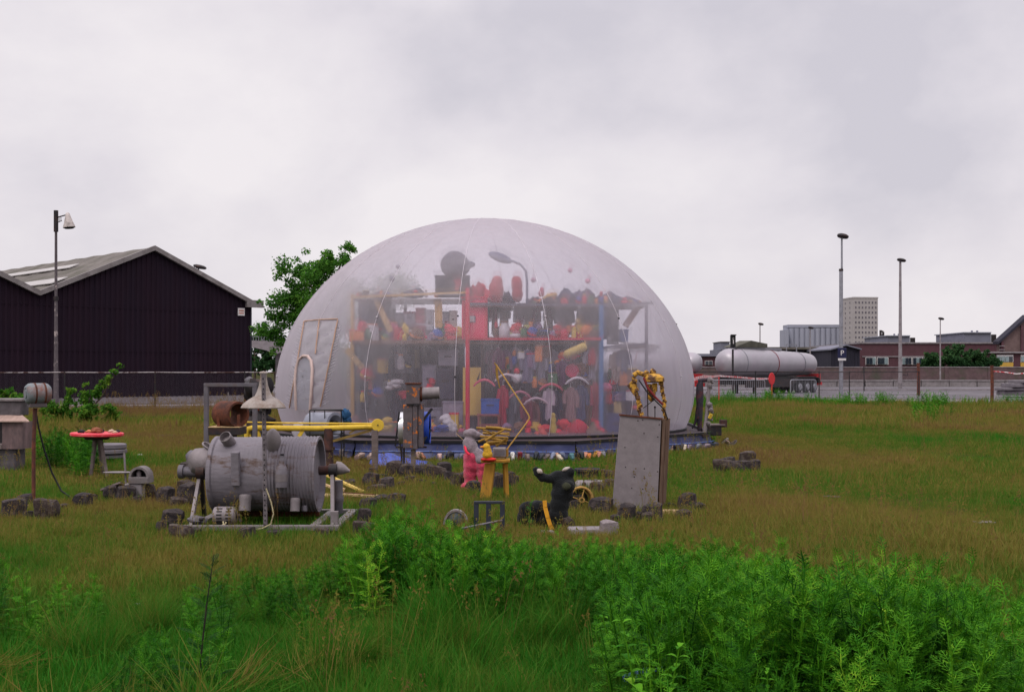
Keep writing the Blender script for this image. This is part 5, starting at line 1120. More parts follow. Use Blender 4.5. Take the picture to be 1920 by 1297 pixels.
for i in range(40):
    a = rn.uniform(0, 6.28); r = rn.uniform(0, .05); z = rn.uniform(.0, .14); q = Vector((r * math.cos(a), r * math.sin(a), z)); d = Vector((rn.uniform(-1, 1), rn.uniform(-1, 1), rn.uniform(0, 1))) * .035; s = Vector((-d.y, d.x, 0)) * .4
    g.add([q - s, q + d, q + s], [(0, 1, 2)])
t.add(g, 'leaves', M('yellow_leaf', S(150, 160, 40), .8, transl=.3))

# --- yellow arm
t = T('tube_arm_machine', 'long yellow tube arm with a round disc at each end', 'machine', 616, None, D=19.0); k = t.k
t.add(G().tube([t.p(463, 822), t.p(463, 810), t.p(466, 804), t.p(475, 802), t.p(590, 803), t.p(698, 800)], .048, 12), 'tube', m_ywel, smooth=60)
t.add(G().tube([t.p(455, 791), t.p(540, 793), t.p(700, 794)], .014, 8), 'rod', m_ywel, smooth=60)
for px, py, ax in ((450, 793, (.3, -1, 0)), (708, 797, (.2, -1, .1))):
    d_ = t.add(G().lathe([(.01, -.03), (.1, -.03), (.105, -.02), (.105, .02), (.1, .03), (.01, .03)], t.p(px, py), ax, 22), 'disc', m_ywel, smooth=35)
    G().lathe([(.012, .032), (.012, .045), (.002, .046)], t.p(px, py), ax, 8).build('hub', m_dark, d_)
    G().lathe([(.012, -.045), (.012, -.032)], t.p(px, py), (-ax[0], -ax[1], -ax[2]), 8).build('hub', m_dark, d_)
t.add(G().bar(t.p(483, 806), t.p(488, 824), .05, .04).bar(t.p(568, 806), t.p(556, 826), .06, .04).bar(t.p(463, 815), t.p(490, 822), .03, .03), 'bracket', m_ywel)
t.add(G().bar(t.p(604, 832), t.p(698, 806), .04, .03).bar(t.p(655, 812), t.p(668, 804), .03, .03), 'brace', M('dark_ochre_iron', S(122, 100, 52), .8, var=.3))
a = t.p(616, 803); t.add(G().tube([(a.x, 0, 0), (a.x, 0, a.z)], [.085, .075], 12).cyl((a.x, 0, .35), (a.x, 0, .4), .11, .11, 12), 'column', m_brownp2, smooth=40)
a = t.p(703, 806); t.add(G().bar((a.x, 0, 0), a, .1, .1), 'rear_post', m_wood)
a = t.p(475, 803); t.add(G().bar((a.x, 0, 0), (a.x, 0, a.z), .06, .06), 'front_post', m_black)

# --- air blower feeding the dome
t = T('air_blower', 'grey drum fan in a wire cage blowing air into the dome', 'blower', 612, None, D=21.3); k = t.k
c = t.p(606, 797); ax = Vector((.85, -.5, 0)).normalized()
t.add(G().lathe([(.19, -.3), (.24, -.28), (.245, 0), (.245, .24), (.25, .25), (.25, .28), (.2, .29), (.09, .2), (.085, .1)], c, ax, 28), 'fan_drum', M('blower_grey', S(128, 130, 142), .5, metal=.3, var=.12, bump=.1), smooth=40)
t.add(G().lathe([(.1, .18), (.1, .3), (.07, .31), (.02, .2)], c, ax, 18), 'hub', m_black, smooth=40)
g = G(); q = [t.p(581, 769, -.25), t.p(640, 768, -.3), t.p(645, 770, .3), t.p(590, 768, .3)]
for i in range(4):
    g.tube([q[i], q[(i + 1) % 4]], .012, 5); g.tube([q[i], Vector((q[i].x, q[i].y, 0))], .012, 5); g.tube([Vector((q[i].x, q[i].y, .5)), Vector((q[(i + 1) % 4].x, q[(i + 1) % 4].y, .5))], .012, 5)
g.tube([t.p(609, 768, -.27), Vector((t.p(609, 768, -.27).x, -.27, .4))], .01, 5)
t.add(g, 'cage', m_black)
a = t.p(578, 797)
t.add(G().tube([c - ax * .26, t.p(590, 800, .3), t.p(578, 806, .8), t.p(568, 808, 1.3), t.p(562, 806, 2.0)], [.2, .19, .18, .17, .17], 20, caps=False), 'air_duct', m_door, smooth=60)
t = T('teal_cloth', 'dark teal cloth draped over the end of the blower', 'cloth', 648, None, D=21.5, z=.45); g = G()
a = t.p(648, 778); g.ball((a.x, 0, a.z), (9 * t.k, .16, 12 * t.k), 16, rough=.12).ball((a.x + .03, 0, a.z - .1), (8.5 * t.k, .15, 8 * t.k), 14, rough=.15, seed=2)
t.add(g, 'folds', M('teal_cloth', S(32, 70, 104), .9, var=.3, bump=.4), smooth=60)

# --- rusty blower post
t = T('rusty_blower_post', 'tall post of orange rusted steel boxes with a pipe stub on top', 'post', 775, 890); k = t.k
def bxp(x0, x1, y0, y1, d0, d1): a, b = t.p(x0, y0), t.p(x1, y1); return G().bx(a.x, b.x, d0, d1, b.z, a.z)
hd = t.add(bxp(763, 788, 719, 757, -.14, .14), 'head_box', m_rorange, bevel=.006)
bxp(761, 790, 717.5, 719.5, -.155, .155).build('lid', m_rust, hd)
bxp(764, 788, 756, 758.5, -.15, .15).build('seam_plate', m_dark, hd)
t.add(bxp(757, 775, 758, 839, -.12, .12), 'body_box', m_rorange, bevel=.006); t.add(bxp(775.5, 784, 760, 841, -.13, .1), 'channel', m_rorange, bevel=.004); t.add(bxp(784.5, 794, 757, 838, -.1, .12), 'side_box', m_rorange, bevel=.006)
t.add(G().tube([t.p(788, 738), t.p(824, 736)], [.1, .095], 18), 'pipe_stub', m_lgrey, smooth=40)
t.add(G().tube([t.p(789, 738), t.p(792, 738)], .12, 18), 'flange', m_rust, smooth=40)
t.add(G().bar((0, 0, 0), t.p(775, 842), .075, .06), 'pole', m_wood)
m_shine = M('bright_zinc', S(206, 206, 210), .3, metal=.6, var=.1, bump=.08)
dd = t.add(G().lathe([(.2, 0), (.255, .01), (.26, .03), (.26, .36), (.255, .4), (.2, .41)], t.p(748, 802, .32), (1, 0, 0), 28), 'drum', m_shine, smooth=40)
G().lathe([(.02, .5), (.2, .5), (.23, .49), (.24, .43)], t.p(748, 802, .32), (1, 0, 0), 28).build('end_plate', m_dark, dd, smooth=40)
G().lathe([(.262, .40), (.266, .42), (.266, .49), (.255, .51), (.235, .5)], t.p(748, 802, .32), (1, 0, 0), 28).build('blue_cap', M('blue_enamel', S(40, 74, 178), .4, var=.12, bump=.05), dd, smooth=40)
t.add(G().bar(t.p(749, 772, .1), t.p(741, 836, .1), .025, .025).bar(t.p(810, 766, .15), t.p(790, 792, .05), .04, .03).bar(t.p(808, 805, .15), t.p(790, 832, .05), .04, .03).bar(t.p(750, 830, .1), t.p(752, 850, .1), .02, .02), 'strut', m_black)
t.add(G().bar(t.p(742, 838, .1), t.p(742, 838, .1) + Vector((.5, 0, 0)), .03, .03), 'cradle_bar', m_dark)
g = G()
for y in (.1, .5): g.bar(Vector((t.p(752, 0).x, y, 0)), Vector((t.p(752, 0).x, y, t.p(0, 838).z)), .03, .03)
t.add(g, 'leg', m_dark)

# --- motor on a pole (left)
t = T('motor_on_pole', 'round grey motor standing on a thin rusty pole', 'motor', 63, 950); k = t.k
t.add(G().tube([(0, 0, 0), (.0, 0, .75), t.p(66, 765)], [.023, .023, .025], 10), 'pole', m_rustpole, smooth=60)
c = t.p(70, 738); ax = Vector((.78, .62, 0)).normalized(); m_mot = M('grey_green_motor', S(116, 122, 126), .6, metal=.25, var=.2, scale=8, bump=.2, col2=S(124, 70, 52), thr=.57, scale2=5)
bd = t.add(G().lathe([(.02, -.145), (.055, -.145), (.06, -.125), (.075, -.14), (.1, -.135), (.125, -.105), (.13, -.08), (.13, .09), (.12, .12), (.09, .15), (.02, .155)], c, ax, 26), 'housing', m_mot, smooth=40)
for s_ in (-.05, .06): G().lathe([(.131, s_), (.134, s_), (.134, s_ + .02), (.131, s_ + .02)], c, ax, 26, closed=True, caps=False).build('band', m_rust, bd, smooth=40)
t.add(G().box(c + Vector((0, 0, -.14)), (.2, .14, .05), (0, 0, .6)), 'base_plate', m_grey, bevel=.006)
t = T('black_cable', 'black cable trailing from the pole motor into the grass', 'cable', 145, 940)
t.add(G().tube([t.p(67, 770, -.2), t.p(72, 800, -.15), t.p(82, 840, -.1), t.p(97, 885, 0), t.p(115, 920, 0), t.p(145, 941, 0), t.p(175, 948, -.05)], .011, 6), 'strand', m_black, smooth=60)

# --- weathered cabinet (left edge)
m_st0 = M('dark_old_concrete', S(88, 82, 86), .9, var=.3, scale=5, bump=.4, col2=S(64, 60, 60), thr=.55)
t = T('box_on_pedestal', 'weathered box with slanted lid on a stone pedestal at the left edge', 'cabinet', 25, 884); k = t.k
def bq(x0, x1, y0, y1, d0, d1): a, b = t.p(x0, y0), t.p(x1, y1); return G().bx(a.x, b.x, d0, d1, max(b.z, 0), a.z)
t.add(bq(-20, 36, 840, 890, -.15, .25), 'pedestal', m_st0, bevel=.02)
m_ply = M('weathered_ply', S(112, 92, 92), .9, var=.35, scale=5, bump=.4, col2=S(84, 72, 74), thr=.54, stretch=(1, 1, .4))
a, b = t.p(14, 790), t.p(52, 840)
t.add(G().bx(a.x, b.x, -.2, -.18, b.z, a.z), 'front_panel', m_ply); t.add(G().bx(b.x - .02, b.x, -.18, .2, b.z, a.z), 'side_panel', m_ply); t.add(bq(-20, 13, 832, 840, -.2, .2), 'floor_board', m_wood); t.add(bq(-20, 13, 790, 832, .18, .2), 'back_panel', m_dark)
lid = [t.p(-20, 780, -.05), t.p(42, 780, .0), t.p(55, 791, -.26), t.p(-6, 791, -.26)]
t.add(G().extr([p + Vector((0, 0, 0)) for p in lid], (0, 0, .018)), 'slanted_lid', M('faded_board', S(158, 134, 124), .9, var=.25, scale=5, stretch=(3, .5, .5)))
t.add(bq(-20, 40, 752, 779, -.02, .3), 'upper_box', m_st0, bevel=.01); t.add(bq(-20, 44, 747, 752, -.05, .33), 'upper_cap', m_lgrey, bevel=.006)

# --- red table
t = T('red_round_table', 'round red table on splayed wooden legs', 'table', 182, 893); k = t.k
c = t.p(182, 815); rt = 48 * k
t.add(G().lathe([(.02, -.02), (rt * .93, -.02), (rt, -.005), (rt, .025), (rt * .97, .035), (.02, .03)], c, (.02, 0, 1), 30), 'top', M('red_table_paint', S(206, 52, 68), .6, var=.15, scale=7, bump=.15, col2=S(206, 150, 146), thr=.64, scale2=4), smooth=35)
t.add(G().lathe([(rt * .45, -.07), (rt * .5, -.02)], c, n=20), 'under_ring', m_dark, smooth=30)
for (x0, x1, dy) in ((177, 170, -.05), (189, 201, -.05), (185, 192, .25), (180, 172, .28)): t.add(G().bar(t.p(x0, 822, dy * .3), Vector((t.p(x1, 890, dy).x, dy, 0)), .04, .035), 'leg', m_wood)
rn = random.Random(9); items = (('rusty brown lump in the middle of the red table', 'scrap', 181, .07, S(128, 76, 54)), ('black scrap on the left of the red table', 'scrap', 158, .045, S(40, 36, 40)), ('pale stone on the right of the red table', 'stone', 206, .04, S(186, 160, 140)), ('dark scrap at the front of the red table', 'scrap', 186, .045, S(46, 40, 46)), ('orange brown tile shard on the red table', 'shard', 168, .04, S(186, 118, 84)), ('small black coil near the right rim of the red table', 'coil', 216, .035, S(36, 34, 38)), ('grey shard at the left rim of the red table', 'shard', 148, .035, S(98, 90, 94)), ('cream shard at the right rim of the red table', 'shard', 221, .03, S(196, 166, 140)))
for i, (lab, cat, px, s, rgb) in enumerate(items):
    q = t.o + c + Vector(((px - 182) * k, rn.uniform(-.12, .14), .033)); g = G().ball((0, 0, s * .55), (s * 1.2, s, s * .65), 12, rough=.16, seed=i, flat=-s * .5)
    for j in range(3): g.ball((rn.uniform(-s, s), rn.uniform(-s, s), s * .4), (s * .6, s * .5, s * .4), 8, rough=.2, seed=i * 7 + j)
    solo(g, {'scrap': 'scrap_lump', 'stone': 'pale_stone', 'shard': 'tile_shard', 'coil': 'wire_coil'}[cat], M('table_item_%d' % i, rgb, .85, var=.35, scale=20, bump=.4), lab, cat, q, 'finds on the red table', smooth=50)

# --- slab bench behind the table
t = T('slab_bench', 'stack of three grey curved slabs on rusty legs behind the red table', 'bench', 200, 866); k = t.k
for i, (y0, y1, x0, x1) in enumerate(((833, 842, 165, 229), (843, 851, 163, 230), (853, 860, 166, 226))):
    a, b = t.p(x0, y0), t.p(x1, y1); t.add(G().lathe([((b.x - a.x) * .48, 0), ((b.x - a.x) * .5, .015), ((b.x - a.x) * .5, a.z - b.z - .015), ((b.x - a.x) * .48, a.z - b.z)], ((a.x + b.x) / 2, .2, b.z), n=26), 'slab', m_slab, smooth=35)
for px in (168, 227): t.add(G().bar(Vector((t.p(px, 0).x, 0, 0)), Vector((t.p(px, 0).x, 0, t.p(0, 861).z + .0)), .06, .05), 'leg', m_rust)

# --- bandsaw-like thing
t = T('propeller_machine', 'old machine with arched hood and a tilted oval blade', 'machine', 245, 937); k = t.k
m_hood = M('grey_hood', S(112, 106, 106), .75, var=.25, scale=8, bump=.3, col2=S(80, 64, 60), thr=.6)
a = t.p(246, 893); b = t.p(283, 905); t.add(G().bx(a.x, b.x, -.12, .12, b.z, a.z), 'bed', m_hood, bevel=.006)
ce = Vector(((a.x + b.x) / 2 + .0, 0, a.z)); ro = (b.x - a.x) / 2
pts = [(ro * math.cos(q), ro * 1.05 * math.sin(q)) for q in [math.pi * i / 14 for i in range(15)]]; pin = [(x * .78, z * .78) for x, z in pts]
poly = [(ce.x + x, ce.z + z) for x, z in pts] + [(ce.x + x, ce.z + z) for x, z in reversed(pin)]
g = G(); nn = 15
for y in (-.1, .1):
    for x, z in poly: g.v.append((x, y, z))
n2 = len(poly)
for i in range(nn - 1):
    g.f += [(i, i + 1, n2 - 2 - i, n2 - 1 - i), (n2 + i, n2 + n2 - 1 - i, n2 + n2 - 2 - i, n2 + i + 1), (i, n2 + i, n2 + i + 1, i + 1), (n2 - 1 - i, n2 - 2 - i, 2 * n2 - 2 - i, 2 * n2 - 1 - i)]
t.add(g, 'hood', m_hood, smooth=40); t.add(G().bx(ce.x - ro * .8, ce.x + ro * .8, .07, .095, ce.z, ce.z + ro * .7), 'back_plate', m_black)
t.add(G().lathe([(.03, 0), (.035, .05), (.02, .07), (.012, .11)], (ce.x - .02, -.02, ce.z), n=12), 'bulb', m_lgrey, smooth=50)
t.add(G().bx(t.p(238, 0).x, t.p(270, 0).x, -.1, .1, 0, b.z), 'plinth', m_conc, bevel=.01); t.add(G().bx(t.p(205, 0).x, t.p(226, 0).x, -.08, .1, 0, t.p(0, 905).z).bx(t.p(200, 0).x, t.p(240, 0).x, -.12, .12, t.p(0, 905).z, t.p(0, 901.5).z), 'side_stand', m_wood)
q = t.p(222, 885); bl = G().ball((0, 0, 0), (.2, .085, .012), 20); 
t.add(bl, 'blade', m_lgrey, smooth=60).location = q; bpy.context.view_layer.update()
t.e.children[-1].rotation_euler = (R_(-20), R_(-20), 0)
t.add(G().bar(t.p(233, 848), t.p(236, 905), .02, .02), 'strut', m_lgrey)

# --- boards on the grass
for i, (x0, y0, x1, y1, w, lab, mt, D) in enumerate(((604, 886, 682, 922, .12, 'yellow plank sloping down behind the drum frame', M('yellowed_plank', S(198, 170, 92), .85, var=.2, stretch=(3, 1, 1)), 15.6), (600, 905, 640, 920, .08, 'pale cut timber end lying beside the yellow plank', m_pale, 15.4), (598, 932, 690, 931, .2, 'flat pinkish plank lying low right of the drum', m_pale, 14.9), (640, 926, 706, 930, .14, 'splintered pale plank on top of the flat one', m_pale, 14.8))):
    t = T('plank', lab, 'plank', (x0 + x1) / 2, None, D=D, group='planks right of the drum machine'); a, b = t.p(x0, y0), t.p(x1, y1, -.2); a.z = max(a.z, .03); b.z = max(b.z, .02)
    t.add(G().bar(a, b, .03, w) if i != 2 else G().bx(a.x, b.x, -.15, .15, .02, .045), 'board', mt, bevel=.003)
    if i == 3: t.add(G().tube([a + Vector((0, -.05, .03)), b + Vector((0, -.07, .03))], .008, 5), 'splinter', m_rust)
    if i == 1: t.add(G().box(b + Vector((0, 0, .02)), (.09, .08, .05), (0, .3, 0)), 'block_end', m_pale)

# --- kneeling plush figure in pink trousers
t = T('plush_figure', 'grey plush figure in pink trousers leaning over the yellow stool', 'plush figure', 886, 919); k = t.k
def B(g, px, py, rx, rz, dy=0, ry=None, s=0): g.ball(t.p(px, py, dy), (rx * k, (ry or min(rx, rz)) * k, rz * k), 16, rough=.03, seed=s); return g
g = G(); B(g, 885, 858, 17, 16); B(g, 884, 872, 16, 16); B(g, 905, 872, 15, 14, -.05); B(g, 881, 888, 13, 17); B(g, 882, 904, 12, 14); B(g, 905, 888, 11, 15, -.06); B(g, 906, 903, 10, 12, -.06); B(g, 872, 912, 9, 8, -.1, 10); B(g, 924, 908, 9, 10, -.08); B(g, 914, 900, 8, 9, -.06); B(g, 888, 872, 14, 12)
B(g, 897, 914, 8, 6, -.1)
t.add(g, 'trousers', M('pink_fleece', S(196, 58, 88), .95, var=.32, scale=22, bump=1.0, sheen=.3), remesh=.014)
g = G(); B(g, 882, 838, 14, 17); B(g, 888, 848, 14, 12); B(g, 879, 829, 12, 11); B(g, 884, 812, 12, 9.5); B(g, 894, 815, 8, 7); B(g, 905, 818, 5, 6); B(g, 898, 852, 10, 12, -.05); B(g, 902, 862, 11, 9, -.1); B(g, 912, 858, 8, 7, -.1); B(g, 874, 812, 6, 7)
t.add(g, 'body', M('grey_lilac_plush', S(136, 122, 130), .95, var=.3, scale=22, bump=1.0, sheen=.3), remesh=.014)
t.add(G().tube([t.p(872, 836, -.05), t.p(874, 846, -.14), t.p(880, 852, -.16)], .018, 6), 'brace_strap', m_redp, smooth=60)
t.add(G().tube([t.p(868, 824), t.p(855, 812)], .004, 5), 'straw', m_pale)

t = T('yellow_stool', 'tall yellow timber stool with one thick slanted leg', 'stool', 920, 940); k = t.k
m_yw = M('yellow_wood', S(164, 120, 42), .75, var=.3, scale=6, bump=.3, stretch=(3, 3, .5), col2=S(132, 92, 36), thr=.62)
a = t.p(902, 860); b = t.p(956, 866); t.add(G().bx(a.x, b.x, -.12, .16, b.z, a.z), 'top', m_yw, bevel=.008)
v8 = [t.p(909, 868, -.1), t.p(928, 868, -.1), t.p(919, 944, -.12), t.p(898, 944, -.12), t.p(911, 868, .06), t.p(930, 868, .06), t.p(921, 940, .06), t.p(900, 940, .06)]
for v in v8: v.z = max(v.z, 0)
t.add(G().hexa(v8), 'thick_leg', m_yw, bevel=.006)
t.add(G().bar(t.p(949, 868, 0), Vector((t.p(952, 940).x, 0, 0)), .045, .045), 'thin_leg', m_yw)
t.add(G().bar(t.p(945, 868, .14), Vector((t.p(948, 930).x, .14, 0)), .04, .04), 'rear_leg', m_yw)
t = T('duck_toy', 'small yellow plush duck with red base on the stool corner', 'toy', 914, None, D=t.D - .18, z=t.p(0, 858).z); k = t.k
g = G(); B2 = lambda px, py, rx, rz, dy=0: g.ball(t.p(px, py, dy), (rx * k, min(rx, rz) * k, rz * k), 14, rough=.04)
B2(914, 852, 10, 9); B2(912, 838, 7.5, 8); B2(914, 845, 8, 8); t.add(g, 'body', M('duck_yellow', S(196, 152, 44), .9, var=.4, scale=22, bump=.6), remesh=.01)
t.add(G().lathe([(.012, 0), (.016, .02), (.004, .05)], t.p(907, 838, -.03), (-1, -.3, .1), 10), 'beak', M('duck_orange', S(206, 130, 36), .7), smooth=40)
t.add(G().ball(t.p(920, 861), (11 * k, 9 * k, 4 * k), 14).ball(t.p(908, 861), (7 * k, 8 * k, 3.5 * k), 12), 'base', M('duck_red', S(200, 44, 36), .8), smooth=60)
t = T('tin_box', 'dented grey tin box standing on the yellow stool', 'tin', 937, None, D=14.5, z=.64); k = t.k
a = t.p(924, 838); b = t.p(949, 857); t.add(G().bx(a.x, b.x, -.08, .1, b.z, a.z), 'body', m_lgrey, bevel=.015); t.add(G().bx(a.x + .02, b.x - .02, -.083, -.08, b.z + .03, a.z - .03).bx(a.x + .06, a.x + .1, -.088, -.083, b.z + .02, b.z + .06), 'front_plate', m_grey); t.add(G().bx(b.x, b.x + .03, -.05, .06, b.z + .01, a.z - .02), 'side_flap', m_yw)
t = T('stick_bundle', 'loose bundle of yellow brown sticks on the tin box', 'sticks', 926, None, D=14.5, z=.78); m_st = M('yellow_stick', S(150, 116, 52), .85, var=.3, scale=12, bump=.5)
rn = random.Random(4)
for i, (x0, y0, x1, y1, r) in enumerate(((893, 802, 945, 807, .014), (911, 801, 958, 806, .02), (905, 812, 955, 812, .016), (900, 818, 950, 820, .015), (910, 826, 948, 804, .017), (897, 828, 944, 806, .015), (918, 822, 950, 828, .02), (912, 830, 952, 825, .02), (908, 834, 950, 832, .018), (930, 836, 952, 820, .022), (905, 806, 925, 814, .012), (922, 810, 956, 816, .012))):
    dy = rn.uniform(-.1, .12); m_ = t.p((x0 + x1) / 2, (y0 + y1) / 2 + rn.uniform(-1.5, 1.5), dy)
    t.add(G().tube([t.p(x0, y0, dy), m_, t.p(x1, y1, dy + rn.uniform(-.05, .05))], [r, r * .9, r * .7], 7), 'stick', m_st, smooth=60)
t = T('zigzag_rod', 'tall thin bent yellow rod rising from the stool', 'rod', 948, None, D=14.5, z=.64)
t.add(G().tube([t.p(947, 862), t.p(952, 840), t.p(988, 792), t.p(993, 783), t.p(990, 776), t.p(930, 683)], .009, 8), 'rod', M('rod_ochre', S(186, 144, 74), .7, var=.2), smooth=60)
t.add(G().tube([t.p(927, 680), t.p(931, 686), t.p(932, 704), t.p(937, 727)], .009, 6).bar(t.p(931, 690), t.p(933, 712), .03, .012), 'pendant', m_st)

# --- black metal frame, helmet and pipe in front
t = T('black_stand', 'low black metal frame with three uprights in the weeds', 'frame', 917, 1004); k = t.k
for px in (893, 916, 942): t.add(G().bx(t.p(px - 4.5, 0).x, t.p(px + 4.5, 0).x, -.02, .02, 0, t.p(0, 944).z), 'upright', M('blue_black_iron', S(42, 46, 56), .6, var=.25, bump=.2), bevel=.004)
t.add(G().bx(t.p(888.5, 0).x, t.p(946.5, 0).x, -.022, .022, t.p(0, 944).z, t.p(0, 939).z), 'top_rail', M('blue_black_iron', S(42, 46, 56)), bevel=.004)
t = T('thin_pipe', 'thin grey pipe leaning low across the black frame', 'pipe', 905, None, D=11.1); t.add(G().tube([t.p(868, 990), t.p(942, 975)], .011, 8).tube([t.p(866, 990.5), t.p(869, 990)], .015, 8), 'pipe', m_grey, smooth=60)
t = T('helmet_shell', 'dark round shell with pale metal band in the weeds', 'shell', 855, 990); k = t.k; c = t.p(855, 982)
t.add(G().ball((c.x, 0, c.z), (21 * k, .12, 25 * k), 22, flat=-.03), 'shell', M('dark_green_shell', S(44, 52, 54), .5, var=.25, bump=.2), smooth=60)
pts = [Vector((c.x + 21.5 * k * math.cos(a), -.03 + .02 * math.sin(a), c.z + 26 * k * math.sin(a))) for a in [math.pi * i / 12 for i in range(13)]]
g = G()
for a, b in zip(pts, pts[1:]): g.bar(a, b, .022, .09)
t.add(g, 'band', m_lgrey)

# --- black plush pair
t = T('black_plush_figure', 'headless black plush figure with one raised pale paw', 'plush figure', 1048, 996); k = t.k
m_bp = M('black_plush', S(15, 18, 21), .95, var=.4, scale=16, bump=.8, sheen=.06)
g = G()
for (px, py, rx, rz, dy) in ((1048, 985, 17, 14, 0), (1047, 965, 19, 18, 0), (1049, 945, 19, 18, 0), (1054, 925, 22, 20, 0), (1057, 908, 22, 18, 0), (1050, 893, 21, 12, 0), (1030, 897, 11, 9, -.03), (1018, 895, 11, 9, -.05), (1009, 887, 9, 8, -.06), (1005, 880, 7, 6, -.06), (1064, 890, 13, 10, 0), (1070, 884, 8, 8, -.03), (1066, 912, 13, 12, -.08)): g.ball(t.p(px, py, dy), (rx * k, min(rx, rz) * k * .9, rz * k), 16, rough=.05, seed=int(px))
t.add(g, 'body', m_bp, remesh=.013)
m_pp = M('pale_paw', S(178, 166, 158), .9, var=.25, scale=14, bump=.4)
t.add(G().ball(t.p(1012, 883, -.1), (6 * k, 4 * k, 4.5 * k), 12, rot=(0, .6, 0), rough=.06), 'paw', m_pp, smooth=60); t.add(G().ball(t.p(1061, 879, -.02), (8 * k, 5 * k, 3.5 * k), 12, rot=(0, -.4, 0), rough=.08), 'paw', m_pp, smooth=60)
t.add(G().ball(t.p(1062, 911, -.14), (8 * k, 3 * k, 7 * k), 12, rough=.08), 'patch', M('olive_patch', S(56, 58, 44), .95, var=.3, bump=.4), smooth=60)
t = T('black_plush_hump', 'black plush body lying on its side beside the headless figure', 'plush body', 1000, 992, D=11.95); k = t.k
g = G()
for (px, py, rx, rz) in ((990, 955, 18, 16), (1008, 953, 20, 16), (1025, 958, 16, 17), (982, 970, 13, 16), (996, 978, 14, 12), (1022, 975, 14, 14)): g.ball(t.p(px, py), (rx * k, 15 * k, rz * k), 16, rough=.05, seed=int(px))
t.add(g, 'body', m_bp, remesh=.014)
t = T('yellow_strap', 'ochre yellow strap running down the black plush figure', 'strap', 1033, None, D=11.62); k = t.k
P = [t.p(1021, 938), t.p(1022, 950), t.p(1027, 970), t.p(1032, 985), t.p(1038, 996)]; g = G()
for a, b in zip(P, P[1:]): g.bar(a, b + (b - a) * .06, .042, .014)
t.add(g, 'band', M('ochre_strap', S(206, 146, 40), .8, var=.2, bump=.2))

# --- wheel, tub, canister
t = T('steering_wheel', 'yellowed spoked wheel rim leaning against the stones', 'wheel', 1090, 962); k = t.k; c = t.p(1090, 937); m_yr = M('yellowed_rim', S(176, 138, 78), .8, var=.3, scale=9, bump=.4)
ax = Vector((.35, -1, .15)).normalized(); a = ax.orthogonal().normalized(); b = ax.cross(a); Rr = 23.5 * k
t.add(G().tube([c + (a * math.cos(q) + b * math.sin(q)) * Rr for q in [i * math.pi / 16 for i in range(32)]], .016, 8, closed=True), 'rim', m_yr, smooth=60)
t.add(G().lathe([(Rr * .97, .0), (Rr * .97, -.1), (Rr * .93, -.1), (Rr * .93, 0)], c, ax, 32, closed=True, caps=False), 'band', m_yr, smooth=40)
t.add(G().lathe([(.02, .02), (.035, .02), (.035, -.03), (.02, -.03)], c, ax, 16, closed=True, caps=False), 'hub', m_yr, smooth=40)
for i in range(4):
    q = i * math.pi / 2 + .5; d = a * math.cos(q) + b * math.sin(q); t.add(G().tube([c + d * .033, c + d * Rr], .007, 6), 'spoke', m_yr)
t.add(G().lathe([(.02, -.11), (Rr * .9, -.1)], c, ax, 24), 'dark_disc', m_black)
t = T('black_tub', 'black plastic tub with wide rim behind the grey canister', 'tub', 1101, 899); k = t.k
t.add(G().lathe([(18 * k, 0), (19.5 * k, .02), (21 * k, 16 * k), (24 * k, 17 * k), (24 * k, 21 * k), (22.5 * k, 21.5 * k), (20 * k, 17 * k), (17 * k, .03)], n=26), 'tub', M('black_plastic', S(44, 44, 50), .55, var=.2, bump=.1), smooth=40)
t.add(G().ball((0, 0, 17 * k), (19 * k, 19 * k, 3.5 * k), 14, rough=.12), 'soil', m_rust, smooth=60)
t = T('grey_canister', 'pale grey canister lying on its side with a top handle', 'canister', 1110, 923); k = t.k; c = t.p(1078, 912)
t.add(G().lathe([(.02, 0), (.06, .005), (.082, .03), (.085, .07), (.085, 56 * k), (.08, 60 * k), (.06, 63 * k), (.02, 64 * k)], (c.x, 0, .086), (1, 0, 0), 22), 'tank', m_lgrey, smooth=40)
t.add(G().bar(t.p(1096, 902), t.p(1120, 900.5), .03, .05).bar(t.p(1097, 906), t.p(1097, 901), .03, .04).bar(t.p(1119, 906), t.p(1119, 901), .03, .04), 'handle', m_grey)
t.add(G().lathe([(.025, 0), (.03, .015), (.02, .025)], (c.x + .12, -.07, .12), (0, -1, .4), 12), 'valve', m_dark)

# --- leaning cabinet with grey front
t = T('grey_cabinet', 'tall grey fronted cabinet with brown wooden side leaning in the grass', 'cabinet', 1200, None, D=13.1)
fr = [t.p(1162.7, 778.5), t.p(1240, 786), t.p(1232, 962), t.p(1146.6, 959)]; bk = [t.p(1168, 778, .38), t.p(1256, 784, .34), t.p(1247, 955, .34), t.p(1156, 950, .38)]
fr[2].z = .0; fr[3].z = .0; bk[2].z = .0; bk[3].z = .0
m_cf = M('speckled_grey_board', S(124, 116, 119), .85, var=.16, scale=10, bump=.15, col2=S(116, 104, 108), thr=.66, scale2=9, soft=.06)
m_cs = M('brown_box_side', S(96, 72, 58), .9, var=.35, scale=6, bump=.4, stretch=(3, 3, .4), col2=S(132, 110, 92), thr=.6)
off = Vector((0, .03, 0)); t.add(G().hexa(fr + [p + off for p in fr]), 'front_board', m_cf, bevel=.004)
t.add(G().hexa([fr[0] + off * 1.1, fr[1] + off * 1.1, fr[2] + off * 1.1, fr[3] + off * 1.1] + bk), 'carcass', m_cs)
e1 = (bk[1] - fr[1]); 
for f0, f1 in ((.12, .36), (.46, .9)):
    s = Vector((.012, 0, 0)); q = [fr[1] + e1 * f0, fr[1] + e1 * f1, fr[2] + (bk[2] - fr[2]) * f1, fr[2] + (bk[2] - fr[2]) * f0]
    t.add(G().extr([p + Vector((.002, 0, 0)) for p in q], s), 'side_plank', m_cs)
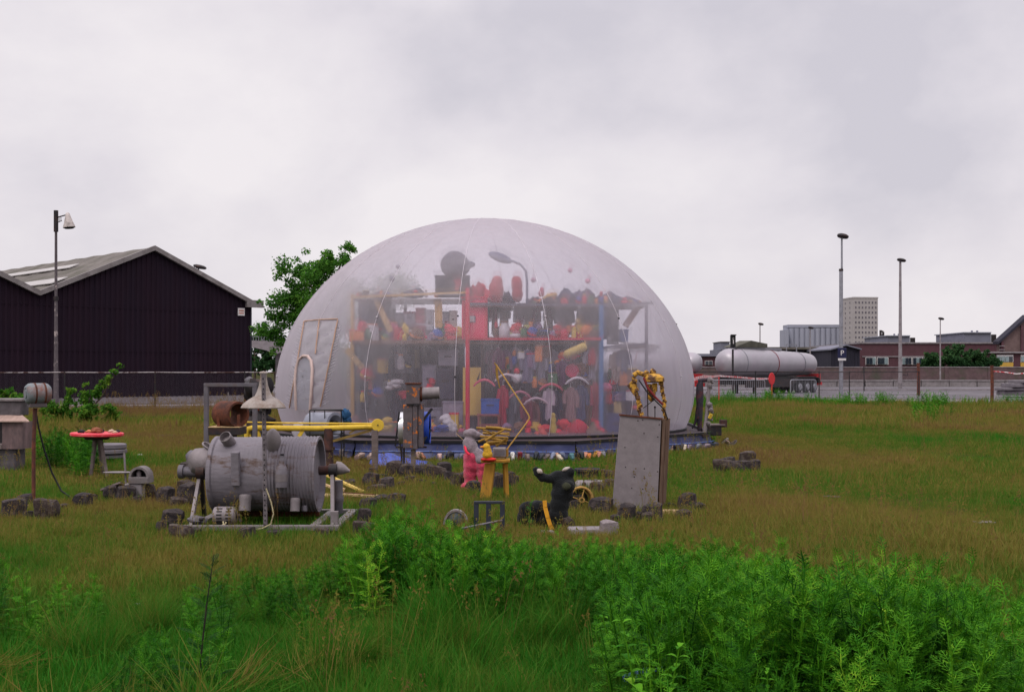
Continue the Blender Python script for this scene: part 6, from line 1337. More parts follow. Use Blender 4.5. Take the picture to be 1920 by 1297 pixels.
t.add(G().bar(fr[0] + Vector((-.01, .01, .008)), fr[1] + Vector((.01, .01, .008)), .016, .05), 'top_edge', m_rust)
g = G(); rn = random.Random(2)
for i in range(12): g.ball(fr[0].lerp(fr[1], rn.random()).lerp(fr[3].lerp(fr[2], rn.random()), rn.random()) + Vector((0, -.001, 0)), (.008, .003, .008), 8)
t.add(g, 'nail_head', m_dark)
ctop = t.o + (fr[0] + fr[1]) / 2 + Vector((.1, .15, 0))

# --- yellow scrap figure on the cabinet
t = T('scrap_robot', 'yellow scrap metal figure of two legs and shoulders standing on the cabinet', 'sculpture', 1215, None, D=13.28, z=ctop.z); k = t.k
m_ys = M('peeling_yellow', S(186, 140, 54), .7, var=.3, scale=14, bump=.6, col2=S(86, 58, 38), thr=.5, scale2=12, soft=.03)
def leg_chain(pts, w, seed):
    rn = random.Random(seed); g = G()
    for (a, b) in zip(pts, pts[1:]):
        A_, B_ = t.p(*a), t.p(*b); g.tube([A_, B_], [w * rn.uniform(.8, 1.1), w * rn.uniform(.6, .9)], 9)
        g.ball(B_, (w * 1.25, w, w * .95), 10, rough=.1, seed=seed); g.box(A_.lerp(B_, .5) + Vector((rn.uniform(-.02, .02), -.02, 0)), (w * 1.7, w * 1.4, w * 1.5), (rn.uniform(-.4, .4), rn.uniform(-.5, .5), 0))
    return g
t.add(leg_chain([(1188, 706), (1190, 722), (1193, 738), (1197, 753), (1198, 768), (1202, 783)], .025, 1), 'left_leg', m_ys, smooth=40)
t.add(leg_chain([(1240, 712), (1241, 726), (1243, 740), (1246, 752), (1244, 768), (1248, 785)], .023, 2), 'right_leg', m_ys, smooth=40)
t.add(G().tube([t.p(1188, 704), t.p(1196, 698), t.p(1206, 702), t.p(1220, 704)], [.032, .03, .028, .028], 10).ball(t.p(1212, 699), .03, 10, rough=.12), 'shoulder_bar', m_ys, smooth=40)
t.add(G().lathe([(.07, 0), (.12, .015), (.115, .06), (.08, .095), (.03, .11)], t.p(1227, 717), (0, 0, 1), 16), 'collar', m_ys, smooth=35)
t.add(G().ball(t.p(1224, 697), (.036, .034, .04), 12, rough=.08).cyl(t.p(1224, 705), t.p(1224, 699), .03, .026, 10), 'head', m_ys, smooth=50)
t.add(G().cyl(t.p(1222, 720), t.p(1222, 742), .055, .045, 10).cyl(t.p(1228, 718), t.p(1228, 734), .03, .03, 8).ball(t.p(1222, 745), .045, 10, rough=.1), 'chest_tube', m_ys, smooth=40)
t.add(G().extr([t.p(1176, 723, -.02), t.p(1186, 712, -.02), t.p(1194, 735, -.02), t.p(1189, 742, -.02)], (0, .02, 0)), 'side_plate', m_ys)
t.add(G().tube([t.p(1207, 708, -.05), t.p(1215, 728, -.08), t.p(1232, 748, -.1), t.p(1243, 758, -.08)], .014, 6), 'red_hose', M('dark_red_hose', S(120, 40, 40), .7), smooth=60)
t.add(G().tube([t.p(1198, 712, -.05), t.p(1214, 736, -.09), t.p(1230, 752, -.1), t.p(1246, 768, -.07), t.p(1252, 786, -.03)], .008, 6).tube([t.p(1206, 765, -.05), t.p(1228, 748, -.02)], .005, 5), 'cable', m_black, smooth=60)
t.add(G().tube([t.p(1215, 786), t.p(1214, 730)], .007, 6).tube([t.p(1228, 786), t.p(1228, 764)], .006, 6).ball(t.p(1228, 763), .014, 8), 'rod', m_dark, smooth=60)

# --- scrap stand at the right platform corner
t = T('scrap_pole', 'pale leaning pole hung with scrap at the right corner of the platform', 'sculpture', 1323, None, D=24.6, z=.0); k = t.k
t.add(G().tube([Vector((t.p(1320, 826).x, 0, .25)), t.p(1325, 780), t.p(1330, 716)], [.05, .042, .04], 10), 'pole', m_lgrey, smooth=60)
t.add(G().bx(t.p(1313, 0).x, t.p(1328, 0).x, -.12, .12, .25, .3), 'base_plate', m_dark)
rn = random.Random(8); g = G()
for (px, py, s) in ((1332, 712, .06), (1331, 722, .05), (1327, 735, .04), (1330, 758, .06), (1333, 768, .05), (1331, 782, .06), (1328, 793, .05)): g.ball(t.p(px, py, rn.uniform(-.06, .05)), (s, s * .8, s), 10, rough=.2, seed=px); g.box(t.p(px + 2, py + 4), (s * 1.4, s, s * .8), (rn.random(), rn.random(), rn.random()))
t.add(g, 'scrap', m_lgrey, smooth=40)
t.add(G().box(t.p(1332, 780, -.1), (.06, .05, .1), (.3, .4, .2)), 'yellow_tag', m_ywel)
t = T('dark_mannequin', 'dark thin figure of scrap standing right behind the dome edge', 'sculpture', 1312, None, D=26.2)
m_dm = M('dark_mannequin', S(50, 46, 54), .8, var=.4, scale=9, bump=.4, col2=S(112, 50, 52), thr=.62)
t.add(G().tube([Vector((t.p(1312, 0).x, 0, .25)), t.p(1312, 770), t.p(1312, 740), t.p(1312, 722), t.p(1316, 712)], [.05, .07, .09, .08, .03], 10), 'body', m_dm, smooth=60)
t.add(G().tube([t.p(1313, 738), t.p(1308, 772), t.p(1304, 792)], [.05, .05, .03], 8).tube([t.p(1304, 792), t.p(1298, 803)], [.03, .02], 8), 'arm', m_dm, smooth=60)
t.add(G().tube([t.p(1309, 714), t.p(1332, 711)], .045, 8), 'crossbar', m_dm, smooth=60); t.add(G().ball(t.p(1311, 780), (.07, .06, .14), 10, rough=.12), 'hanging_cloth', m_dm, smooth=60)
t = T('dark_crate', 'dark crate on the platform corner behind the pale pole', 'crate', 1336, None, D=25.2, z=.25)
a = t.p(1325, 797); b = t.p(1350, 815); t.add(G().bx(a.x, b.x, -.2, .2, 0, a.z), 'body', m_dark, bevel=.01); t.add(G().bx(a.x - .02, b.x + .08, -.22, .22, a.z, a.z + .03), 'lid', m_wood); t.add(G().bx(b.x, b.x + .14, -.1, .1, .18, .34), 'side_box', m_brownp2)

# --- crumpled blue tarpaulin
g = G(); nx, ny = 46, 20; rn = random.Random(12); q0 = gpos(690, 876); w = gpos(805, 876).x - q0.x
ph = [(rn.uniform(2, 9), rn.uniform(2, 9), rn.uniform(0, 6), rn.uniform(.3, 1)) for _ in range(9)]
for j in range(ny + 1):
    for i in range(nx + 1):
        u, v = i / nx, j / ny; env = (math.sin(math.pi * u) ** .5) * (math.sin(math.pi * v) ** .5)
        z = sum(a_ * abs(math.sin(fx * u * 2 + fy * v + p_)) for fx, fy, p_, a_ in ph) / 9
        g.v.append((w * u + .05 * math.sin(v * 9), .8 * v + .06 * math.sin(u * 11), max(0, env * (.08 + .42 * z * (.6 + .4 * math.sin(u * 5 + 1))))))
for j in range(ny):
    for i in range(nx): g.f.append((j * (nx + 1) + i, j * (nx + 1) + i + 1, (j + 1) * (nx + 1) + i + 1, (j + 1) * (nx + 1) + i))
solo(g, 'blue_tarpaulin', M('bright_blue_tarp', S(40, 62, 150), .4, var=.25, scale=4, bump=.3, spec=.5), 'crumpled bright blue tarpaulin lying in front of the skirt', 'tarpaulin', q0, smooth=40)
# --- concrete plank on the grass and small litter
t = T('concrete_plank', 'pale broken concrete plank lying under the black plush figure', 'slab', 1105, 1004); t.add(G().box((0, 0, .045), (80 * t.k, .2, .08), (0, 0, .03)), 'plank', m_conc, bevel=.012); t.add(G().box((-.42, -.05, .035), (40 * t.k * .6, .12, .05), (0, .06, .2)), 'fragment', m_conc, bevel=.01)
t = T('timber_offcut', 'pale timber offcut under the right corner of the grey cabinet', 'timber', 1255, 972); t.add(G().box((0, 0, .05), (40 * t.k, .12, .1)), 'block', m_pale, bevel=.008); t.add(G().box((-.1, .1, .04), (.1, .1, .06)), 'chock', m_wood, bevel=.006)
t = T('timber_rail', 'thin pale timber lying left of the grey cabinet', 'timber', 1130, 957); t.add(G().box((0, 0, .05), (50 * t.k, .06, .04), (0, .02, .1)), 'rail', m_pale, bevel=.004); t.add(G().box((.1, .06, .02), (.08, .2, .04)), 'chock', m_wood)
t = T('wooden_base', 'pale crossed boards under the motor pole', 'base', 70, 953); t.add(G().box((0, 0, .035), (.42, .05, .03), (0, -.05, -.1)), 'board', m_pale, bevel=.003); t.add(G().box((0, .02, .02), (.06, .4, .03)), 'cross_board', m_wood, bevel=.003)
t = T('plastic_bottle', 'crushed pale blue plastic bottle in the weeds at the bottom edge', 'bottle', 1172, None, D=5.9, z=.0)
t.add(G().lathe([(.03, 0), (.034, .01), (.033, .12), (.028, .15), (.013, .18), (.012, .2)], (0, 0, .05), (.8, -.3, .35), 14), 'body', M('pale_blue_plastic', S(104, 140, 190), .25, var=.15, bump=.2, transl=.3), smooth=50); t.add(G().lathe([(.015, .198), (.015, .22), (.002, .222)], (0, 0, .05), (.8, -.3, .35), 10), 'cap', m_bluep)
# ------------------------------------------------------------------ cobble stones
def stone_mesh(seed, mat):
    rn = random.Random(seed); bm = bmesh.new(); bmesh.ops.create_cube(bm, size=1); bmesh.ops.subdivide_edges(bm, edges=bm.edges[:], cuts=4, use_grid_fill=True)
    ph = [rn.uniform(0, 6) for _ in range(6)]
    for v in bm.verts:
        c = v.co; L = c.length; c *= (1 - .22 * max(0, L - .5) / .37)
        n_ = .12 * math.sin(4.1 * c.x + ph[0]) * math.sin(5 * c.y + ph[1]) + .08 * math.sin(7 * c.z + ph[2] + 3 * c.x) + rn.uniform(-.03, .03)
        v.co = c * (1 + n_); v.co.z += .5
    me = bpy.data.meshes.new('stone'); bm.to_mesh(me); bm.free(); me.materials.append(mat); me.shade_smooth(); me.set_sharp_from_angle(angle=R_(32)); return me
m_st1 = M('dark_cobble', S(44, 38, 40), .92, var=.35, scale=6, bump=.7, bscale=18, col2=S(84, 74, 70), thr=.58, scale2=3)
m_st2 = M('brown_cobble', S(58, 47, 44), .92, var=.35, scale=6, bump=.7, bscale=18, col2=S(96, 88, 80), thr=.6, scale2=3)
m_st3 = M('pale_cobble', S(128, 118, 120), .92, var=.25, scale=6, bump=.6, bscale=18)
SM = [stone_mesh(i, (m_st1, m_st1, m_st2)[i % 3]) for i in range(8)]; SP = stone_mesh(20, m_st3)
clusters = (
 ('around the foot of the motor pole', 'stones round the motor pole', [(22, 974, 44, 30), (80, 978, 42, 34), (50, 976, 20, 16), (44, 951, 34, 20), (116, 956, 20, 10)]),
 ('beside the end of the black cable', 'stones by the black cable', [(152, 952, 34, 22), (168, 944, 24, 14)]),
 ('under the arched hood machine', 'stones under the hood machine', [(206, 940, 26, 24), (232, 942, 34, 24), (278, 936, 24, 24), (255, 944, 24, 12)]),
 ('beside the left of the drum machine', 'stones left of the drum machine', [(305, 947, 30, 28), (330, 952, 34, 16), (356, 905, 36, 26), (345, 884, 22, 14), (352, 880, 26, 12), (318, 994, 40, 30), (333, 1016, 40, 26), (300, 1000, 20, 20), (352, 950, 34, 36), (344, 925, 26, 20), (380, 905, 24, 16), (362, 1006, 22, 14)]),
 ('under the front beam of the drum frame', 'stones under the drum frame', [(462, 1010, 32, 18), (512, 1008, 30, 12), (602, 1006, 26, 14)]),
 ('between drum machine and pink figure', 'stones right of the drum machine', [(693, 918, 30, 26), (725, 922, 30, 22), (706, 926, 34, 14), (741, 950, 36, 20), (716, 948, 30, 16), (690, 958, 34, 20), (680, 986, 24, 26), (674, 1006, 34, 24), (690, 1000, 20, 18), (655, 915, 22, 14)]),
 ('around the rusty blower post foot', 'stones round the blower post', [(738, 898, 30, 26), (760, 900, 28, 24), (786, 896, 26, 18), (800, 898, 34, 22), (832, 897, 28, 24), (822, 902, 30, 22), (770, 906, 24, 12), (845, 902, 20, 10)]),
 ('at the pink trousered figure', 'stones by the pink figure', [(857, 918, 22, 24), (886, 926, 26, 20), (933, 921, 30, 26), (955, 917, 24, 26), (842, 906, 20, 18)]),
 ('between black plush and grey cabinet', 'stones by the cabinet', [(1062, 997, 28, 24), (1083, 962, 26, 28), (1128, 970, 44, 30), (1118, 934, 30, 24), (1142, 926, 26, 22), (1176, 986, 36, 32), (1196, 984, 30, 20), (1155, 992, 20, 22), (1140, 900, 26, 16), (1076, 965, 22, 22)]),
 ('at the right foot of the cabinet', 'stones right of the cabinet', [(1226, 986, 40, 34), (1214, 988, 24, 22), (1294, 966, 38, 32), (1312, 968, 22, 20), (1282, 982, 28, 22), (1258, 962, 18, 16)]),
 ('scattered between blower post and stool', 'small stones by the blower post', [(700, 893, 18, 14), (716, 902, 16, 12), (752, 914, 16, 10), (868, 902, 16, 14), (906, 928, 16, 12), (966, 906, 14, 12), (812, 915, 14, 10), (790, 910, 16, 10)]),
 ('in the lone heap on open grass', 'stones on the open grass', [(1358, 886, 36, 20), (1382, 886, 30, 18), (1368, 874, 28, 14), (1404, 872, 30, 20), (1416, 884, 22, 18), (1398, 884, 26, 16)]),
)
sn = 0; rn = random.Random(77)
for lab, grp, lst in clusters:
    for (px, py, w, h) in lst:
        q = gpos(px, py); k = q.y / F; sn += 1
        o = bpy.data.objects.new('cobblestone', SM[sn % 8]); COL.objects.link(o)
        o.location = q + Vector((0, w * k * .35, -.015)); o.scale = (w * k * 1.0, w * k * rn.uniform(.7, 1.0), h * k * 1.32); o.rotation_euler = (rn.uniform(-.12, .12), rn.uniform(-.12, .12), rn.uniform(-.5, .5))
        od = sorted(lst).index((px, py, w, h)); tag(o, ('leftmost dark stone ' if od == 0 else ORD[od].split()[0] + ' dark stone from the left ') + lab, 'stone', grp)
for (px, py, w, h, lab) in ((1141, 1006, 34, 30, 'pale grey stone on the broken concrete plank'), (1281, 977, 26, 20, 'blue grey stone in front of the right cabinet stones')):
    q = gpos(px, py); k = q.y / F; o = bpy.data.objects.new('cobblestone', SP); COL.objects.link(o); o.location = q; o.scale = (w * k, w * k * .8, h * k); o.rotation_euler = (0, 0, rn.uniform(-.4, .4)); tag(o, lab, 'stone')

# ------------------------------------------------------------------ shoes along the skirt
def shoe_parts(rgb, kind, inside):
    key = (rgb, kind)
    L = .27 if kind != 'boot' else .28
    S_ = [0, .08, .2, .35, .5, .62, .75, .88, .97, 1.0]; Wd = [.018, .030, .034, .031, .034, .041, .043, .036, .020, .004]
    Hh = [.055, .066, .064, .058, .056, .054, .045, .034, .022, .008]
    if kind == 'pump': Hh = [.045, .052, .048, .038, .032, .034, .036, .03, .02, .008]; Wd = [w * .9 for w in Wd]
    if kind == 'boot': Hh = [.12, .15, .15, .13, .075, .06, .05, .04, .026, .01]
    op = .5 if kind != 'pump' else .66
    g = G()
    for s_, w, h in zip(S_, Wd, Hh):
        z = s_ * L; o_ = s_ < op and s_ > .02
        prof_ = [(-w, 0), (-w * 1.04, .55 * h), (-w * .88, h), (-w * .62, .02 if o_ else h * 1.02), (0, .014 if o_ else h * 1.06), (w * .62, .02 if o_ else h * 1.02), (w * .88, h), (w * 1.04, .55 * h), (w, 0)]
        for x, y in prof_: g.v.append((x, -y - .012, z))
    for i in range(len(S_) - 1):
        for j in range(8): g.f.append((i * 9 + j, i * 9 + j + 1, (i + 1) * 9 + j + 1, (i + 1) * 9 + j))
    g.f.append(tuple(range(9)))
    up = g.mesh('upper', M('shoe_%d_%d_%d' % rgb, tuple(c_ * .62 for c_ in S(*rgb)), .6, var=.25, scale=20, bump=.25), 50)
    g = G(); out = [(-w * 1.08, s_ * L) for s_, w in zip(S_, Wd)] + [(w * 1.08, s_ * L) for s_, w in reversed(list(zip(S_, Wd)))]
    g.prism(out, -.013, .0)
    if kind == 'pump': g.prism([(-.018, .005), (.018, .005), (.022, .06), (-.022, .06)], 0, .05)
    so = g.mesh('sole', M('shoe_sole', S(72, 60, 54), .8, var=.3), 0)
    return up, so
def skirt_y(px):       # depth of the skirt foot along a column of the picture
    best = None
    for i in range(8):
        a, b = vert[i] + O, vert[(i + 1) % 8] + O; m_ = (px - CX) / F
        den = (b.x - a.x) - m_ * (b.y - a.y)
        if abs(den) < 1e-6: continue
        s_ = (m_ * a.y - a.x) / den
        if -.001 <= s_ <= 1.001:
            y = a.y + (b.y - a.y) * s_
            if best is None or y < best: best = y
    return best or 25.4
shoes = [(640, (150, 138, 140), 'flat', 'grey flat shoe behind the drum column', 10), (666, (186, 160, 150), 'flat', 'beige flat shoe near the yellow arm post', -50), (690, (190, 166, 156), 'flat', 'pale pink shoe left of the blue tarpaulin', -25),
 (783, (170, 140, 128), 'flat', 'tan shoe behind the blower post foot', 0), (797, (176, 118, 92), 'pump', 'brown pump right of the blower post foot', 40), (825, (212, 178, 172), 'flat', 'rose shoe with pale sole standing alone', 8), (838, (54, 52, 66), 'flat', 'charcoal shoe beside the rose shoe', -20), (849, (40, 42, 56), 'boot', 'black ankle boot left of the plush figure', 15), (860, (120, 116, 132), 'flat', 'grey lilac shoe left of the plush figure', -30),
 (962, (226, 222, 218), 'pump', 'white pump right of the yellow stool', 4), (974, (150, 40, 52), 'boot', 'dark red boot next to the white pump', -6), (991, (136, 118, 112), 'flat', 'taupe shoe right of the dark red boot', 10), (1003, (46, 52, 62), 'flat', 'black shoe right of the taupe shoe', -14), (1011, (60, 64, 72), 'flat', 'slate shoe third from the dark red boot', -30), (1020, (126, 112, 116), 'pump', 'dusty mauve pump above the black plush paw', -35), (1032, (142, 150, 178), 'pump', 'light blue pump above the black plush shoulder', -28), (1047, (206, 160, 130), 'pump', 'salmon pump beside a cream one', 12), (1054, (214, 200, 176), 'pump', 'cream pump beside the salmon one', 25), (1063, (96, 104, 128), 'flat', 'blue grey shoe behind the black tub', 40), (1075, (84, 130, 136), 'flat', 'teal shoe above the black tub', 10), (1083, (50, 50, 60), 'boot', 'black boot above the black tub', 0),
 (1092, (40, 40, 52), 'flat', 'black flat shoe left of the bright orange pump', 0), (1096, (206, 144, 120), 'pump', 'peach pump left of the bright orange one', -14), (1104, (226, 132, 56), 'pump', 'bright orange pump in the row of shoes', -10), (1112, (208, 150, 60), 'pump', 'amber sandal right of the bright orange pump', -35), (1122, (204, 134, 116), 'pump', 'coral pump near the grey cabinet', -14), (1133, (150, 150, 160), 'flat', 'silver grey shoe near the grey cabinet', 6), (1142, (72, 62, 58), 'flat', 'dark brown shoe touching the grey cabinet in view', -8),
 (1258, (196, 160, 152), 'pump', 'pink beige pump right of the cabinet side', -40), (1266, (40, 38, 48), 'boot', 'black boot right of the cabinet side', -10), (1276, (44, 44, 54), 'flat', 'black shoe between boot and white sandal', -30), (1283, (220, 206, 186), 'pump', 'white sandal standing tall at the platform bend', -18), (1290, (150, 132, 160), 'flat', 'lavender shoe at the platform bend', -30), (1302, (120, 124, 136), 'flat', 'grey shoe leaning at the platform bend', -60), (1316, (148, 130, 140), 'flat', 'dull pink shoe lying near the pale pole', -75), (1332, (66, 74, 92), 'flat', 'slate blue shoe lying near the platform corner', -80)]
for i, (px, rgb, kind, lab, roll) in enumerate(shoes):
    D = skirt_y(px) - .72 - (.12 if i % 2 else 0) - .05 * (i % 3); x = (px - CX) / F * D
    e = bpy.data.objects.new({'flat': 'flat_shoe', 'pump': 'pump_shoe', 'boot': 'ankle_boot'}[kind], None); COL.objects.link(e); e.location = (x, D, .02); e.rotation_euler = (R_(-62 - 4 * (i % 3)), 0, 0)
    tag(e, lab, 'shoe', 'shoes leaning along the blue skirt'); up, so = shoe_parts(rgb, kind, None)
    for nm, me in (('upper', up), ('sole', so)):
        o = bpy.data.objects.new(nm, me); COL.objects.link(o); o.parent = e; o.rotation_euler = (0, R_(-roll * .6), 0); o.scale = (1.05, 1.05, 1.05)
for i, (px, py, lab, rgb) in enumerate(((1372, 836, 'pale shoe heap outermost at the right platform corner', (206, 176, 164)), (1352, 832, 'cream shoes slumped at the right platform corner', (196, 190, 176)), (1362, 838, 'grey shoes beside the pale outermost shoes', (120, 114, 120)))):
    e = bpy.data.objects.new('flat_shoe', None); COL.objects.link(e); e.location = gpos(px, py); e.rotation_euler = (R_(60), 0, R_(-40 + 70 * i)); e.location.z = .03; tag(e, lab.replace(' heap', '').replace('shoes', 'shoe'), 'shoe', 'shoes leaning along the blue skirt'); up, so = shoe_parts(rgb, 'flat', None)
    for nm, me in (('upper', up), ('sole', so)): o = bpy.data.objects.new(nm, me); COL.objects.link(o); o.parent = e

# ------------------------------------------------------------------ vegetation
rng = np.random.default_rng(11)
def leaf_mat(name, cols, rough=.6, transl=.35, attr=True, vscale=None):
    m = bpy.data.materials.new(name); m.use_nodes = True; nd, lk = m.node_tree.nodes, m.node_tree.links
    bs = nd['Principled BSDF']; out = nd['Material Output']; bs.inputs['Roughness'].default_value = .75; bs.inputs['Specular IOR Level'].default_value = .1
    rr = nd.new('ShaderNodeValToRGB'); el = rr.color_ramp.elements
    for i, (p_, c) in enumerate(cols):
        e_ = el[i] if i < 2 else el.new(p_); e_.position = p_; e_.color = (*c, 1)
    if attr:
        at = nd.new('ShaderNodeAttribute'); at.attribute_type = 'INSTANCER'; at.attribute_name = 'dry'; src = at.outputs['Fac']
    else:
        src = None
    geo = nd.new('ShaderNodeNewGeometry'); oi = nd.new('ShaderNodeObjectInfo')
    rd = nd.new('ShaderNodeMath'); rd.operation = 'MULTIPLY_ADD'; rd.inputs[1].default_value = .46; lk.new(geo.outputs['Random Per Island'], rd.inputs[0])
    if src: lk.new(src, rd.inputs[2])
    else:
        nz = nd.new('ShaderNodeTexNoise'); nz.inputs['Scale'].default_value = vscale or 1.0; tcd = nd.new('ShaderNodeTexCoord'); lk.new(tcd.outputs['Object'], nz.inputs['Vector']); lk.new(nz.outputs['Fac'], rd.inputs[2])
    sb = nd.new('ShaderNodeMath'); sb.operation = 'SUBTRACT'; sb.inputs[1].default_value = .23; lk.new(rd.outputs[0], sb.inputs[0]); lk.new(sb.outputs[0], rr.inputs['Fac'])
    lk.new(rr.outputs['Color'], bs.inputs['Base Color'])
    tr = nd.new('ShaderNodeBsdfTranslucent'); lk.new(rr.outputs['Color'], tr.inputs['Color']); ms = nd.new('ShaderNodeMixShader'); ms.inputs[0].default_value = transl
    lk.new(bs.outputs[0], ms.inputs[1]); lk.new(tr.outputs[0], ms.inputs[2]); lk.new(ms.outputs[0], out.inputs['Surface']); return m
m_grass = leaf_mat('meadow_grass', [(0, S(46, 110, 24)), (1, S(116, 88, 60)), (.3, S(82, 108, 34)), (.55, S(116, 112, 48)), (.78, S(130, 113, 58))])
m_weed = leaf_mat('weed_leaf', [(0, S(16, 56, 8)), (1, S(154, 180, 52)), (.35, S(50, 111, 18)), (.7, S(93, 152, 31))], transl=.25)

def blades(seed, n, rad, h0, h1, w, lean, bend=.5, seg=3):
    r_ = np.random.default_rng(seed); g = G()
    for i in range(n):
        a = r_.uniform(0, 6.283); rr = rad * math.sqrt(r_.random()); h = r_.uniform(h0, h1); ld = r_.uniform(0, 6.283); ln = r_.uniform(.1, 1) * lean
        p0 = np.array([rr * math.cos(a), rr * math.sin(a), -.01]); d = np.array([math.cos(ld), math.sin(ld), 0]); s = np.array([-d[1], d[0], 0]) * w * r_.uniform(.6, 1.3) / 2
        b = len(g.v)
        for k_ in range(seg):
            f = k_ / seg; c = p0 + np.array([0, 0, h * f * (1 - bend * .3 * f * ln)]) + d * h * ln * (f ** 1.8)
            ww = s * (1 - .75 * f); g.v += [tuple(c - ww), tuple(c + ww)]
        g.v.append(tuple(p0 + np.array([0, 0, h * (1 - bend * .35 * ln)]) + d * h * ln))
        for k_ in range(seg - 1): g.f.append((b + 2 * k_, b + 2 * k_ + 1, b + 2 * k_ + 3, b + 2 * k_ + 2))
        g.f.append((b + 2 * seg - 2, b + 2 * seg - 1, b + 2 * seg))
    return g
def proto(g, name, mat):
    me = bpy.data.meshes.new(name); me.from_pydata(g.v, [], g.f); me.materials.append(mat); return bpy.data.objects.new(name, me)
def pinnate(g, p, d, up, L, n, w, droop=.5):
    """a feathered leaf: midrib with paired, toothed leaflets"""
    d = d.normalized(); side = d.cross(up).normalized(); pts = []
    for i in range(n + 1):
        f = i / n; pts.append(p + d * L * f - Vector((0, 0, 1)) * droop * L * f * f)
    for i in range(1, n + 1):
        f = i / n; q = pts[i]; t_ = (pts[i] - pts[i - 1]).normalized(); ll = w * (math.sin(math.pi * min(1, f * .82 + .18)) ** .7) * (1.05 if i < n else .9)
        for sg in (-1, 1):
            tip = q + (side * sg * .85 + t_ * .6).normalized() * ll + Vector((0, 0, -.12 * ll)); m1 = q.lerp(tip, .5) + t_ * ll * .09; m0 = q.lerp(tip, .42) - t_ * ll * .09
            b = len(g.v); g.v += [tuple(q), tuple(m0), tuple(tip), tuple(m1)]; g.f.append((b, b + 1, b + 2, b + 3))
            if ll > w * .6:
                tp = q.lerp(tip, .72) + t_ * ll * .3; b = len(g.v); g.v += [tuple(q.lerp(tip, .4)), tuple(tp), tuple(q.lerp(tip, .62))]; g.f.append((b, b + 1, b + 2))
        b = len(g.v); s_ = side * .0022; g.v += [tuple(pts[i - 1] - s_), tuple(pts[i - 1] + s_), tuple(q + s_), tuple(q - s_)]; g.f.append((b, b + 1, b + 2, b + 3))
def tansy(seed, stems, h, spread, leafL):
    rn_ = random.Random(seed); g = G()
    for s_ in range(stems):
        a = rn_.uniform(0, 6.28); base = Vector((spread * .4 * math.cos(a) * rn_.random(), spread * .4 * math.sin(a) * rn_.random(), 0)); hh = h * rn_.uniform(.7, 1.08); ln = Vector((math.cos(a), math.sin(a), 0)) * spread * rn_.uniform(.2, .8)
        path = [base + ln * (f ** 1.5) + Vector((0, 0, hh * f)) for f in (0, .25, .5, .75, 1)]
        g.tube(path, [.005, .0045, .004, .003, .002], 4, caps=False); ga = rn_.uniform(0, 6.28); nl = int(13 + 5 * rn_.random())
        for i in range(nl):
            f = .08 + .9 * i / (nl - 1); q = path[min(3, int(f * 4))].lerp(path[min(4, int(f * 4) + 1)], f * 4 - int(f * 4)) if f < 1 else path[4]; ga += 2.4
            el_ = .35 + .7 * f; d = Vector((math.cos(ga) * math.cos(el_), math.sin(ga) * math.cos(el_), math.sin(el_)))
            pinnate(g, q, d, Vector((0, 0, 1)), leafL * (1.05 - .55 * f) * rn_.uniform(.8, 1.15), 7 if f < .7 else 5, leafL * .3 * (1.05 - .5 * f), droop=.45 * (1 - f * .6))
    return g
P_short = [proto(blades(100 + i, 46, .14, .03, .105, .0052, .8), 'short_%d' % i, m_grass) for i in range(4)]
P_wide = [proto(blades(200 + i, 110, .55, .06, .17, .013, .5, seg=2), 'wide_%d' % i, m_grass) for i in range(3)]
P_tall = [proto(blades(300 + i, 44, .09, .22, .5, .0065, .75, seg=4), 'tall_%d' % i, m_grass) for i in range(4)]
P_weed = [proto(tansy(400 + i, 3, .55 + .05 * (i % 3), .17, .21), 'weed_%d' % i, m_weed) for i in range(6)]
def stalk(seed):
    g = blades(seed, 5, .05, .3, .5, .0035, .35, seg=3); r_ = np.random.default_rng(seed)
    tops = [g.v[i * 7 + 6] for i in range(5)]
    for tpt in tops:
        for j in range(10):
            c = np.array(tpt) + np.array([r_.normal(0, .008), r_.normal(0, .008), -r_.uniform(0, .08)]); b = len(g.v); d = r_.normal(0, .008, 3); g.v += [tuple(c), tuple(c + d), tuple(c + np.array([0, 0, .014]))]; g.f.append((b, b + 1, b + 2))
    return g
def broad(seed, h):
    """upright weed with paired oval toothed leaves"""
    rn_ = random.Random(seed); g = G()
    for s_ in range(3):
        a = rn_.uniform(0, 6.28); b0 = Vector((.05 * math.cos(a), .05 * math.sin(a), 0)); hh = h * rn_.uniform(.7, 1.1); tip = b0 + Vector((.08 * math.cos(a), .08 * math.sin(a), hh)); g.tube([b0, b0.lerp(tip, .5) + Vector((0, 0, .02)), tip], [.005, .004, .002], 4, caps=False); ga = rn_.uniform(0, 3)
        for i in range(9):
            f = .15 + .85 * i / 8; q = b0.lerp(tip, f); ga += 1.57
            for sg in (0, math.pi):
                L = .11 * (1.1 - .65 * f) * rn_.uniform(.8, 1.2); d = Vector((math.cos(ga + sg), math.sin(ga + sg), .35 + .4 * f)).normalized(); sd_ = d.cross(Vector((0, 0, 1))).normalized(); up_ = sd_.cross(d)
                pts = [q]; w_ = [0, .17, .2, .13, 0]; mid = [q + d * L * k_ / 4 - Vector((0, 0, .5 * L * (k_ / 4) ** 2)) for k_ in range(5)]; b = len(g.v)
                for k_ in range(5): g.v += [tuple(mid[k_] - sd_ * w_[k_] * L + up_ * w_[k_] * L * .3), tuple(mid[k_]), tuple(mid[k_] + sd_ * w_[k_] * L + up_ * w_[k_] * L * .3)]
                for k_ in range(4): g.f += [(b + 3 * k_, b + 3 * k_ + 1, b + 3 * k_ + 4, b + 3 * k_ + 3), (b + 3 * k_ + 1, b + 3 * k_ + 2, b + 3 * k_ + 5, b + 3 * k_ + 4)]
    return g
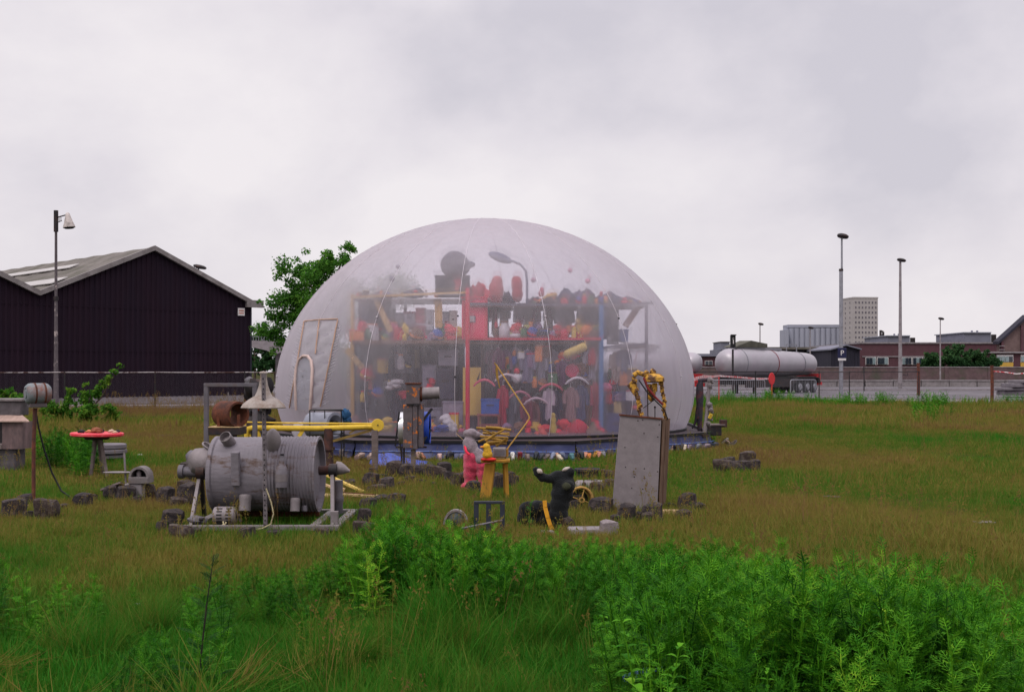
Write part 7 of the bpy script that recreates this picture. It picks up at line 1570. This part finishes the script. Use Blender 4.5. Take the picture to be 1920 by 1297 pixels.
P_weed = P_weed + [proto(broad(480, .42), 'weed_x0', m_weed), proto(blades(481, 26, .1, .3, .6, .007, .6, seg=4), 'weed_x1', m_weed), proto(tansy(482, 4, .5, .2, .13), 'weed_x2', m_weed), proto(tansy(483, 2, .62, .1, .16), 'weed_x3', m_weed)]
P_stalk = [proto(stalk(500 + i), 'stalk_%d' % i, m_grass) for i in range(3)]

def scatter(name, label, pts, rot, scl, dry, protos):
    n_ = len(pts); me = bpy.data.meshes.new(name); me.vertices.add(n_); me.vertices.foreach_set('co', np.asarray(pts, np.float32).ravel())
    for nm, tp, arr in (('rot', 'FLOAT_VECTOR', rot), ('scl', 'FLOAT', scl), ('dry', 'FLOAT', dry)):
        at = me.attributes.new(nm, tp, 'POINT'); at.data.foreach_set('vector' if tp == 'FLOAT_VECTOR' else 'value', np.asarray(arr, np.float32).ravel())
    at = me.attributes.new('idx', 'INT', 'POINT'); at.data.foreach_set('value', rng.integers(0, len(protos), n_).astype(np.int32))
    o = bpy.data.objects.new(name, me); COL.objects.link(o); tag(o, label, kind='stuff')
    cl_ = bpy.data.collections.new(name + '_tufts')
    for p_ in protos: cl_.objects.link(p_)
    ng = bpy.data.node_groups.new(name, 'GeometryNodeTree'); ng.interface.new_socket('Geometry', in_out='INPUT', socket_type='NodeSocketGeometry'); ng.interface.new_socket('Geometry', in_out='OUTPUT', socket_type='NodeSocketGeometry')
    nd, lk = ng.nodes, ng.links; gi, go = nd.new('NodeGroupInput'), nd.new('NodeGroupOutput'); ip = nd.new('GeometryNodeInstanceOnPoints'); ci = nd.new('GeometryNodeCollectionInfo')
    ci.inputs['Collection'].default_value = cl_; ci.inputs['Separate Children'].default_value = True; ci.inputs['Reset Children'].default_value = True
    def na(nm, tp): a_ = nd.new('GeometryNodeInputNamedAttribute'); a_.data_type = tp; a_.inputs['Name'].default_value = nm; return a_.outputs['Attribute']
    lk.new(gi.outputs[0], ip.inputs['Points']); lk.new(ci.outputs[0], ip.inputs['Instance']); ip.inputs['Pick Instance'].default_value = True
    lk.new(na('idx', 'INT'), ip.inputs['Instance Index']); lk.new(na('rot', 'FLOAT_VECTOR'), ip.inputs['Rotation']); lk.new(na('scl', 'FLOAT'), ip.inputs['Scale']); lk.new(ip.outputs[0], go.inputs[0])
    o.modifiers.new('g', 'NODES').node_group = ng; return o
def field(n_, D0, D1, power):
    """points over the view's wedge of meadow; power sets how quickly they thin out with distance"""
    Ds = np.linspace(D0, D1, 400); w_ = (.47 * Ds + 1.2) * Ds ** (-power); c = np.cumsum(w_); c /= c[-1]; D = np.interp(rng.random(n_), c, Ds); X = (rng.random(n_) * 2 - 1) * (.47 * D + 1.2); return X, D
waves = [(rng.uniform(-1, 1, 2) * s_, rng.uniform(0, 6.28), a_) for s_, a_ in ((.25, 1), (.4, .9), (.7, .8), (1.2, .6), (2.2, .5), (3.5, .4), (.15, .8)) for _ in range(2)]
def fieldnoise(X, Y): return sum(a_ * np.sin(k_[0] * X * 2 + k_[1] * Y * 2 + p_) for k_, p_, a_ in waves) / 3.2
def keep(X, D):
    ok = np.hypot((X - DC.x) / .97, (D - DC.y) / 1.13) > 5.55
    dm = np.where(X < -7, 49.2, np.where(X < 4, 66, np.where(X < 18, 66 + .2 * X, 58.8))); ok &= D < dm + .6 * np.sin(X * 1.7); ok &= (fieldnoise(X * 1.3 + 20, D * 1.3) > -.62) | (rng.random(len(X)) < .6)        # thinner, worn patches
    return ok
def ppx(X, D): return CX + X / D * F
def ppy(D): return HY + F * H / D
def dryness(X, D):
    px, py = ppx(X, D), ppy(D); d = .55 + .24 * fieldnoise(X * .6 + 9, D * .6) + .24 * fieldnoise(X * 1.7, D * 1.7)
    d = d - .30 * np.clip((9.6 - D) / 2.2, 0, 1)                       # lusher near the path
    d = np.where((px < 260) & (py > 850) & (py < 945), d - .36, d)
    d = np.where((px < 480) & (D > 38), d + .28, d)                     # sorrel by the fence
    d = d - .26 * np.exp(-(((px - 650) / 120) ** 2 + ((py - 990) / 40) ** 2)) - .2 * np.exp(-(((px - 480) / 120) ** 2 + ((py - 985) / 25) ** 2))
    d = d - .3 * np.exp(-(((px - 1320) / 60) ** 2 + ((py - 850) / 12) ** 2)) - .35 * np.clip((D - 50) / 9, 0, 1) * (X > 0)
    return np.clip(d + rng.normal(0, .07, len(X)), 0, 1)
def mk(name, label, X, D, s0, s1, protos, dry=None, tilt=.15):
    ok = keep(X, D); X, D = X[ok], D[ok]; n_ = len(X)
    dr_a = dryness(X, D) if dry is None else np.broadcast_to(dry[ok] if hasattr(dry, '__len__') else dry, (n_,))
    rot = np.stack([rng.normal(0, tilt, n_), rng.normal(0, tilt, n_), rng.random(n_) * 6.283], 1); sv = (s0 + (s1 - s0) * rng.random(n_)) * np.clip(1 + .4 * fieldnoise(X * 1.6 + 4, D * 1.6), .55, 1.6)
    return scatter(name, label, np.stack([X, D, np.zeros(n_)], 1), rot, sv, dr_a, protos)
X, D = field(34000, 4.6, 16, .9); mk('grass', 'short green and brown grass of the near meadow', X, D, .7, 1.35, P_short)
X, D = field(32000, 15.5, 34, .8); mk('grass', 'olive brown grass of the middle meadow round the dome', X, D, 1.0, 1.9, [proto(blades(150 + i, 44, .17, .02, .065, .007, .7, seg=2), 'mid_%d' % i, m_grass) for i in range(3)])
X, D = field(9000, 32, 78, .5); mk('grass', 'far olive grass towards the fences and road', X, D, .8, 1.5, P_wide)
# long lush grass in the foreground, partly flattened and dry at the lower left
X, D = field(5200, 4.7, 8.6, .6); px, py = ppx(X, D), ppy(D); nz_ = fieldnoise(X * 2.2, D * 2.2)
nz2 = fieldnoise(X * 6 + 5, D * 6); ok = (px < 1180) & (nz_ + .6 * nz2 > np.where(px < 480, .42, -.1)) & ((D < 7.6) | (px > 480)); X, D = X[ok], D[ok]
dryv = np.clip(.14 + .1 * fieldnoise(X * 3, D * 3) + rng.normal(0, .08, len(X)), 0, 1)
mk('grass', 'long bright green grass along the bottom of the view', X, D, .35, .8, P_tall, dryv, .38)
X = rng.uniform(-2.9, -.9, 70); D = rng.uniform(5.0, 7.0, 70); nz_ = fieldnoise(X * 2.5, D * 2.5); ok = nz_ < .05; X, D = X[ok], D[ok]
mk('grass', 'flattened dry brown grass at the lower left', X, D, .6, 1.0, P_tall, np.clip(rng.normal(.5, .14, len(X)), 0, 1), 1.25)
X, D = field(600, 9, 32, .9); mk('grass', 'coarse taller tufts dotted over the meadow', X, D, 1.2, 1.9, P_short)
X, D = field(1600, 8, 30, .9); mk('grass', 'scattered dry seed stalks in the meadow', X, D, .6, 1.05, P_stalk, np.clip(rng.normal(.78, .12, len(X)), 0, 1), .12)
X = rng.uniform(16.5, 60, 500); X = np.concatenate([rng.uniform(-16.4, -7.2, 420), rng.uniform(3.2, 3.9, 60) * 0 + rng.uniform(-30, -7, 60)]); D = rng.uniform(38, 48.6, len(X)) 
mk('grass', 'red brown sorrel stems along the warehouse fence', X, D, 1.0, 1.8, P_stalk, np.clip(rng.normal(.97, .05, len(X)), 0, 1), .12)
X = np.array([gpos(x, y).x for x, y in [(800, 985), (790, 975), (812, 990), (805, 970), (785, 995), (820, 975)] for _ in range(4)]) + rng.normal(0, .08, 24); D = np.array([gpos(x, y).y for x, y in [(800, 985), (790, 975), (812, 990), (805, 970), (785, 995), (820, 975)] for _ in range(4)]) + rng.normal(0, .1, 24)
mk('grass', 'pale dry seed heads left of the yellow stool', X, D, .5, .8, P_stalk, .72, .1)
# feathery weeds
def weedfield(areas):
    Xs, Ds, Sc = [], [], []
    for (x0, x1, D0, D1, dens, s0, s1, cut) in areas:
        n_ = int((x1 - x0) / F * (D0 + D1) / 2 * (D1 - D0) * dens); D = rng.uniform(D0, D1, n_); px = rng.uniform(x0, x1, n_); X = (px - CX) / F * D; nz_ = fieldnoise(X * 2.4 + 3, D * 2.4)
        ed = np.minimum(np.minimum((px - x0) / (x1 - x0), (x1 - px) / (x1 - x0)) * 6, np.minimum((D - D0) / (D1 - D0), (D1 - D) / (D1 - D0)) * 4)      # lower towards the rim of each clump
        ok = (nz_ > cut) & (rng.random(n_) < .35 + ed); hgt = np.clip(.72 + .5 * nz_, .35, 1.25) * np.clip(.6 + .4 * ed, 0, 1)
        Xs.append(X[ok]); Ds.append(D[ok]); Sc.append(((s0 + (s1 - s0) * np.clip(hgt + rng.normal(0, .12, n_), 0, 1.2)))[ok])
    return np.concatenate(Xs), np.concatenate(Ds), np.concatenate(Sc)
areas = [(1150, 1930, 4.8, 7.5, 62, .3, 1.15, -.5), (1210, 1520, 7.2, 8.9, 46, .25, 1.0, -.35), (1700, 1960, 5.2, 6.3, 40, .5, .85, -.4),
         (830, 1250, 7.1, 9.8, 46, .25, 1.05, -.3), (640, 920, 7.4, 9.6, 56, .3, 1.2, -.45), (600, 760, 8.8, 10.6, 40, .5, .8, -.2), (900, 1330, 9.0, 10.4, 16, .2, .45, -.1),
         (-80, 60, 6.6, 8.3, 30, .2, .7, -.4), (440, 680, 7.2, 9.6, 30, .15, .6, -.4), (60, 640, 4.9, 8.2, 16, .2, .6, -.15), (480, 760, 8.0, 10.5, 20, .2, .5, -.1), (-60, 90, 17, 19, 20, .6, 1.0, -.2), (60, 190, 17.5, 22, 14, .6, 1.0, -.2)]
X, D, sc = weedfield(areas)
topy = np.interp(ppx(X, D), [480, 560, 620, 670, 740, 860, 950, 1350, 1500, 1700, 1900], [1075, 1050, 1030, 995, 950, 985, 1005, 1012, 1040, 1058, 1100])       # how tall the bank stands along its length
cap = (H - (topy - HY) * D / F) / .62; sc = np.where((D < 12) & (ppx(X, D) > 480), np.minimum(sc, cap * rng.uniform(.8, 1.08, len(X))), sc); ok = sc > .12; X, D, sc = X[ok], D[ok], sc[ok]
n_ = len(X); rot = np.stack([rng.normal(0, .1, n_), rng.normal(0, .1, n_), rng.random(n_) * 6.283], 1)
scatter('weeds', 'dense feathery green weeds filling the foreground', np.stack([X, D, np.zeros(n_)], 1), rot, sc, np.clip(.36 + .16 * fieldnoise(X * 2, D * 2) + rng.normal(0, .14, n_), 0, 1), P_weed)
areas = [(1400, 1490, 58, 64, 2.6, .8, 1.3, -.1), (1340, 1420, 60, 65, 2, .7, 1.2, -.1), (1560, 1680, 54, 60, 2.6, .8, 1.3, -.1), (1690, 1780, 50, 58, 2.4, .8, 1.4, 0), (1870, 1960, 55, 60, 3, .7, 1.2, -.4), (1530, 1860, 52, 57.5, 1.6, .5, 1.1, -.1), (1500, 1560, 62, 68, 1.5, .6, 1.0, -.1), (1700, 1790, 36, 44, 2, .7, 1.1, 0.0), (1330, 1345, 24, 27, 12, .5, .8, -.5)]
X, D, sc = weedfield(areas); n_ = len(X); rot = np.stack([rng.normal(0, .1, n_), rng.normal(0, .1, n_), rng.random(n_) * 6.283], 1)
scatter('weeds', 'green weed mounds along the far edge of the meadow', np.stack([X, D, np.zeros(n_)], 1), rot, sc, np.clip(.42 + rng.normal(0, .1, n_), 0, 1), [proto(tansy(450 + i, 4, .5, .25, .2), 'mound_%d' % i, m_weed) for i in range(2)])

X = rng.uniform(-1.2, 2.9, 60); D = rng.uniform(5.2, 9.4, 60)
mk('grass', 'dry seed stalks poking out of the weed bank', X, D, .8, 1.2, P_stalk, np.clip(rng.normal(.6, .15, 60), 0, 1), .18)
# ------------------------------------------------------------------ trees and single plants
m_leaf1 = leaf_mat('tree_leaf', [(0, S(34, 76, 24)), (1, S(132, 164, 64)), (.45, S(66, 114, 40)), (.75, S(96, 146, 52))], attr=False, vscale=1.3)
m_leaf2 = leaf_mat('shrub_leaf', [(0, S(34, 78, 26)), (1, S(140, 160, 56)), (.5, S(70, 118, 36))], attr=False, vscale=2)
m_leaf3 = leaf_mat('far_tree_leaf', [(0, S(30, 56, 34)), (1, S(84, 112, 66)), (.5, S(50, 84, 48))], attr=False, vscale=.5)
m_bark = M('bark', S(74, 62, 54), .95, var=.35, scale=9, bump=.6, stretch=(2, 2, .5))
def leaves(centres, radii, n_, size, seed, squash=.9):
    r_ = np.random.default_rng(seed); c = np.asarray(centres, float); rd = np.asarray(radii, float); w_ = rd ** 2; pick = r_.choice(len(c), n_, p=w_ / w_.sum())
    d = r_.normal(size=(n_, 3)); d /= np.linalg.norm(d, axis=1)[:, None]; rad = rd[pick] * (r_.random(n_) ** .45) * (1 + .12 * r_.normal(size=n_)); p = c[pick] + d * rad[:, None] * np.array([1, 1, squash])
    nrm = d * .5 + r_.normal(size=(n_, 3)) * .7 + np.array([0, 0, .4]); nrm /= np.linalg.norm(nrm, axis=1)[:, None]
    a = np.cross(nrm, r_.normal(size=(n_, 3))); a /= np.linalg.norm(a, axis=1)[:, None]; b = np.cross(nrm, a); s_ = size * r_.uniform(.6, 1.3, n_)[:, None]
    v = np.stack([p - a * s_, p - b * s_ * .5 + nrm * s_ * .12, p + a * s_, p + b * s_ * .5 + nrm * s_ * .12], 1).reshape(-1, 3); g = G(); g.v = [tuple(x) for x in v]; g.f = [(4 * i, 4 * i + 1, 4 * i + 2, 4 * i + 3) for i in range(n_)]
    return g
def crown(t, lumps, n_, size, mat, seed, depth=.5):
    r_ = random.Random(seed); cs, rs = [], []
    for (px, py, r) in lumps:
        R0 = r * t.k; c = t.p(px, py)
        for q in range(7):
            cs.append((c.x + r_.gauss(0, R0 * .55), c.y + r_.gauss(0, R0 * depth), c.z + r_.gauss(0, R0 * .5))); rs.append(R0 * r_.uniform(.3, .7))
    g = leaves(cs, rs, n_, size, seed); me = bpy.data.meshes.new('crown'); me.from_pydata(g.v, [], g.f); me.materials.append(mat); o = bpy.data.objects.new('crown', me); COL.objects.link(o); o.parent = t.e
    return cs
t = T('leafy_tree', 'leafy green tree rising behind the left of the dome', 'tree', 640, None, D=42)
cs = crown(t, [(535, 575, 34), (560, 545, 34), (590, 530, 38), (615, 510, 34), (640, 490, 24), (656, 468, 13), (528, 610, 30), (522, 640, 24), (600, 580, 60), (660, 560, 60), (700, 550, 60), (640, 620, 70), (575, 610, 40), (545, 512, 20), (585, 496, 18), (514, 590, 18), (620, 480, 18), (600, 500, 20)], 38000, .06, m_leaf1, 31)
a = t.p(640, 697); t.add(G().tube([(a.x, 0, 0), (a.x - .1, 0, 1.6), t.p(630, 640), t.p(620, 560), t.p(640, 490)], [.2, .17, .13, .08, .03], 10), 'trunk', m_bark, smooth=60)
for (x, y, r) in ((540, 580, .05), (580, 530, .05), (690, 560, .06), (655, 480, .03)): t.add(G().tube([t.p(630, 640), t.p((x + 630) / 2, (y + 625) / 2), t.p(x, y)], [.1, r, .015], 7), 'limb', m_bark, smooth=60)
t = T('elder_shrub', 'sprawling green shrub with one tall branch by the warehouse fence', 'shrub', 140, 797)
lm = [(95, 770, 16), (120, 765, 18), (150, 770, 20), (110, 785, 18), (170, 780, 20), (200, 785, 16), (140, 750, 14), (130, 735, 9), (165, 748, 13), (180, 735, 10), (190, 722, 8), (205, 708, 8), (215, 697, 7), (226, 685, 5), (85, 755, 10), (160, 720, 5), (205, 765, 10)]
crown(t, lm, 4200, .065, m_leaf2, 41)
for (x, y) in ((225, 686), (135, 735), (95, 765), (200, 780), (170, 740)): t.add(G().tube([(0, 0, 0), t.p((140 + x) / 2 + 8, (790 + y) / 2 + 6), t.p(x, y)], [.035, .025, .008], 7), 'branch', m_bark, smooth=60)
t = T('cabinet_weed', 'yellow green weed sprouting behind the box on the pedestal', 'weed', 22, None, D=19.5); crown(t, [(15, 738, 10), (30, 742, 9), (8, 745, 8)], 260, .05, m_leaf2, 44); t.add(G().tube([(0, 0, 0), (0, 0, .8), t.p(18, 738)], [.015, .012, .005], 6), 'stem', m_bark)
for i, (px, py, r, lab) in enumerate(((1738, 675, 10, 'small round green tree leftmost before the brick factory'), (1752, 672, 8, 'slim dark green tree second before the brick factory'), (1782, 672, 16, 'broad dark green tree right of the thin lamp post'), (1800, 668, 15, 'tallest bushy tree before the brick factory'), (1822, 672, 14, 'bright green pointed tree near the right end of the factory'), (1845, 672, 12, 'green tree rightmost beside the low annex'), (1862, 676, 9, 'small dark tree touching the low annex'))):
    t = T('bushy_tree', lab, 'tree', px, None, D=162, group='trees before the brick factory')
    crown(t, [(px, py, r), (px - r * .6, py + r * .6, r * .8), (px + r * .6, py + r * .5, r * .8), (px, py - r * .7, r * .6), (px, py + r * 1.1, r * .9)], 1500, .26, m_leaf3, 60 + i)
    t.add(G().tube([(0, 0, 0), (0, 0, 2), t.p(px, py)], [.18, .14, .05], 7), 'trunk', m_bark)
for i, (px, py, r, lab) in enumerate(((478, 632, 12, 'dark tree above the bridge touching the warehouse corner'), (497, 626, 11, 'dark tree above the bridge in the middle of the gap'), (516, 630, 12, 'dark tree above the bridge nearest the dome'))):
    t = T('far_tree', lab, 'tree', px, None, D=190, group='trees behind the bridge'); crown(t, [(px, py, r), (px - 6, py + 8, r), (px + 6, py + 8, r), (px, py + 22, r * 1.3), (px, py + 40, r * 1.3), (px - 8, py + 54, r), (px + 8, py + 54, r)], 2600, .3, m_leaf3, 80 + i); t.add(G().tube([(0, 0, 0), t.p(px, py)], [.25, .06], 7), 'trunk', m_bark)
# dark feathery stem in the left foreground
t = T('foreground_weed_stem', 'tall thin dark stem with feathery leaves in the lower left foreground', 'weed', 372, None, D=5.9)
P = [Vector((t.p(372, 1310).x, 0, 0)), t.p(372, 1290), t.p(375, 1250), t.p(381, 1190), t.p(388, 1130), t.p(395, 1080), t.p(401, 1040)]; t.add(G().tube(P, [.006, .006, .0055, .005, .004, .003, .0015], 6), 'stem', M('dark_stem', S(44, 38, 32), .9), smooth=60)
g = G(); rn = random.Random(6); ga = 0
for i in range(34):
    f = i / 33; q = P[min(5, int(f * 6))].lerp(P[min(6, int(f * 6) + 1)], f * 6 - int(f * 6)); ga += 2.4; d = Vector((math.cos(ga), math.sin(ga) * .8, .5 + .4 * f)); pinnate(g, q, d, Vector((0, 0, 1)), .24 * (1.1 - .8 * f), 10, .045 * (1.1 - .6 * f), droop=.25)
me = bpy.data.meshes.new('leaves'); me.from_pydata([tuple(v) for v in g.v], [], g.f); me.materials.append(leaf_mat('stem_leaf', [(0, S(14, 44, 20)), (1, S(44, 84, 36))], attr=False, vscale=3)); o = bpy.data.objects.new('leaves', me); COL.objects.link(o); o.parent = t.e
for i, (px, py, h, lab) in enumerate(((988, 1010, 62, 'single upright feathery weed in front of the black plush body'), (1222, 1030, 62, 'upright feathery weed before the foot of the grey cabinet'), (1265, 1045, 66, 'upright feathery weed right of the cabinet foot'), (1160, 1040, 40, 'small feathery weed before the pale stone'), (1325, 1060, 80, 'tall feathery weed at the right end of the weed bank'))):
    q = gpos(px, py + 50); k = q.y / F; sc = (h + 50) * k / .6; e = bpy.data.objects.new('feathery_weed', None); COL.objects.link(e); e.location = q; tag(e, lab, 'weed', 'tall single weeds')
    g = tansy(600 + i, 1, .6, .05, .15); me = bpy.data.meshes.new('foliage'); me.from_pydata([tuple(v) for v in g.v], [], g.f); me.materials.append(bpy.data.materials.get('single_weed_leaf') or leaf_mat('single_weed_leaf', [(0, S(26, 80, 24)), (1, S(84, 140, 40))], attr=False, vscale=3)); o = bpy.data.objects.new('foliage', me); COL.objects.link(o); o.parent = e; o.scale = (sc, sc, sc)
# pale twig and a stone in the grass at the lower left
t = T('pale_twig', 'pale bent twig lying in the grass at the lower left', 'twig', 140, None, D=6.9, z=.12); t.add(G().tube([t.p(124, 1214), t.p(140, 1203), t.p(156, 1184)], [.004, .005, .004], 6), 'twig', M('pale_twig', S(216, 198, 170), .8), smooth=60)

for i, (px, py, r, lab) in enumerate(((600, 705, 34, 'round bush behind the left of the dome'), (660, 700, 38, 'tall bush behind the dome near the left shelf post'), (725, 708, 34, 'bush behind the dome left of the cupboards'), (785, 714, 30, 'low bush behind the dome near the pale cupboard'))):
    t = T('hedge_bush', lab, 'bush', px, None, D=44, group='bushes behind the dome'); crown(t, [(px, py, r), (px - r * .7, py + r * .5, r * .8), (px + r * .7, py + r * .5, r * .8), (px, py + r, r)], 2600, .1, m_leaf1, 90 + i); t.add(G().tube([(0, 0, 0), t.p(px, py)], [.07, .02], 6), 'stem', m_bark)

# scrap glimpsed between warehouse and dome
t = T('scrap_pile', 'dark scrap pile with thin red bars behind the gate frame', 'scrap', 478, None, D=30)
g = G(); rn = random.Random(21)
for i in range(9): g.ball(t.p(466 + rn.uniform(0, 40), 740 + rn.uniform(-30, 40), rn.uniform(-.3, .3)), (rn.uniform(.1, .25), .2, rn.uniform(.1, .3)), 10, rough=.2, seed=i)
g.ball((0, 0, .3), (.45, .35, .35), 14, rough=.15)
t.add(g, 'lump', m_dark, smooth=50); t.add(G().bar(t.p(462, 748), t.p(456, 790), .04, .03).bar(t.p(482, 728), t.p(486, 790), .04, .03).bar(t.p(457, 760), t.p(476, 760), .03, .03), 'bar', M('faded_red_iron', S(150, 70, 62), .8, var=.25)); t.add(G().tube([t.p(486, 712), t.p(492, 790)], .05, 8).ball(t.p(468, 715), .12, 10, rough=.2), 'pipe', m_grey, smooth=50)

for (px, py, w, rgb, lab, nm) in ((262, 856, 9, (206, 200, 196), 'small white paper scrap in the grass beside the slab bench', 'paper_scrap'), (1845, 985, 34, (120, 112, 116), 'flat grey board scrap lying in the open grass at the right', 'board_scrap'), (1560, 935, 30, (74, 62, 52), 'dark flat board scrap in the open grass right of the stones', 'board_scrap'), (258, 1140, 9, (176, 168, 166), 'pale crumpled can in the grass at the lower left', 'crumpled_can'), (310, 818, 26, (66, 58, 54), 'dark flat scrap in the grass behind the drum machine', 'metal_scrap')):
    q = gpos(px, py); k = q.y / F; g = G(); r_ = random.Random(px); nx = 5
    for j in range(nx + 1):
        for i in range(nx + 1): g.v.append(((i / nx - .5) * w * k, (j / nx - .5) * w * k * .8, .035 + r_.uniform(-.25, .25) * w * k * (.12 if w > 12 else .5)))
    for j in range(nx):
        for i in range(nx): g.f.append((j * 6 + i, j * 6 + i + 1, j * 6 + i + 7, j * 6 + i + 6))
    o = solo(g, nm, M('scrap_%d' % px, S(*rgb), .8, var=.25, scale=9), lab, 'scrap', q, smooth=30); md = o.modifiers.new('s', 'SOLIDIFY'); md.thickness = .008
